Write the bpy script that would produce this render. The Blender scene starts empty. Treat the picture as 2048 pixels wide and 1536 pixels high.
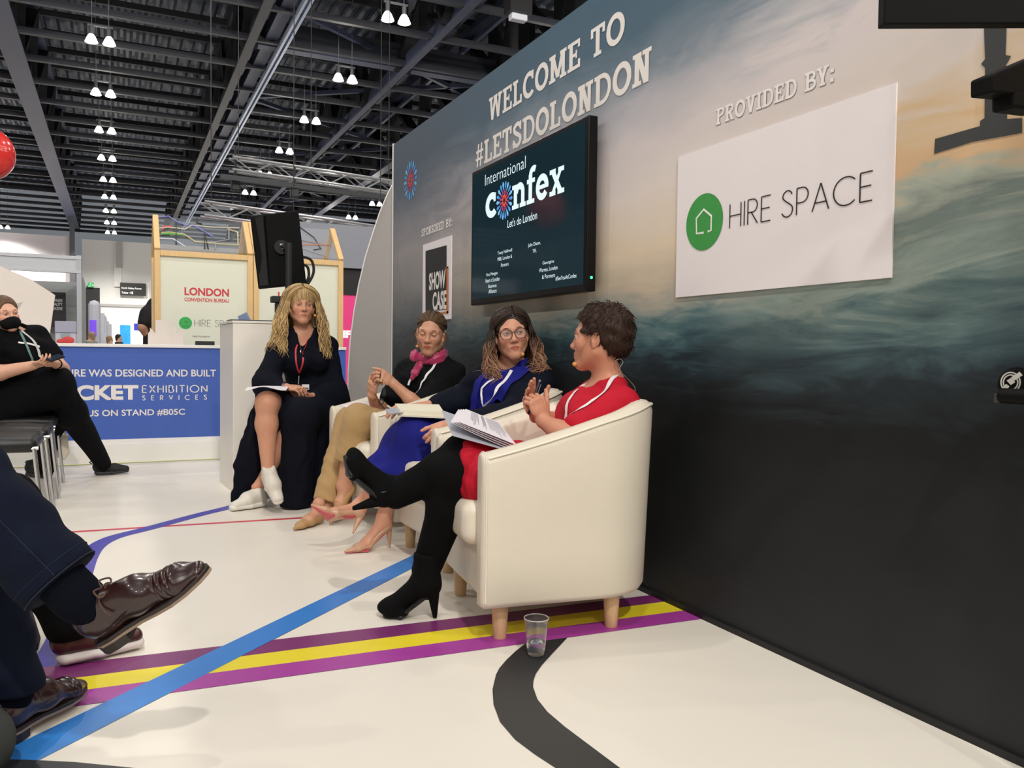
import bpy, bmesh, math, random
import numpy as np
from mathutils import Vector, Matrix
random.seed(7); RNG = np.random.default_rng(7)
SC = bpy.context.scene; COL = SC.collection; PI = math.pi
# ---------------------------------------------------------------- camera
CAM_H = 0.95; FPX = 1650.0
_d = np.array([235-1024, 699-768, FPX]); _e = np.array([1, 0.012, 0.])
_Y = _d/np.linalg.norm(_d); _U = np.cross(_d, _e); _U /= np.linalg.norm(_U)
if _U[1] > 0: _U = -_U
_X = np.cross(_Y, _U)
if _X[0] < 0: _X = -_X
ROT = np.stack([_X, _Y, _U])                     # world = ROT @ camera(right, down, forward)
_r, _dn, _f = ROT[:, 0], ROT[:, 1], ROT[:, 2]
cam = bpy.data.cameras.new('camera'); cam.sensor_fit = 'HORIZONTAL'; cam.sensor_width = 36
cam.lens = FPX/2048*36; cam.clip_start = 0.05; cam.clip_end = 300
co = bpy.data.objects.new('camera', cam); COL.objects.link(co); SC.camera = co
co.matrix_world = Matrix(((_r[0], -_dn[0], -_f[0], 0), (_r[1], -_dn[1], -_f[1], 0), (_r[2], -_dn[2], -_f[2], CAM_H), (0, 0, 0, 1)))
def _ray(px, py): return ROT @ np.array([px-1024., py-768., FPX])
def atfloor(px, py, z=0.0):
    v = _ray(px, py); return np.array([0, 0, CAM_H]) + (z-CAM_H)/v[2]*v
def atx(px, py, X):
    v = _ray(px, py); return np.array([0, 0, CAM_H]) + X/v[0]*v
def aty(px, py, Y):
    v = _ray(px, py); return np.array([0, 0, CAM_H]) + Y/v[1]*v
# ---------------------------------------------------------------- colour management, world, lights
SC.view_settings.view_transform = 'Standard'; SC.view_settings.look = 'None'
SC.view_settings.gamma = 1.0; SC.view_settings.use_curve_mapping = False
SC.view_settings.exposure = -0.2
W = bpy.data.worlds.new('hall_air'); SC.world = W; W.use_nodes = True
W.node_tree.nodes['Background'].inputs[0].default_value = (0.85, 0.92, 1.0, 1)
W.node_tree.nodes['Background'].inputs[1].default_value = 0.22
def lamp(name, loc, power, color=(1, .95, .87), radius=.25, spot=None, target=None):
    l = bpy.data.lights.new(name, 'SPOT' if spot else 'POINT'); l.energy = power; l.color = color; l.shadow_soft_size = radius
    o = bpy.data.objects.new(name, l); COL.objects.link(o); o.location = loc
    if spot:
        l.spot_size = spot; l.spot_blend = .6
        o.rotation_euler = (Vector(target)-Vector(loc)).to_track_quat('-Z', 'Y').to_euler()
    return o
for lx in (-6.85, -.37, 6.15, 12.7):
    for ly in (-15., -10.05, -5.1, -.2, 4.75, 9.7, 14.7): lamp('high_bay_lamp', (lx, ly, 8.7), {-5.1: 2300, -10.05: 1500, -.2: 560}.get(ly, 400) if lx == -.37 else 400, radius=.13)
    for ly in (24.6, 34.5, 44.4, 54.3, 62.): lamp('high_bay_lamp', (lx, ly, 8.7), 75, radius=.2); lamp('high_bay_lamp_beam', (lx, ly, 8.65), 800 if ly < 50 else 3300, radius=.2, spot=2.5, target=(lx, ly+.5, 0))
# ---------------------------------------------------------------- materials
def lin(h):
    h = h.lstrip('#'); c = [int(h[i:i+2], 16)/255 for i in (0, 2, 4)]
    return tuple((x/12.92 if x <= .04045 else ((x+.055)/1.055)**2.4) for x in c)
MATS = {}
def mat(name, hexc, rough=.5, metal=0., var=.05, scale=18., bump=0., bscale=None, emit=0., spec=.5, coat=0., sheen=0., trans=0., vcol=False, alpha=1., stretch=None, sss=0.):
    if name in MATS: return MATS[name]
    m = bpy.data.materials.new(name); m.use_nodes = True; nt = m.node_tree; b = nt.nodes['Principled BSDF']
    c = lin(hexc)
    b.inputs['Roughness'].default_value = rough; b.inputs['Metallic'].default_value = metal
    b.inputs['Specular IOR Level'].default_value = spec; b.inputs['Coat Weight'].default_value = coat
    b.inputs['Sheen Weight'].default_value = sheen; b.inputs['Transmission Weight'].default_value = trans
    b.inputs['Alpha'].default_value = alpha
    if sss: b.inputs['Subsurface Weight'].default_value = sss; b.inputs['Subsurface Radius'].default_value = (.012, .005, .003); b.inputs['Subsurface Scale'].default_value = .5
    tc = nt.nodes.new('ShaderNodeTexCoord'); n = nt.nodes.new('ShaderNodeTexNoise'); n.inputs['Scale'].default_value = scale; n.inputs['Detail'].default_value = 4
    src = tc.outputs['Object']
    if stretch:
        mp = nt.nodes.new('ShaderNodeMapping'); mp.inputs['Scale'].default_value = stretch; nt.links.new(src, mp.inputs[0]); src = mp.outputs[0]
    nt.links.new(src, n.inputs['Vector'])
    mx = nt.nodes.new('ShaderNodeMix'); mx.data_type = 'RGBA'
    mx.inputs[6].default_value = tuple(max(0, x*(1-var)) for x in c)+(1,); mx.inputs[7].default_value = tuple(min(1, x*(1+var)) for x in c)+(1,)
    nt.links.new(n.outputs['Fac'], mx.inputs[0]); out = mx.outputs[2]
    if vcol:
        a = nt.nodes.new('ShaderNodeVertexColor'); a.layer_name = 'tint'
        m2 = nt.nodes.new('ShaderNodeMix'); m2.data_type = 'RGBA'; m2.blend_type = 'MULTIPLY'; m2.inputs[0].default_value = 1
        nt.links.new(out, m2.inputs[6]); nt.links.new(a.outputs[0], m2.inputs[7]); out = m2.outputs[2]
    nt.links.new(out, b.inputs['Base Color'])
    if emit:
        b.inputs['Emission Color'].default_value = c+(1,); b.inputs['Emission Strength'].default_value = emit; m.cycles.emission_sampling = 'NONE'
    if bump:
        n2 = nt.nodes.new('ShaderNodeTexNoise'); n2.inputs['Scale'].default_value = bscale or scale*6; n2.inputs['Detail'].default_value = 3
        nt.links.new(src, n2.inputs['Vector']); bp = nt.nodes.new('ShaderNodeBump'); bp.inputs['Strength'].default_value = bump; bp.inputs['Distance'].default_value = .004
        nt.links.new(n2.outputs['Fac'], bp.inputs['Height']); nt.links.new(bp.outputs[0], b.inputs['Normal'])
    MATS[name] = m; return m
# ---------------------------------------------------------------- object helpers
def thing(name, label, cat, loc=(0, 0, 0), rotz=0., group=None):
    o = bpy.data.objects.new(name, None); COL.objects.link(o); o.location = loc; o.rotation_euler = (0, 0, rotz); o.empty_display_size = .1
    tag(o, label, cat, group); return o
def tag(o, label, cat, group=None):
    o['label'] = label; o['category'] = cat
    if group: o['group'] = group
    return o
def struct(o): o['kind'] = 'structure'; return o
def world_of(o):
    m = Matrix.Translation(o.location) @ o.rotation_euler.to_matrix().to_4x4()
    return (world_of(o.parent) @ m) if o.parent else m
def link(name, me, material, parent=None, world=True):
    """one mesh object; vertices given in world space are moved into the parent's frame"""
    if material is not None:
        for mm in (material if isinstance(material, (list, tuple)) else [material]): me.materials.append(mm)
    o = bpy.data.objects.new(name, me); COL.objects.link(o)
    if parent is not None:
        o.parent = parent
        if world: me.transform(world_of(parent).inverted())
    return o
def dup(root, loc, rotz=0., label=None, group=None):
    r = root.copy(); COL.objects.link(r); r.location = loc; r.rotation_euler = (0, 0, rotz)
    if label: r['label'] = label
    if group: r['group'] = group
    for ch in list(root.children):
        c = ch.copy(); COL.objects.link(c); c.parent = r
        for g in list(ch.children):
            d = g.copy(); COL.objects.link(d); d.parent = c
    return r
def nrm(v): v = np.asarray(v, float); return v/(np.linalg.norm(v)+1e-12)
def frame(d, upv=(0, 0, 1)):
    d = nrm(d); u = np.asarray(upv, float); u = u-d*np.dot(u, d)
    if np.linalg.norm(u) < 1e-4: u = np.array([1., 0, 0])-d*d[0]
    u = nrm(u); return d, np.cross(u, d), u
class MB:
    def __init__(s): s.v = []; s.f = []; s.m = []; s.n = 0
    def add(s, V, F, mi=0):
        V = np.asarray(V, float); s.v.append(V)
        for f in F: s.f.append(tuple(i+s.n for i in f)); s.m.append(mi)
        s.n += len(V); return s
    def box(s, lo, hi, mi=0, M=None):
        x0, y0, z0 = lo; x1, y1, z1 = hi
        V = np.array([(x0,y0,z0),(x1,y0,z0),(x1,y1,z0),(x0,y1,z0),(x0,y0,z1),(x1,y0,z1),(x1,y1,z1),(x0,y1,z1)])
        if M is not None: V = V @ M[:3, :3].T + M[:3, 3]
        return s.add(V, [(3,2,1,0),(4,5,6,7),(0,1,5,4),(1,2,6,5),(2,3,7,6),(3,0,4,7)], mi)
    def bar(s, a, b, w, h, up=(0, 0, 1), mi=0):
        a = np.asarray(a, float); b = np.asarray(b, float); d, sd, u = frame(b-a, up)
        V = [p+sd*w/2*i+u*h/2*j for p in (a, b) for i, j in ((-1,-1),(1,-1),(1,1),(-1,1))]
        return s.add(V, [(0,1,2,3),(7,6,5,4),(0,4,5,1),(1,5,6,2),(2,6,7,3),(3,7,4,0)], mi)
    def tube(s, pts, r, n=8, mi=0, cap=True, closed=False, flat=1.0, up=(0, 0, 1)):
        P = np.asarray(pts, float); k = len(P); R = np.full(k, r) if np.isscalar(r) else np.asarray(r, float)
        T = np.gradient(P, axis=0) if not closed else np.roll(P, -1, 0)-np.roll(P, 1, 0)
        _, sd, u = frame(T[0], up); V = []; a = np.arange(n)*2*PI/n
        for i in range(k):
            t = nrm(T[i]); u = nrm(u-t*np.dot(u, t)); sd = np.cross(t, u)
            V.append(P[i]+R[i]*(np.cos(a)[:, None]*sd+np.sin(a)[:, None]*u*flat))
        V = np.concatenate(V); F = []
        for i in range(k if closed else k-1):
            j = (i+1) % k
            for q in range(n): F.append((i*n+q, i*n+(q+1) % n, j*n+(q+1) % n, j*n+q))
        if cap and not closed: F.append(tuple(range(n))[::-1]); F.append(tuple((k-1)*n+q for q in range(n)))
        return s.add(V, F, mi)
    def lathe(s, prof, c=(0, 0, 0), n=24, mi=0, axis=None):
        a = np.arange(n)*2*PI/n; V = []
        for r, z in prof: V.append(np.stack([r*np.cos(a), r*np.sin(a), np.full(n, z)], 1))
        V = np.concatenate(V)
        if axis is not None:
            d, sd, u = frame(axis, (0, 0, 1) if abs(nrm(axis)[2]) < .9 else (1, 0, 0)); V = V[:, :1]*sd+V[:, 1:2]*u+V[:, 2:]*d
        V = V+np.asarray(c, float); F = []
        for i in range(len(prof)-1):
            for q in range(n): F.append((i*n+q, i*n+(q+1) % n, (i+1)*n+(q+1) % n, (i+1)*n+q))
        return s.add(V, F, mi)
    def ball(s, c, r, n=16, mi=0, sc=(1, 1, 1), R=None):
        m = n//2; V = []; F = []
        for i in range(m+1):
            t = PI*i/m
            for q in range(n):
                V.append((math.sin(t)*math.cos(2*PI*q/n)*r*sc[0], math.sin(t)*math.sin(2*PI*q/n)*r*sc[1], math.cos(t)*r*sc[2]))
        V = np.array(V)
        if R is not None: V = V @ np.asarray(R).T
        for i in range(m):
            for q in range(n): F.append((i*n+q, (i+1)*n+q, (i+1)*n+(q+1) % n, i*n+(q+1) % n))
        return s.add(V+np.asarray(c, float), F, mi)
    def prism(s, poly, nvec, mi=0):
        """closed planar polygon (3-D points) pushed along nvec"""
        P = np.asarray(poly, float); k = len(P); V = np.concatenate([P, P+np.asarray(nvec, float)])
        return s.add(V, [tuple(range(k))[::-1], tuple(range(k, 2*k))]+[(i, (i+1) % k, k+(i+1) % k, k+i) for i in range(k)], mi)
    def mesh(s, name, smooth=True, angle=40):
        me = bpy.data.meshes.new(name); V = np.concatenate(s.v) if s.v else np.zeros((0, 3))
        me.from_pydata(V.tolist(), [], s.f); me.polygons.foreach_set('material_index', s.m)
        bm = bmesh.new(); bm.from_mesh(me); bmesh.ops.remove_doubles(bm, verts=bm.verts, dist=1e-6); bmesh.ops.recalc_face_normals(bm, faces=bm.faces); bm.to_mesh(me); bm.free()
        if smooth:
            me.polygons.foreach_set('use_smooth', [True]*len(me.polygons)); me.set_sharp_from_angle(angle=math.radians(angle))
        return me
    def build(s, name, material, parent=None, world=True, bevel=0., smooth=True, angle=40, seg=2):
        o = link(name, s.mesh(name, smooth, angle), material, parent, world)
        if bevel:
            b = o.modifiers.new('bevel', 'BEVEL'); b.width = bevel; b.segments = seg; b.limit_method = 'ANGLE'; b.angle_limit = math.radians(35); b.harden_normals = False
        return o
def rotz4(a, t=(0, 0, 0)):
    c, s = math.cos(a), math.sin(a); return np.array([[c,-s,0,t[0]],[s,c,0,t[1]],[0,0,1,t[2]],[0,0,0,1.]])
def spline(pts, n=8):
    """Catmull-Rom through the points"""
    P = np.asarray(pts, float); Q = np.concatenate([[2*P[0]-P[1]], P, [2*P[-1]-P[-2]]]); out = []
    for i in range(len(P)-1):
        p0, p1, p2, p3 = Q[i:i+4]
        for t in np.linspace(0, 1, n, endpoint=False):
            out.append(.5*((2*p1)+(-p0+p2)*t+(2*p0-5*p1+4*p2-p3)*t*t+(-p0+3*p1-3*p2+p3)*t**3))
    out.append(P[-1]); return np.array(out)
# ---------------------------------------------------------------- lettering
def place2d(V2, box, plane):
    """2-D shape whose unit box is box=(x0,x1,y0,y1) -> rectangle: plane = (origin, xvec, yvec)"""
    V2 = np.asarray(V2, float); o, xv, yv = [np.asarray(q, float) for q in plane]
    a = (V2[:, 0]-box[0])/(box[1]-box[0]); b = (V2[:, 1]-box[2])/(box[3]-box[2])
    return o+a[:, None]*xv+b[:, None]*yv
def text_mesh(body, bold=0., spacing=1.0):
    cu = bpy.data.curves.new('lettering', 'FONT'); cu.body = body; cu.size = 1; cu.offset = bold; cu.space_character = spacing; cu.resolution_u = 5; cu.fill_mode = 'FRONT'
    o = bpy.data.objects.new('lettering', cu); COL.objects.link(o); dg = bpy.context.evaluated_depsgraph_get()
    me = bpy.data.meshes.new_from_object(o.evaluated_get(dg)); bpy.data.objects.remove(o); bpy.data.curves.remove(cu)
    V = np.empty(len(me.vertices)*3); me.vertices.foreach_get('co', V); V = V.reshape(-1, 3)
    F = [tuple(p.vertices) for p in me.polygons]; bpy.data.meshes.remove(me); return V[:, :2], F
def letters(name, body, plane, material, parent, bold=0., spacing=1.0, full=False):
    """sans lettering fitted into plane (origin, x-vector, y-vector); full: the box spans line height incl. descenders"""
    V, F = text_mesh(body, bold, spacing)
    if len(V) == 0: return None
    y0, y1 = (V[:, 1].min(), V[:, 1].max())
    P = place2d(V, (V[:, 0].min(), V[:, 0].max(), y0, y1), plane)
    b = MB(); b.add(P, F); return b.build(name, material, parent, smooth=False)
def stroke(pts, t):
    P = np.asarray(pts, float); k = len(P); T = np.gradient(P, axis=0); T /= np.linalg.norm(T, axis=1)[:, None]+1e-12
    N = np.stack([-T[:, 1], T[:, 0]], 1); V = np.concatenate([P+N*t/2, P-N*t/2])
    return V, [(i, i+1, k+i+1, k+i) for i in range(k-1)]
def arcpts(cx, cy, rx, ry, a0, a1, n=24):
    a = np.radians(np.linspace(a0, a1, n)); return np.stack([cx+rx*np.cos(a), cy+ry*np.sin(a)], 1)
def slab_glyph(ch, t=.19, sb=.13, ov=.09):
    """slab-serif capital in a box of height 1: list of (V, F), width"""
    L = []
    R = lambda x0, y0, x1, y1: L.append((np.array([(x0,y0),(x1,y0),(x1,y1),(x0,y1)]), [(0,1,2,3)]))
    def stem(x, lo=True, hi=True):
        R(x-t/2, 0, x+t/2, 1)
        if lo: R(x-t/2-ov, 0, x+t/2+ov, sb)
        if hi: R(x-t/2-ov, 1-sb, x+t/2+ov, 1)
    def diag(x0, y0, x1, y1, w=t): L.append((np.array([(x0-w/2,y0),(x0+w/2,y0),(x1+w/2,y1),(x1-w/2,y1)]), [(0,1,2,3)]))
    def S(pts, w=t): L.append(stroke(pts, w))
    x = t/2+ov
    if ch == 'E':
        stem(x); R(x, 0, .68, sb); R(x, 1-sb, .66, 1); R(x, .45, .5, .57); R(.56, 0, .68, .3); R(.55, .72, .66, 1); R(.43, .37, .51, .65); return L, .70
    if ch == 'L': stem(x); R(x, 0, .64, sb); R(.52, 0, .64, .34); return L, .66
    if ch == 'T': R(.25, 0, .25+t, 1); R(.25-ov, 0, .25+t+ov, sb); R(0, 1-sb, .69, 1); R(0, .68, .12, 1); R(.57, .68, .69, 1); return L, .71
    if ch == 'I': stem(x); return L, 2*x+.02
    if ch == 'O': S(arcpts(.42, .5, .42-t/2, .5-t/2*.8, 0, 360, 40)); return L, .84
    if ch == 'C': S(arcpts(.42, .5, .42-t/2, .5-t/2*.8, 52, 318, 34)); R(.58, .66, .70, 1); return L, .76
    if ch == 'D': stem(x); S(np.concatenate([[(x, 1-sb/2)], arcpts(.38, .5, .36, .5-sb/2, 90, -90, 24), [(x, sb/2)]]), .15); return L, .84
    if ch in 'PRB':
        stem(x); S(np.concatenate([[(x, 1-sb/2)], arcpts(.42, .74, .2, .26-sb/2, 90, -90, 18), [(x, .48)]]), .14)
        if ch == 'R': diag(.60, 0, .40, .5, .18); R(.5, 0, .74, sb)
        if ch == 'B': S(np.concatenate([[(x, .5)], arcpts(.44, .28, .22, .28-sb/2, 90, -90, 18), [(x, sb/2)]]), .14)
        return L, (.76 if ch == 'R' else .72)
    if ch == 'S':
        S(spline([(.57, .78), (.46, .90), (.30, .92), (.15, .83), (.13, .70), (.24, .58), (.40, .49), (.54, .38), (.56, .24), (.45, .10), (.28, .07), (.12, .18), (.08, .26)], 5), .17)
        R(.52, .66, .62, 1); R(.04, 0, .14, .34); return L, .66
    if ch == 'N':
        stem(x, True, True); X = .78-x; R(X-t/2*.85, 0, X+t/2*.85, 1); R(X-t/2-ov, 1-sb, X+t/2+ov, 1); diag(X-.02, 0, x+.02, 1, .2); return L, .80
    if ch == 'M':
        stem(x); X = 1.0-x; stem(X); diag(.5, .1, x+.02, 1, .17); diag(.5, .1, X-.02, 1, .17); return L, 1.02
    if ch == 'W':
        for a, b in ((.27, .14), (.27, .5), (.73, .5), (.73, .86)): diag(a, 0, b, 1, .165)
        for q in (.14, .5, .86): R(q-.15, 1-sb, q+.15, 1)
        return L, 1.02
    if ch == 'V':
        diag(.38, 0, .16, 1, .19); diag(.38, 0, .6, 1, .19); R(0, 1-sb, .33, 1); R(.44, 1-sb, .77, 1); return L, .78
    if ch == 'Y':
        R(.28, 0, .28+t, .45); R(.28-ov, 0, .28+t+ov, sb); diag(.37, .4, .14, 1, .18); diag(.37, .4, .6, 1, .18); R(0, 1-sb, .3, 1); R(.45, 1-sb, .75, 1); return L, .76
    if ch == '#': diag(.16, 0, .26, 1, .11); diag(.42, 0, .52, 1, .11); R(.02, .28, .64, .39); R(.05, .61, .67, .72); return L, .70
    if ch == ':': R(.06, 0, .26, .2); R(.06, .5, .26, .7); return L, .32
    if ch == ' ': return L, .42
    # lower case of the screen logo (x-height .68)
    if ch == 'c': S(arcpts(.33, .34, .24, .26, 55, 318, 26), .19); R(.42, .42, .53, .66); return L, .58
    if ch == 'n':
        R(.1, 0, .29, .68); R(0, 0, .39, .12); R(0, .56, .2, .68); S(np.concatenate([arcpts(.44, .42, .19, .19, 180, 0, 16), [(.63, .02)]]), .19); R(.46, 0, .8, .12); return L, .82
    if ch == 'f':
        R(.12, 0, .31, .8); R(.02, 0, .44, .12); R(.02, .56, .46, .68); S(arcpts(.39, .78, .17, .15, 180, 55, 12), .17); return L, .50
    if ch == 'e': S(arcpts(.33, .34, .24, .26, 2, 325, 30), .18); R(.12, .29, .66, .40); return L, .70
    if ch == 'x':
        diag(.56, .03, .14, .65, .2); diag(.14, .03, .56, .65, .15); R(0, 0, .3, .12); R(.4, 0, .72, .12); R(0, .56, .3, .68); R(.42, .56, .7, .68); return L, .74
    return L, .5
def slab_text(name, body, plane, material, parent, gap=.05, **kw):
    b = MB(); x = 0; o, xv, yv = [np.asarray(q, float) for q in plane]; parts = []
    for ch in body:
        L, w = slab_glyph(ch, **kw)
        for V, F in L: parts.append((V+np.array([x, 0]), F))
        x += w+gap
    x -= gap
    n = nrm(np.cross(xv, yv))
    for i, (V, F) in enumerate(parts): b.add(place2d(V, (0, x, 0, 1), plane)+n*(i % 7)*2e-5, F)
    return b.build(name, material, parent, smooth=False)
def thin_text(name, body, plane, material, parent, t=.05, gap=.16):
    """single-stroke capitals"""
    G = {'H': ([[(0,0),(0,1)],[(.55,0),(.55,1)],[(0,.5),(.55,.5)]], .55), 'I': ([[(0,0),(0,1)]], .0), 'R': ([[(0,0),(0,1)],[(0,1),(.2,1)]+arcpts(.22,.74,.22,.26,90,-90,12).tolist()+[(0,.48)],[(.16,.48),(.46,0)]], .46),
         'E': ([[(0,0),(0,1)],[(0,1),(.42,1)],[(0,.52),(.38,.52)],[(0,0),(.42,0)]], .42), 'S': ([spline([(.42,.84),(.34,.96),(.2,1),(.06,.9),(.04,.74),(.16,.6),(.32,.48),(.44,.34),(.42,.12),(.26,0),(.1,.04),(0,.17)],5).tolist()], .45),
         'P': ([[(0,0),(0,1)],[(0,1),(.2,1)]+arcpts(.22,.72,.24,.28,90,-90,12).tolist()+[(0,.44)]], .46), 'A': ([[(0,0),(.32,1)],[(.32,1),(.64,0)],[(.1,.3),(.54,.3)]], .64), 'C': ([arcpts(.45,.5,.45,.5,45,315,26).tolist()], .78),
         'X': ([[(0,0),(.55,1)],[(0,1),(.55,0)]], .55), 'B': ([[(0,0),(0,1)],[(0,1),(.2,1)]+arcpts(.2,.77,.2,.23,90,-90,10).tolist()+[(0,.54)],[(0,.54),(.24,.54)]+arcpts(.24,.27,.24,.27,90,-90,10).tolist()+[(0,0)]], .48),
         'T': ([[(.27,0),(.27,1)],[(0,1),(.54,1)]], .54), 'O': ([arcpts(.45,.5,.45,.5,0,360,32).tolist()], .9), 'N': ([[(0,0),(0,1)],[(0,1),(.58,0)],[(.58,0),(.58,1)]], .58), 'V': ([[(0,1),(.3,0)],[(.3,0),(.6,1)]], .6), ' ': ([], .16)}
    b = MB(); x = 0; parts = []
    for ch in body:
        S, w = G[ch]
        for p in S:
            V, F = stroke(p, t); parts.append((V+np.array([x, 0]), F))
        x += w+gap
    x -= gap
    for V, F in parts: b.add(place2d(V, (0, x, 0, 1), plane), F)
    return b.build(name, material, parent, smooth=False)
def wplane(X, pl, pr, pt):
    """lettering plane on a wall at x=X from pixel corners: left-bottom, right-bottom, left-top"""
    a, b, c = atx(*pl, X), atx(*pr, X), atx(*pt, X); z0 = (a[2]+b[2])/2
    return (np.array([X, a[1], z0]), np.array([0, b[1]-a[1], 0]), np.array([0, 0, c[2]-a[2]]))
def yplane(Y, pl, pr, pt):
    a, b, c = aty(*pl, Y), aty(*pr, Y), aty(*pt, Y); z0 = (a[2]+b[2])/2
    return (np.array([a[0], Y, z0]), np.array([b[0]-a[0], 0, 0]), np.array([0, 0, c[2]-a[2]]))
# ================================================================ the setting
WX = 1.914
def floor_mat():
    m = mat('white_floor_vinyl', '#e8e1d5', rough=.42, var=.03, scale=3., spec=.3); return m
def edge_poly(up, lo): return [atfloor(*p) for p in up]+[atfloor(*p) for p in lo[::-1]]
fm = MB()
fm.add([(-9,-7,0),(1.95,-7,0),(1.95,8.5,0),(-9,8.5,0)], [(0,1,2,3)], 0)
fm.add([(-45,-20,-.02),(60,-20,-.02),(60,72,-.02),(-45,72,-.02)], [(0,1,2,3)], 1)
fm.add([(-9,8.5,-.02),(1.95,8.5,-.02),(1.95,8.5,0),(-9,8.5,0)], [(0,1,2,3)], 0)
_lvl = [0]
def lay(poly, mi):
    _lvl[0] += 1; z = .0003*_lvl[0]
    P = [(p[0], p[1], z) for p in poly]; fm.add(P, [tuple(range(len(P)))], mi)
def lay_strip(cen, w, mi):
    _lvl[0] += 1; z = .0003*_lvl[0]
    V, F = stroke([(p[0], p[1]) for p in cen], w); fm.add(np.column_stack([V, np.full(len(V), z)]), F, mi)
def fl(a, b, t): return (1-t)*np.asarray(a)+t*np.asarray(b)
a, b = atfloor(420, 1047), atfloor(624, 1034.5); lay_strip([fl(a, b, -3.5), a, b, fl(a, b, 3.2)], .042, 3)                       # red
c0, c1 = atfloor(635, 967), atfloor(465, 1013)
pts = [fl(c0, c1, -1.6), c0, c1, atfloor(400, 1029), atfloor(300, 1056)]
pts += [np.array(q+(0,)) for q in ((.01, 4.64), (-.055, 4.54), (-.10, 4.40), (-.125, 4.2), (-.14, 3.9), (-.16, 3.3), (-.19, 2.9), (-.25, 2.68), (-.4, 2.5), (-.7, 2.3))]
lay_strip(spline(pts, 6), .085, 4)                                                                                              # indigo
L0 = [(193.6,1322),(1297,1191)]; L1 = [(110,1361.6),(1324,1204.5)]; L2 = [(167,1381),(1365,1222)]; L3 = [(158,1412),(1398.6,1239)]
def long(l): a, b = atfloor(*l[0]), atfloor(*l[1]); return [fl(a, b, -.55), fl(a, b, 1.02)]
for q, (u, l) in enumerate(((L0, L1), (L1, L2), (L2, L3))): A, B = long(u), long(l); lay([A[0], A[1], B[1], B[0]], 5+q)
up = [(0,1507),(171,1427),(308,1357),(480,1278),(560,1237.6),(716,1163),(831,1109)]; lo = [(66,1529),(220,1454),(347,1386),(480,1317),(591,1260),(742,1183),(840,1130)]
A = [atfloor(*p) for p in up]; B = [atfloor(*p) for p in lo]
lay([fl(A[0], A[3], -.9), fl(A[3], A[6], 1.9), fl(B[3], B[6], 1.9), fl(B[0], B[3], -.9)], 8)                                     # light blue
bl = [(1050.7,1288),(1031,1303.6),(1013,1320.6),(998.6,1337.5),(992,1350),(985,1380),(987,1410),(1000,1445),(1030,1480),(1070,1510),(1110,1536),(1190,1595),(1300,1680)]
br = [(1135,1276),(1106.7,1306),(1083,1332),(1071.5,1349),(1067,1362),(1066,1375),(1075,1400),(1095,1425),(1130,1455),(1170,1485),(1210,1515),(1290,1575),(1400,1660)]
_lvl[0] += 1
V = [atfloor(*p) for p in bl+br]
for v in V: v[2] = .0003*_lvl[0]
k = len(bl); fm.add(V, [(i, i+1, k+i+1, k+i) for i in range(k-1)], 9)
lay([atfloor(50,1521), atfloor(150,1526), atfloor(270,1538), atfloor(420,1560), atfloor(420,1640), atfloor(0,1640), atfloor(-60,1520)], 9)
a, b = atfloor(34, 935), atfloor(439, 918); lay_strip([fl(a, b, -2), a, b, fl(a, b, 1.6)], .05, 10)
floor_o = struct(fm.build('floor', [floor_mat(), mat('hall_concrete', '#8d8b88', .6, var=.1, scale=2), None, mat('line_red', '#d2384a', .35), mat('line_indigo', '#3d36a5', .35), mat('line_plum', '#7b2f6c', .35),
    mat('line_yellow', '#ead72f', .35), mat('line_magenta', '#a63e9b', .35), mat('line_blue', '#2f7fd0', .35), mat('line_black', '#26292d', .4), mat('line_lime', '#d8dc6a', .4)], smooth=False))
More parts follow.
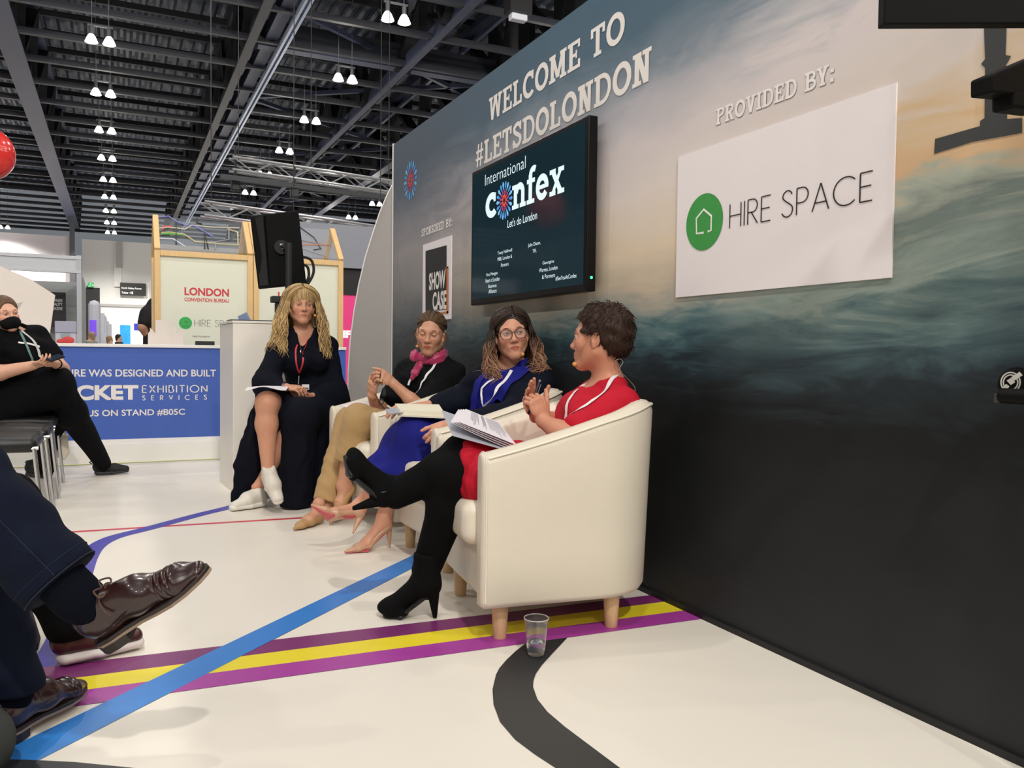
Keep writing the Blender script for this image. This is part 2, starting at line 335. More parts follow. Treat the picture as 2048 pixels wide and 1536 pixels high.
# ---- printed fabric wall on the right
def wall_mat():
    m = bpy.data.materials.new('printed_sea_fabric'); m.use_nodes = True; nt = m.node_tree; b = nt.nodes['Principled BSDF']; N = nt.nodes.new; Lk = nt.links.new
    b.inputs['Roughness'].default_value = .62; b.inputs['Specular IOR Level'].default_value = .25
    tc = N('ShaderNodeTexCoord'); sp = N('ShaderNodeSeparateXYZ'); Lk(tc.outputs['Object'], sp.inputs[0])
    def math_(op, a, bb=None, c=None):
        n = N('ShaderNodeMath'); n.operation = op
        for i, q in enumerate((a, bb, c)):
            if q is None: continue
            if isinstance(q, (int, float)): n.inputs[i].default_value = q
            else: Lk(q, n.inputs[i])
        return n.outputs[0]
    def noise(scale, vec, detail=5, dist=.6, rough=.55):
        mp = N('ShaderNodeMapping'); mp.inputs['Scale'].default_value = vec; Lk(tc.outputs['Object'], mp.inputs[0])
        n = N('ShaderNodeTexNoise'); n.inputs['Scale'].default_value = scale; n.inputs['Detail'].default_value = detail; n.inputs['Distortion'].default_value = dist; n.inputs['Roughness'].default_value = rough
        Lk(mp.outputs[0], n.inputs['Vector']); return math_('SUBTRACT', n.outputs['Fac'], .5)
    y, z = sp.outputs[1], sp.outputs[2]
    n1 = noise(1.1, (1, .8, 1.6), 2, .3); n2 = noise(2.6, (1, .7, 2.6), 5, 1.2); n3 = noise(7., (1, .5, 3.2), 5, 1.5)
    # the horizon climbs towards the near end of the wall
    h = math_('MULTIPLY', math_('MAXIMUM', math_('SUBTRACT', 2.6, y), 0.), .22)
    sky = math_('MAP' if False else 'SUBTRACT', z, 1.15); 
    fade = N('ShaderNodeMapRange'); fade.inputs['From Min'].default_value = 1.7; fade.inputs['From Max'].default_value = 2.5; fade.inputs['To Min'].default_value = 1; fade.inputs['To Max'].default_value = 0; Lk(z, fade.inputs['Value'])
    zz = math_('SUBTRACT', z, math_('MULTIPLY', h, .0))
    zz = math_('ADD', zz, math_('MULTIPLY', n1, .22))
    zz = math_('ADD', zz, math_('MULTIPLY', n2, .20))
    wv = N('ShaderNodeMapRange'); wv.inputs['From Min'].default_value = 1.45; wv.inputs['From Max'].default_value = .95; wv.inputs['To Min'].default_value = .03; wv.inputs['To Max'].default_value = .22; Lk(z, wv.inputs['Value'])
    zz = math_('ADD', zz, math_('MULTIPLY', n3, wv.outputs[0]))
    near = N('ShaderNodeMapRange'); near.interpolation_type = 'SMOOTHSTEP'; near.inputs['From Min'].default_value = 2.55; near.inputs['From Max'].default_value = 1.75; Lk(math_('ADD', y, math_('MULTIPLY', n1, .8)), near.inputs['Value'])
    n4 = noise(2.4, (1, .6, 3.0), 6, 1.9, .6); zn = math_('ADD', math_('ADD', z, math_('MULTIPLY', n4, .46)), math_('MULTIPLY', math_('SUBTRACT', y, 1.5), .08))
    rp3 = N('ShaderNodeValToRGB'); Lk(math_('DIVIDE', zn, 2.6), rp3.inputs[0]); e = rp3.color_ramp
    st = [(0, '#2c2d2f'), (.55, '#1f2123'), (.76, '#17191b'), (.88, '#273035'), (.98, '#41545a'), (1.08, '#5f7474'), (1.18, '#8f9b92'), (1.27, '#788580'), (1.38, '#aeb3a4'), (1.455, '#d9b48c'), (1.56, '#dcc09c'), (1.72, '#dcd0c8'), (1.95, '#d9cfcf'), (2.1, '#aeb0b6'), (2.25, '#5f7486'), (2.58, '#456176')]
    while len(e.elements) < len(st): e.elements.new(.5)
    for el, (p, c) in zip(e.elements, st): el.position = p/2.6; el.color = lin(c)+(1,)
    rp = N('ShaderNodeValToRGB'); Lk(math_('DIVIDE', zz, 2.6), rp.inputs[0]); e = rp.color_ramp
    st = [(0, '#2c2d2f'), (.45, '#1d1f21'), (.76, '#101214'), (.86, '#151a1e'), (.95, '#22323a'), (1.02, '#3a555d'), (1.08, '#58767a'), (1.15, '#979d95'), (1.25, '#c6b6a1'), (1.40, '#e2cfb6'), (1.62, '#e2d6cf'), (1.82, '#d6cccb'), (2.0, '#b3b1b7'), (2.14, '#7a8793'), (2.3, '#4c6577'), (2.58, '#3d5b70')]
    while len(e.elements) < len(st): e.elements.new(.5)
    for el, (p, c) in zip(e.elements, st): el.position = p/2.6; el.color = lin(c)+(1,)
    # greyer and darker storm cloud towards the far end
    far = N('ShaderNodeMapRange'); far.interpolation_type = 'SMOOTHSTEP'; far.inputs['From Min'].default_value = 3.3; far.inputs['From Max'].default_value = 5.6; Lk(math_('ADD', y, math_('MULTIPLY', n2, 1.2)), far.inputs['Value'])
    rp2 = N('ShaderNodeValToRGB'); Lk(math_('DIVIDE', zz, 2.6), rp2.inputs[0]); e = rp2.color_ramp
    st2 = [(0, '#2c2d2f'), (.8, '#2a2d30'), (1.0, '#42484a'), (1.2, '#666b6d'), (1.45, '#918e8d'), (1.7, '#9c9798'), (1.9, '#83838a'), (2.1, '#606873'), (2.3, '#525d6a'), (2.58, '#515d6b')]
    while len(e.elements) < len(st2): e.elements.new(.5)
    for el, (p, c) in zip(e.elements, st2): el.position = p/2.6; el.color = lin(c)+(1,)
    mx = N('ShaderNodeMix'); mx.data_type = 'RGBA'; Lk(far.outputs[0], mx.inputs[0]); Lk(rp.outputs[0], mx.inputs[6]); Lk(rp2.outputs[0], mx.inputs[7])
    m3 = N('ShaderNodeMix'); m3.data_type = 'RGBA'; Lk(near.outputs[0], m3.inputs[0]); Lk(mx.outputs[2], m3.inputs[6]); Lk(rp3.outputs[0], m3.inputs[7])
    Lk(m3.outputs[2], b.inputs['Base Color']); return m
w = MB(); w.box((WX, -3.5, 0), (WX+.08, 6.15, 2.543)); wall_r = struct(w.build('wall_right', wall_mat(), smooth=False))
w = MB(); w.box((WX-.012, -3.5, 0), (WX-.001, 6.15, .02)); struct(w.build('baseboard_right', mat('black_skirting', '#141416', .6), smooth=False))
w = MB(); w.box((WX-.006, 6.15, 0), (WX+.086, 6.165, 2.55)); struct(w.build('trim_1', mat('white_edge_profile', '#e4e1dd', .4), smooth=False))
# curved return panel at the far end of the wall
edge = [atx(0, 0, 1)]*0
prof = [(786, 368), (774, 392), (760, 425), (745, 470), (731, 515), (718, 570), (709, 620), (701, 680), (697, 740), (696, 800), (697, 850), (698, 945)]
P = [aty(px, py, 6.19) for px, py in prof]; P[-1][2] = 0
poly = [(1.99, 6.18, P[0][2]+.03)]+[(p[0], 6.18, p[2]) for p in P]+[(1.99, 6.18, 0)]
w = MB(); w.prism(poly, (0, .04, 0)); cp = w.build('return_panel', mat('grey_panel', '#aaa5a2', .55, var=.02), smooth=False)
tag(cp, 'tall pale grey panel with a curved edge at the far end of the printed wall', 'panel')
w = MB(); w.tube([(p[0]-.004, 6.18, p[2]) for p in P], .006, 6); w.build('edge_strip', mat('white_edge_profile', '#e4e1dd', .4), cp)
# ---- printed lettering on the wall (flat print, part of the wall)
PW = mat('print_white', '#ece6e1', .55, var=.02); PS = mat('print_softwhite', '#f0e9e7', .55, var=.03); PG = mat('print_shadow_grey', '#8e8a8a', .6)
X1 = WX-.0015
for _t, _p in (('#LETSDOLONDON', ((951, 331), (1303, 167), (951, 286))), ('PROVIDED BY:', ((1432, 250), (1669, 163), (1432, 218))), ('SPONSORED BY:', ((843, 473), (905, 452), (843, 458)))):
    _o, _x, _y = wplane(WX-.0008, *_p); slab_text('printed_lettering', _t, (_o+np.array([0, -.002, -.003]), _x, _y), PG, wall_r, t=.215, sb=.15)
slab_text('printed_lettering', 'WELCOME TO', wplane(X1, (978, 241), (1249, 82), (978, 195)), PW, wall_r)
slab_text('printed_lettering', '#LETSDOLONDON', wplane(X1, (951, 331), (1303, 167), (951, 286)), PW, wall_r)
slab_text('printed_lettering', 'PROVIDED BY:', wplane(X1, (1432, 250), (1669, 163), (1432, 218)), PS, wall_r)
slab_text('printed_lettering', 'SPONSORED BY:', wplane(X1, (843, 473), (905, 452), (843, 458)), PS, wall_r)
# dark pier silhouette printed at the near end
sil = [(1967,0),(1968,60),(1970,118),(1962,128),(1970,136),(1969,236),(1960,242),(1960,252),(1870,278),(1868,308),(1944,284),(2044,266),(2044,236),(2014,238),(2012,130),(2022,112),(2011,110),(2012,0)]
P = [atx(px, py, X1) for px, py in sil]; P[0][2] = P[-1][2] = 2.0; P[0][1], P[-1][1] = P[1][1], P[-2][1]
w = MB(); w.add(P, [tuple(range(len(P)))]); w.build('printed_silhouette', mat('print_charcoal', '#3a3c3d', .6), wall_r, smooth=False)
# ---- blue flower emblem
def emblem(name, cy, cz, r, X, parent, ry=None, glow=0.):
    ry = ry or r; b = MB(); ms = [mat('emblem_blue'+('_lit' if glow else ''), '#3f8ad6', .5, emit=glow), mat('emblem_lightblue'+('_lit' if glow else ''), '#6fb4e6', .5, emit=glow), mat('emblem_plum'+('_lit' if glow else ''), '#9c3b7b', .5, emit=glow), mat('emblem_red'+('_lit' if glow else ''), '#d6473c', .5, emit=glow)]
    def petal(a, r0, r1, w, mi):
        pts = [(r0, 0), (r0*.6+r1*.4, -w*.6), (r1-.12, -w), (r1, -w*.4), (r1, w*.4), (r1-.12, w), (r0*.6+r1*.4, w*.6)]
        V = [(X-.0002*mi, cy-(x*math.cos(a)-q*math.sin(a))*ry, cz+(x*math.sin(a)+q*math.cos(a))*r) for x, q in pts]
        b.add(V, [tuple(range(len(pts)))], mi)
    for i in range(18): petal(2*PI*i/18, .52, 1.0, .10, i % 2)
    for i in range(14): petal(2*PI*(i+.5)/14, .3, .58, .07, 2)
    for i in range(9): petal(2*PI*i/9, .08, .36, .08, 3)
    return b.build(name, ms, parent, smooth=False)
e0, e1 = atx(821, 361, X1), atx(821, 322, X1)
emblem('printed_emblem', e0[1], e0[2], e1[2]-e0[2], X1, wall_r, ry=.145)
# ---- sponsor boards (flat foam boards on the wall)
def board(name, label, tl, br, material):
    a, b = atx(*tl, WX-.006), atx(*br, WX-.006); m = MB(); m.box((WX-.006, b[1], b[2]), (WX-.0005, a[1], a[2])); o = m.build(name, material, smooth=False); tag(o, label, 'sign'); return o
def ellip(cen, rx_pt, top_pt, X, n=48):
    c, e, t = atx(*cen, X), atx(*rx_pt, X), atx(*top_pt, X); a = np.arange(n)*2*PI/n
    return [(X, c[1]+abs(e[1]-c[1])*math.cos(q), c[2]+(t[2]-c[2])*math.sin(q)) for q in a]
hs = board('sponsor_board', 'large white board with green house disc and thin black HIRE SPACE lettering', (1356.5, 314.5), (1782, 555), mat('board_white', '#f1e9ea', .5, var=.01))
GR = mat('logo_green', '#3d9a46', .5); TB = mat('print_black', '#2a2020', .5)
XB = WX-.0075
m = MB(); m.add(ellip((1408, 444), (1372.5, 450), (1410, 387), XB), [tuple(range(48))]); m.build('logo_disc', GR, hs, smooth=False)
def house_icon(pts, X, t, parent, material, fn):
    P = np.array([fn(*p, X) for p in pts]); b = MB(); b.tube(P, t, 6, flat=.15, up=(1, 0, 0)); return b.build('logo_house', material, parent)
house_icon([(1407,465.5),(1393,467.5),(1392.5,437),(1407.5,419),(1422.5,432),(1422,461),(1415.5,463)], XB-.001, .0045, hs, mat('print_white2', '#e9f1e4', .5), atx)
thin_text('lettering', 'HIRE SPACE', wplane(XB, (1459, 456), (1744, 401), (1461, 408)), TB, hs, t=.05, gap=.17)
sc_ = board('sponsor_board', 'small white board with black and orange SHOW CASE logo behind the seated scarf wearer', (846, 490), (901.5, 638), mat('board_white', '#f1e9ea', .5, var=.01))
def quadx(name, pts, X, material, parent): b = MB(); b.add([atx(*p, X) for p in pts], [tuple(range(len(pts)))]); return b.build(name, material, parent, smooth=False)
quadx('logo_panel', [(851,502),(893,490.5),(893,619),(851,623)], XB, mat('logo_black', '#262629', .5), sc_)
OR = mat('logo_orange', '#cf7a45', .5)
for q in ([(893,534),(896.5,533),(896.5,627),(893,628)], [(880,624.5),(896.5,622),(896.5,626),(880,629)], [(891,534.5),(896.5,533),(896.5,536),(891,537.5)]): quadx('logo_border', q, XB-.0006, OR, sc_)
letters('lettering', 'SHOW', wplane(XB-.0008, (858, 581), (891, 576), (858, 546)), PW, sc_, bold=.035)
letters('lettering', 'CASE', wplane(XB-.0008, (865, 621.5), (892.5, 618), (865, 585)), PW, sc_, bold=.035)
# ================================================================ roof
DK = mat('roof_deck_steel', '#3c4557', .45, metal=.0, var=.15, scale=6); BM = mat('roof_beam_paint', '#4a5068', .5, var=.12, scale=2); PB = mat('roof_purlin_paint', '#2e313a', .5, var=.1, scale=2); DB = mat('roof_dark_steel', '#15171c', .6, var=.2, scale=3)
xs = np.arange(-30, 46, .11); ys = np.array([-12., 6, 20, 34, 50, 72]); V = []; prof_z = [0, 0, .07, .07]
for yy in ys: V += [(x, yy, 12.75+prof_z[i % 4]) for i, x in enumerate(xs)]
n = len(xs); F = [(j*n+i, j*n+i+1, (j+1)*n+i+1, (j+1)*n+i) for j in range(len(ys)-1) for i in range(n-1)]
b = MB(); b.add(V, F); b.box((-30, -12, 13), (46, 72, 13.1)); ceil_o = struct(b.build('ceiling', DK, smooth=False))
k = 0
for i in range(-3, 22):
    yy = 20.4+2.475*i
    if yy < 8: continue
    b = MB(); b.box((-28, yy-.075, 10.0), (44, yy+.075, 10.02)); b.box((-28, yy-.01, 10.02), (44, yy+.01, 10.2)); struct(b.build('trim_%d' % (k+2), PB, ceil_o, smooth=False)); k += 1
b = MB()
for i in range(0, 26):
    yy = 19.2+1.95*i; b.box((-28, yy-.06, 12.35), (44, yy+.06, 12.55))
    for x in np.arange(-14, 24, .44): b.box((x, yy-.065, 12.58), (x+.2, yy-.05, 12.66), 1)
struct(b.build('trim_30', [DB, mat('deck_gap_light', '#aab4c0', .4)], ceil_o, smooth=False))
def girder(x, xt, name, w=.42, bright=BM, dark=DB):
    b = MB(); b.box((x-w/2, 8, 9.92), (x+w/2, 70, 9.98)); b.box((x-.03, 8, 9.98), (x+.03, 70, 10.4)); b.box((xt-.2, 8, 12.2), (xt+.2, 70, 12.45), 0)
    for i in range(15):
        y0 = 9+4.2*i; b.bar((x, y0, 10.0), (xt, y0+2.1, 12.2), .16, .5, (1, 0, 0), 1); b.bar((x, y0+4.2, 10.0), (xt, y0+2.1, 12.2), .16, .5, (1, 0, 0), 1)
    for i in range(26):
        y0 = 9+2.4*i; b.box((x-.1+.3*(xt-x), y0, 10), (x+.1+.3*(xt-x), y0+.8, 12.2), 1)
    return struct(b.build(name, [bright, dark], ceil_o, smooth=False))
girder(-2.82, -2.55, 'trim_40', w=.62); girder(3.55, 3.7, 'trim_41', w=.25, bright=mat('roof_beam_dim', '#3a3c44', .5)); girder(11.9, 11.4, 'trim_42', w=.4); girder(8.3, 8.6, 'trim_43', w=.22)
b = MB(); b.box((4.36, 8, 9.9), (4.43, 70, 10.05)); b.box((4.5, 8, 9.9), (4.57, 70, 10.05)); b.box((4.36, 8, 10.05), (4.57, 70, 10.07)); b.box((3.95, 8, 10.1), (4.3, 70, 10.5), 1)
struct(b.build('trim_44', [mat('cable_tray_zinc', '#b9c4dc', .35, metal=.3), BM], ceil_o, smooth=False))
b = MB()
for (x0, y0, x1, y1) in [(4.5, 24, 11.9, 29), (4.5, 33, 11.9, 27.5), (4.5, 33, 11.9, 38), (4.5, 44, 11.9, 38), (4.5, 44, 11.9, 52), (4.5, 60, 11.9, 52), (11.9, 27, 20, 33), (11.9, 44, 20, 36)]: b.bar((x0, y0, 10.6), (x1, y1, 10.6), .14, .14)
for x0 in (9.4, 10.4): b.bar((x0, 18, 11.0), (x0+.2, 70, 11.0), .12, .12)
struct(b.build('trim_45', BM, ceil_o, smooth=False))
for q, yy in enumerate((21.2, 16.4, 25.9)):        # deeper cross beams with pale lower flange
    b = MB(); b.box((3.7 if q else -2.6, yy-.2, 10.05), (30 if q else 4.3, yy+.2, 10.1), 0); b.box((3.7 if q else -2.6, yy-.02, 10.1), (30 if q else 4.3, yy+.02, 10.9), 1)
    struct(b.build('trim_%d' % (46+q), [BM, PB], ceil_o, smooth=False))
# far walls of the hall
WH = mat('hall_wall_white', '#dddcda', .7, var=.03, scale=.5)
b = MB(); b.box((-2.3, 68, 0), (46, 68.4, 8.95)); b.box((-2.3, 67.9, 4.12), (46, 68, 4.3), 1); b.box((-.2, 67.8, 5.6), (.3, 68, 8.9), 0); b.box((-.05, 67.6, 7.0), (.35, 68, 8.9), 1)
struct(b.build('wall_back', [WH, mat('hall_ledge_grey', '#a7a6a5', .6)], smooth=False))
b = MB(); b.box((-30, 64, 0), (-2.75, 64.4, 8.6)); struct(b.build('wall_left', mat('hall_wall_mauve', '#c9c2c6', .7, var=.05, scale=.3), smooth=False))
b = MB(); b.box((-2.9, 63.8, 0), (-2.6, 64.2, 10)); struct(b.build('trim_50', mat('column_dark', '#4a4a50', .5), smooth=False))
b = MB(); b.box((-2.05, 67.85, 0), (-1.15, 67.98, 5.45)); struct(b.build('door_1', mat('doorway_black', '#15151a', .6), smooth=False))
# ================================================================ lamps of the hall
LW = mat('lamp_glow', '#fff8ea', .5, emit=9.); MG = mat('lamp_gear_grey', '#6a6c70', .4, metal=.5); CB = mat('cable_grey', '#7a7d82', .5)
def high_bay(x, y):
    t = thing('high_bay_light', '', 'ceiling light', (x, y, 9.0), 0, 'twin hall lights'); L = lambda *a: np.array(a)
    for s in (-1, 1):
        m = MB(); m.lathe([(.0, .20), (.06, .2), (.10, .14), (.16, 0), (.15, -.005), (0, .0)], (.21*s, 0, 0), 16); m.build('reflector', LW, t, world=False)
        m = MB(); m.lathe([(0, .42), (.055, .42), (.055, .2), (0, .2)], (.21*s, 0, 0), 12); m.build('gear_housing', MG, t, world=False)
    m = MB(); m.bar((-.3, 0, .44), (.3, 0, .44), .05, .04); m.build('crossbar', MG, t, world=False)
    m = MB(); m.tube([(-.2, 0, .45), (-.2, 0, 3.745)], .008, 5); m.tube([(.2, 0, .45), (.2, 0, 3.745)], .008, 5); m.build('suspension_wire', CB, t, world=False)
    return t
hb0 = None
LAMPS = [(-.37, 24.6+4.95*i, 'left') for i in range(9)]+[(6.15, 19.65+4.95*i, 'middle') for i in range(7)]+[(12.8, 44.3, 'right'), (12.8, 49.4, 'right'), (-6.85, 65.2, 'outer')]
ordn = ['nearest', 'second nearest', 'third nearest', 'fourth nearest', 'fifth nearest', 'sixth nearest', 'seventh nearest', 'eighth nearest', 'farthest']
cnt = {}
for x, y, row in LAMPS:
    i = cnt.get(row, 0); cnt[row] = i+1
    lab = {'left': 'twin white hall lamp, %s of the column over the blue counter' % ordn[i], 'middle': 'twin white hall lamp, %s of the column above the black loudspeaker' % ordn[i],
           'right': 'twin white hall lamp beside the top of the curved grey panel, %s of two' % ('upper' if i == 0 else 'lower'), 'outer': 'lone twin hall lamp above the pale shell stand at far left'}[row]
    if hb0 is None: hb0 = high_bay(x, y); o = hb0
    else: o = dup(hb0, (x, y, 9.0))
    o['label'] = lab; o['group'] = 'twin hall lights'
# lighting trusses
TS = mat('truss_alloy', '#b4b6b8', .35, metal=.6)
def truss(name, label, a, b):
    a = np.asarray(a, float); b = np.asarray(b, float); d, s, u = frame(b-a); L = np.linalg.norm(b-a); h = .26
    t = thing(name, label, 'truss', tuple((a+b)/2)); m = MB()
    for i, j in ((-1, -1), (1, -1), (-1, 1), (1, 1)): m.tube([a+s*h/2*i+u*h/2*j, b+s*h/2*i+u*h/2*j], .028, 8)
    m.build('chord_tubes', TS, t); n = int(L/.42); m = MB()
    for q in range(n):
        p0, p1 = a+d*L*q/n, a+d*L*(q+1)/n; sg = 1 if q % 2 else -1
        for i in (-1, 1): m.tube([p0+s*h/2*i-u*h/2*sg, p1+s*h/2*i+u*h/2*sg], .014, 5)
        m.tube([p0+u*h/2-s*h/2*sg, p1+u*h/2+s*h/2*sg], .014, 5)
    m.build('lacing', TS, t); m = MB()
    for f in (.04, .45, .94): p = a+(b-a)*f; m.tube([p+u*.1, p+np.array([0, 0, 10.05-p[2]])], .009, 6)
    m.build('hanging_cable', mat('rig_black', '#17171a', .5), t); return t
truss('lighting_truss', 'long silver lattice truss hanging from the roof behind the black loudspeaker, higher one', aty(462, 328, 18), aty(795, 377, 18.6))
truss('lighting_truss', 'silver lattice truss just above the roofs of the wooden houses, lower one', aty(405, 418, 17), aty(780, 470, 17.8))
m = MB(); p0, p1 = aty(440, 336, 17.8), aty(800, 384, 18.4); m.bar(p0-np.array([0, 0, .17]), p1-np.array([0, 0, .17]), .10, .10); bt = m.build('rigging_tube', mat('rig_black2', '#2a2c31', .5), smooth=False); tag(bt, 'dark box tube fixed under the higher silver truss', 'rigging')
for q, (px, py, lab) in enumerate(((471, 370, 'black chain hoist hanging left under the higher truss'), (589, 384, 'black chain hoist hanging mid way under the higher truss'))):
    p = aty(px, py, 18.1); t = thing('chain_hoist', lab, 'hoist', tuple(p), 0, 'chain hoists under the truss')
    m = MB(); m.box((-.09, -.08, -.12), (.09, .08, .12)); m.build('motor', mat('rig_black', '#17171a', .5), t, world=False, bevel=.02); m = MB(); m.tube([(0, 0, .12), (0, 0, .75)], .025, 6); m.build('chain', mat('rig_black', '#17171a', .5), t, world=False)
pr = aty(1036, 36, 19.0); t = thing('roof_floodlight', 'small pale box lamp on the roof beam above the printed wall', 'lamp', tuple(pr)); m = MB(); m.box((-.22, -.12, -.08), (.22, .12, .08)); m.build('housing', mat('pale_housing', '#c9ccd6', .4), t, world=False, bevel=.03); m = MB(); m.box((-.3, -.2, .08), (.3, .2, .5)); m.build('bracket', mat('rig_black', '#17171a', .5), t, world=False)
# ================================================================ blue counter
CW = mat('counter_white', '#ece9e6', .4, var=.02); CBL = mat('counter_blue', '#3f5fb2', .45, var=.03)
ct = thing('reception_counter', 'long low blue counter with white capital lettering and a white top', 'counter', (-.2, 7.95, 0))
m = MB(); m.box((-2.6, 7.73, .19), (1.95, 8.12, .97)); m.build('body', CBL, ct, smooth=False)
m = MB(); m.box((-2.62, 7.71, .97), (1.95, 8.14, .997)); m.build('worktop', CW, ct, smooth=False, bevel=.004)
m = MB(); m.box((-2.6, 7.70, 0), (1.95, 8.12, .15)); m.box((-2.6, 7.715, .15), (1.95, 8.12, .19)); m.build('plinth', CW, ct, smooth=False)
CL = mat('counter_letter', '#e6dfdc', .5)
def ypl(*a): return yplane(7.7285, *a)
def part_words(body, pl, pr, pt, **kw): return letters('lettering', body, ypl(pl, pr, pt), CL, ct, **kw)
part_words('THIS STRUCT', (-10, 754), (126, 753.5), (-10, 739), bold=.018); part_words('URE WAS DESIGNED AND BUILT', (133, 753.5), (432, 753), (133, 738.5), bold=.018); part_words('BY', (441, 753), (465, 753), (441, 738.5), bold=.018)
part_words('R', (78, 801), (103, 801), (78, 770), bold=.045); part_words('OCKET', (108, 801), (277, 800), (108, 770), bold=.045)
thin_text('lettering', 'EXHIBITION', ypl((285, 785), (414, 784.5), (285, 771)), CL, ct, t=.12, gap=.3)
thin_text('lettering', 'SERVICES', ypl((285, 800), (413, 799), (285, 791)), CL, ct, t=.16, gap=1.15)
part_words('VISIT', (112, 834), (166, 833.5), (112, 820), bold=.018); part_words('US ON STAND #B05C', (174, 833.5), (370, 831.5), (174, 819.5), bold=.018)
# white cut-out shapes standing on the counter
PNW = mat('panel_white', '#dad0c8', .5, var=.02)
def cutout(name, label, pts, Y, cat='panel', z0=.997):
    P = [aty(*p, Y) for p in pts]
    for p in P:
        if p[2] < z0+.03: p[2] = z0
    b = MB(); b.prism(P, (0, .03, 0)); o = b.build(name, PNW, smooth=False); tag(o, label, cat); return o
cutout('gable_panel', 'big white house-shaped panel standing behind the masked person', [(-130, 600), (-60, 560), (0, 532), (62, 559), (110, 590), (97, 690), (-110, 690)], 7.92)
sk = [(296,690),(296,667),(300,662),(300,655),(311,667),(311,640),(341,640),(341,654),(352,650),(352,667),(368,657),(366,690)]
cutout('skyline_cutout', 'low white jagged skyline cut-out on the blue counter in front of the wooden houses', sk, 7.95)
bxp = aty(391, 690, 7.93); m = MB(); m.box((bxp[0], 7.9, .997), (bxp[0]+.16, 7.98, 1.035)); o = m.build('display_box', mat('matte_black', '#18181a', .6), smooth=False, bevel=.003); tag(o, 'small flat black box lying on the blue counter', 'box')
# ================================================================ wooden houses
PINE = mat('pine_wood', '#e3bd84', .5, var=.14, scale=9, stretch=(6, 6, .8)); LIT = mat('lit_panel', '#dcdcc8', .6, var=.02, emit=.07); ACR = mat('acrylic_roof', '#cfd6de', .06, alpha=.16, var=.01, spec=.8)
RED = mat('sign_red', '#c42e3c', .5, emit=.12); GRL = mat('sign_green', '#2fa24b', .5, emit=.15); GYL = mat('sign_grey', '#8f9088', .5)
Y0 = 9.0
def pod(name, label, x0, x1, lines):
    t = thing(name, label, 'display house', ((x0+x1)/2, Y0+.55, 0)); zE = 1.95; zR = 2.34; yR = Y0+.42; yB = Y0+.84; w = .055
    def fr(nm, fn): m = MB(); fn(m); m.build(nm, PINE, t, smooth=False, bevel=.004)
    for x in (x0, x1-w):
        fr('corner_post', lambda m: m.box((x, Y0, 0), (x+w, Y0+.06, zE))); fr('corner_post', lambda m: m.box((x, yB-.06, 0), (x+w, yB, zE)))
        fr('rafter', lambda m: m.bar((x+w/2, Y0+.0, zE), (x+w/2, yR, zR), w, .05)); fr('rafter', lambda m: m.bar((x+w/2, yB, zE), (x+w/2, yR, zR), w, .05))
    for nm, y in (('eave_beam', Y0), ('eave_beam', yB-.06)): fr(nm, lambda m: m.box((x0+w, y, zE-.055), (x1-w, y+.06, zE)))
    m = MB(); m.box((x0+w, Y0+.03, .2), (x1-w, Y0+.045, zE-.055)); m.build('lit_panel', LIT, t, smooth=False)
    m = MB(); m.box((x1-w+.01, Y0+.06, .2), (x1-w+.02, yB-.06, zE-.055)); m.box((x0+.02, Y0+.06, .2), (x0+.03, yB-.06, zE-.055)); m.build('side_panel', LIT, t, smooth=False)
    m = MB(); m.add([(x0+w, Y0+.02, zE+.02), (x1-w, Y0+.02, zE+.02), (x1-w, yR, zR), (x0+w, yR, zR)], [(0,1,2,3)]); m.build('acrylic_roof', ACR, t, smooth=False)
    for pts, colr in lines:
        P = [(x0+w+(x1-x0-2*w)*u, Y0+.02+(yR-Y0)*v-.012, zE+.02+(zR-zE)*v+.012) for u, v in pts]
        m = MB(); m.tube(P, .008, 6); m.build('tube_line', mat('tube_'+colr[1:], colr, .35), t)
    return t
pod('display_house', 'wooden framed house with red LONDON CONVENTION BUREAU sign, nearer the masked person', .335, 1.285, [
    ([(0,.9),(.12,.95),(.2,.8),(.3,.72),(.42,.7),(.55,.5),(.62,.4)], '#7f86c9'), ([(0,.55),(.1,.6),(.3,.58),(.38,.72),(.6,.7),(.95,.74)], '#c9c2b4'), ([(.04,.5),(.05,.62),(.15,.63)], '#d64a4a'),
    ([(.02,.42),(.12,.45),(.28,.42),(.4,.22),(.7,.2),(.9,.2),(.92,.6),(.8,.68)], '#c3bb8a'), ([(.0,.25),(.15,.26),(.28,.05)], '#cdd2e2'), ([(.02,.38),(.1,.4),(.25,.4)], '#5fb34e'), ([(.5,.02),(.52,.6),(.54,.02)], '#2c2c30'),
    ([(.62,.02),(.64,.25),(.8,.35),(.82,.7)], '#8d8f96'), ([(.18,.1),(.2,.7)], '#2c2c30'), ([(.45,.95),(.44,.8),(.5,.78),(.5,.7)], '#2c2c30')])
pod('display_house', 'wooden framed house directly behind the blonde person and the loudspeaker', 1.29, 2.24, [
    ([(.3,.95),(.6,.9),(.75,.6),(.8,.25),(.7,.2)], '#2c2c30'), ([(.3,.7),(.55,.5),(.75,.42),(.95,.4)], '#8d8f96'), ([(.35,.2),(.6,.35),(.9,.4)], '#c58a6a'), ([(.3,.3),(.6,.2),(.85,.02)], '#9a9ca0')])
H1, H2 = [o for o in COL.objects if o.name.startswith('display_house') and o.type == 'EMPTY']
def hpl(*a): return yplane(Y0+.028, *a)
letters('lettering', 'LONDON', hpl((369, 592), (458, 592), (369, 576)), RED, H1, bold=.03)
letters('lettering', 'CONVENTION BUREAU', hpl((369, 604), (458, 604), (369, 596.5)), RED, H1, bold=.02)
letters('lettering', 'LONDON', hpl((556, 603), (639, 603), (556, 585)), RED, H2, bold=.03)
def disc_y(cen, r, Y, n=40):
    c, e = aty(*cen, Y), aty(cen[0]+r, cen[1], Y); R_ = e[0]-c[0]; return [(c[0]+R_*math.cos(q), Y, c[2]+R_*math.sin(q)) for q in np.arange(n)*2*PI/n]
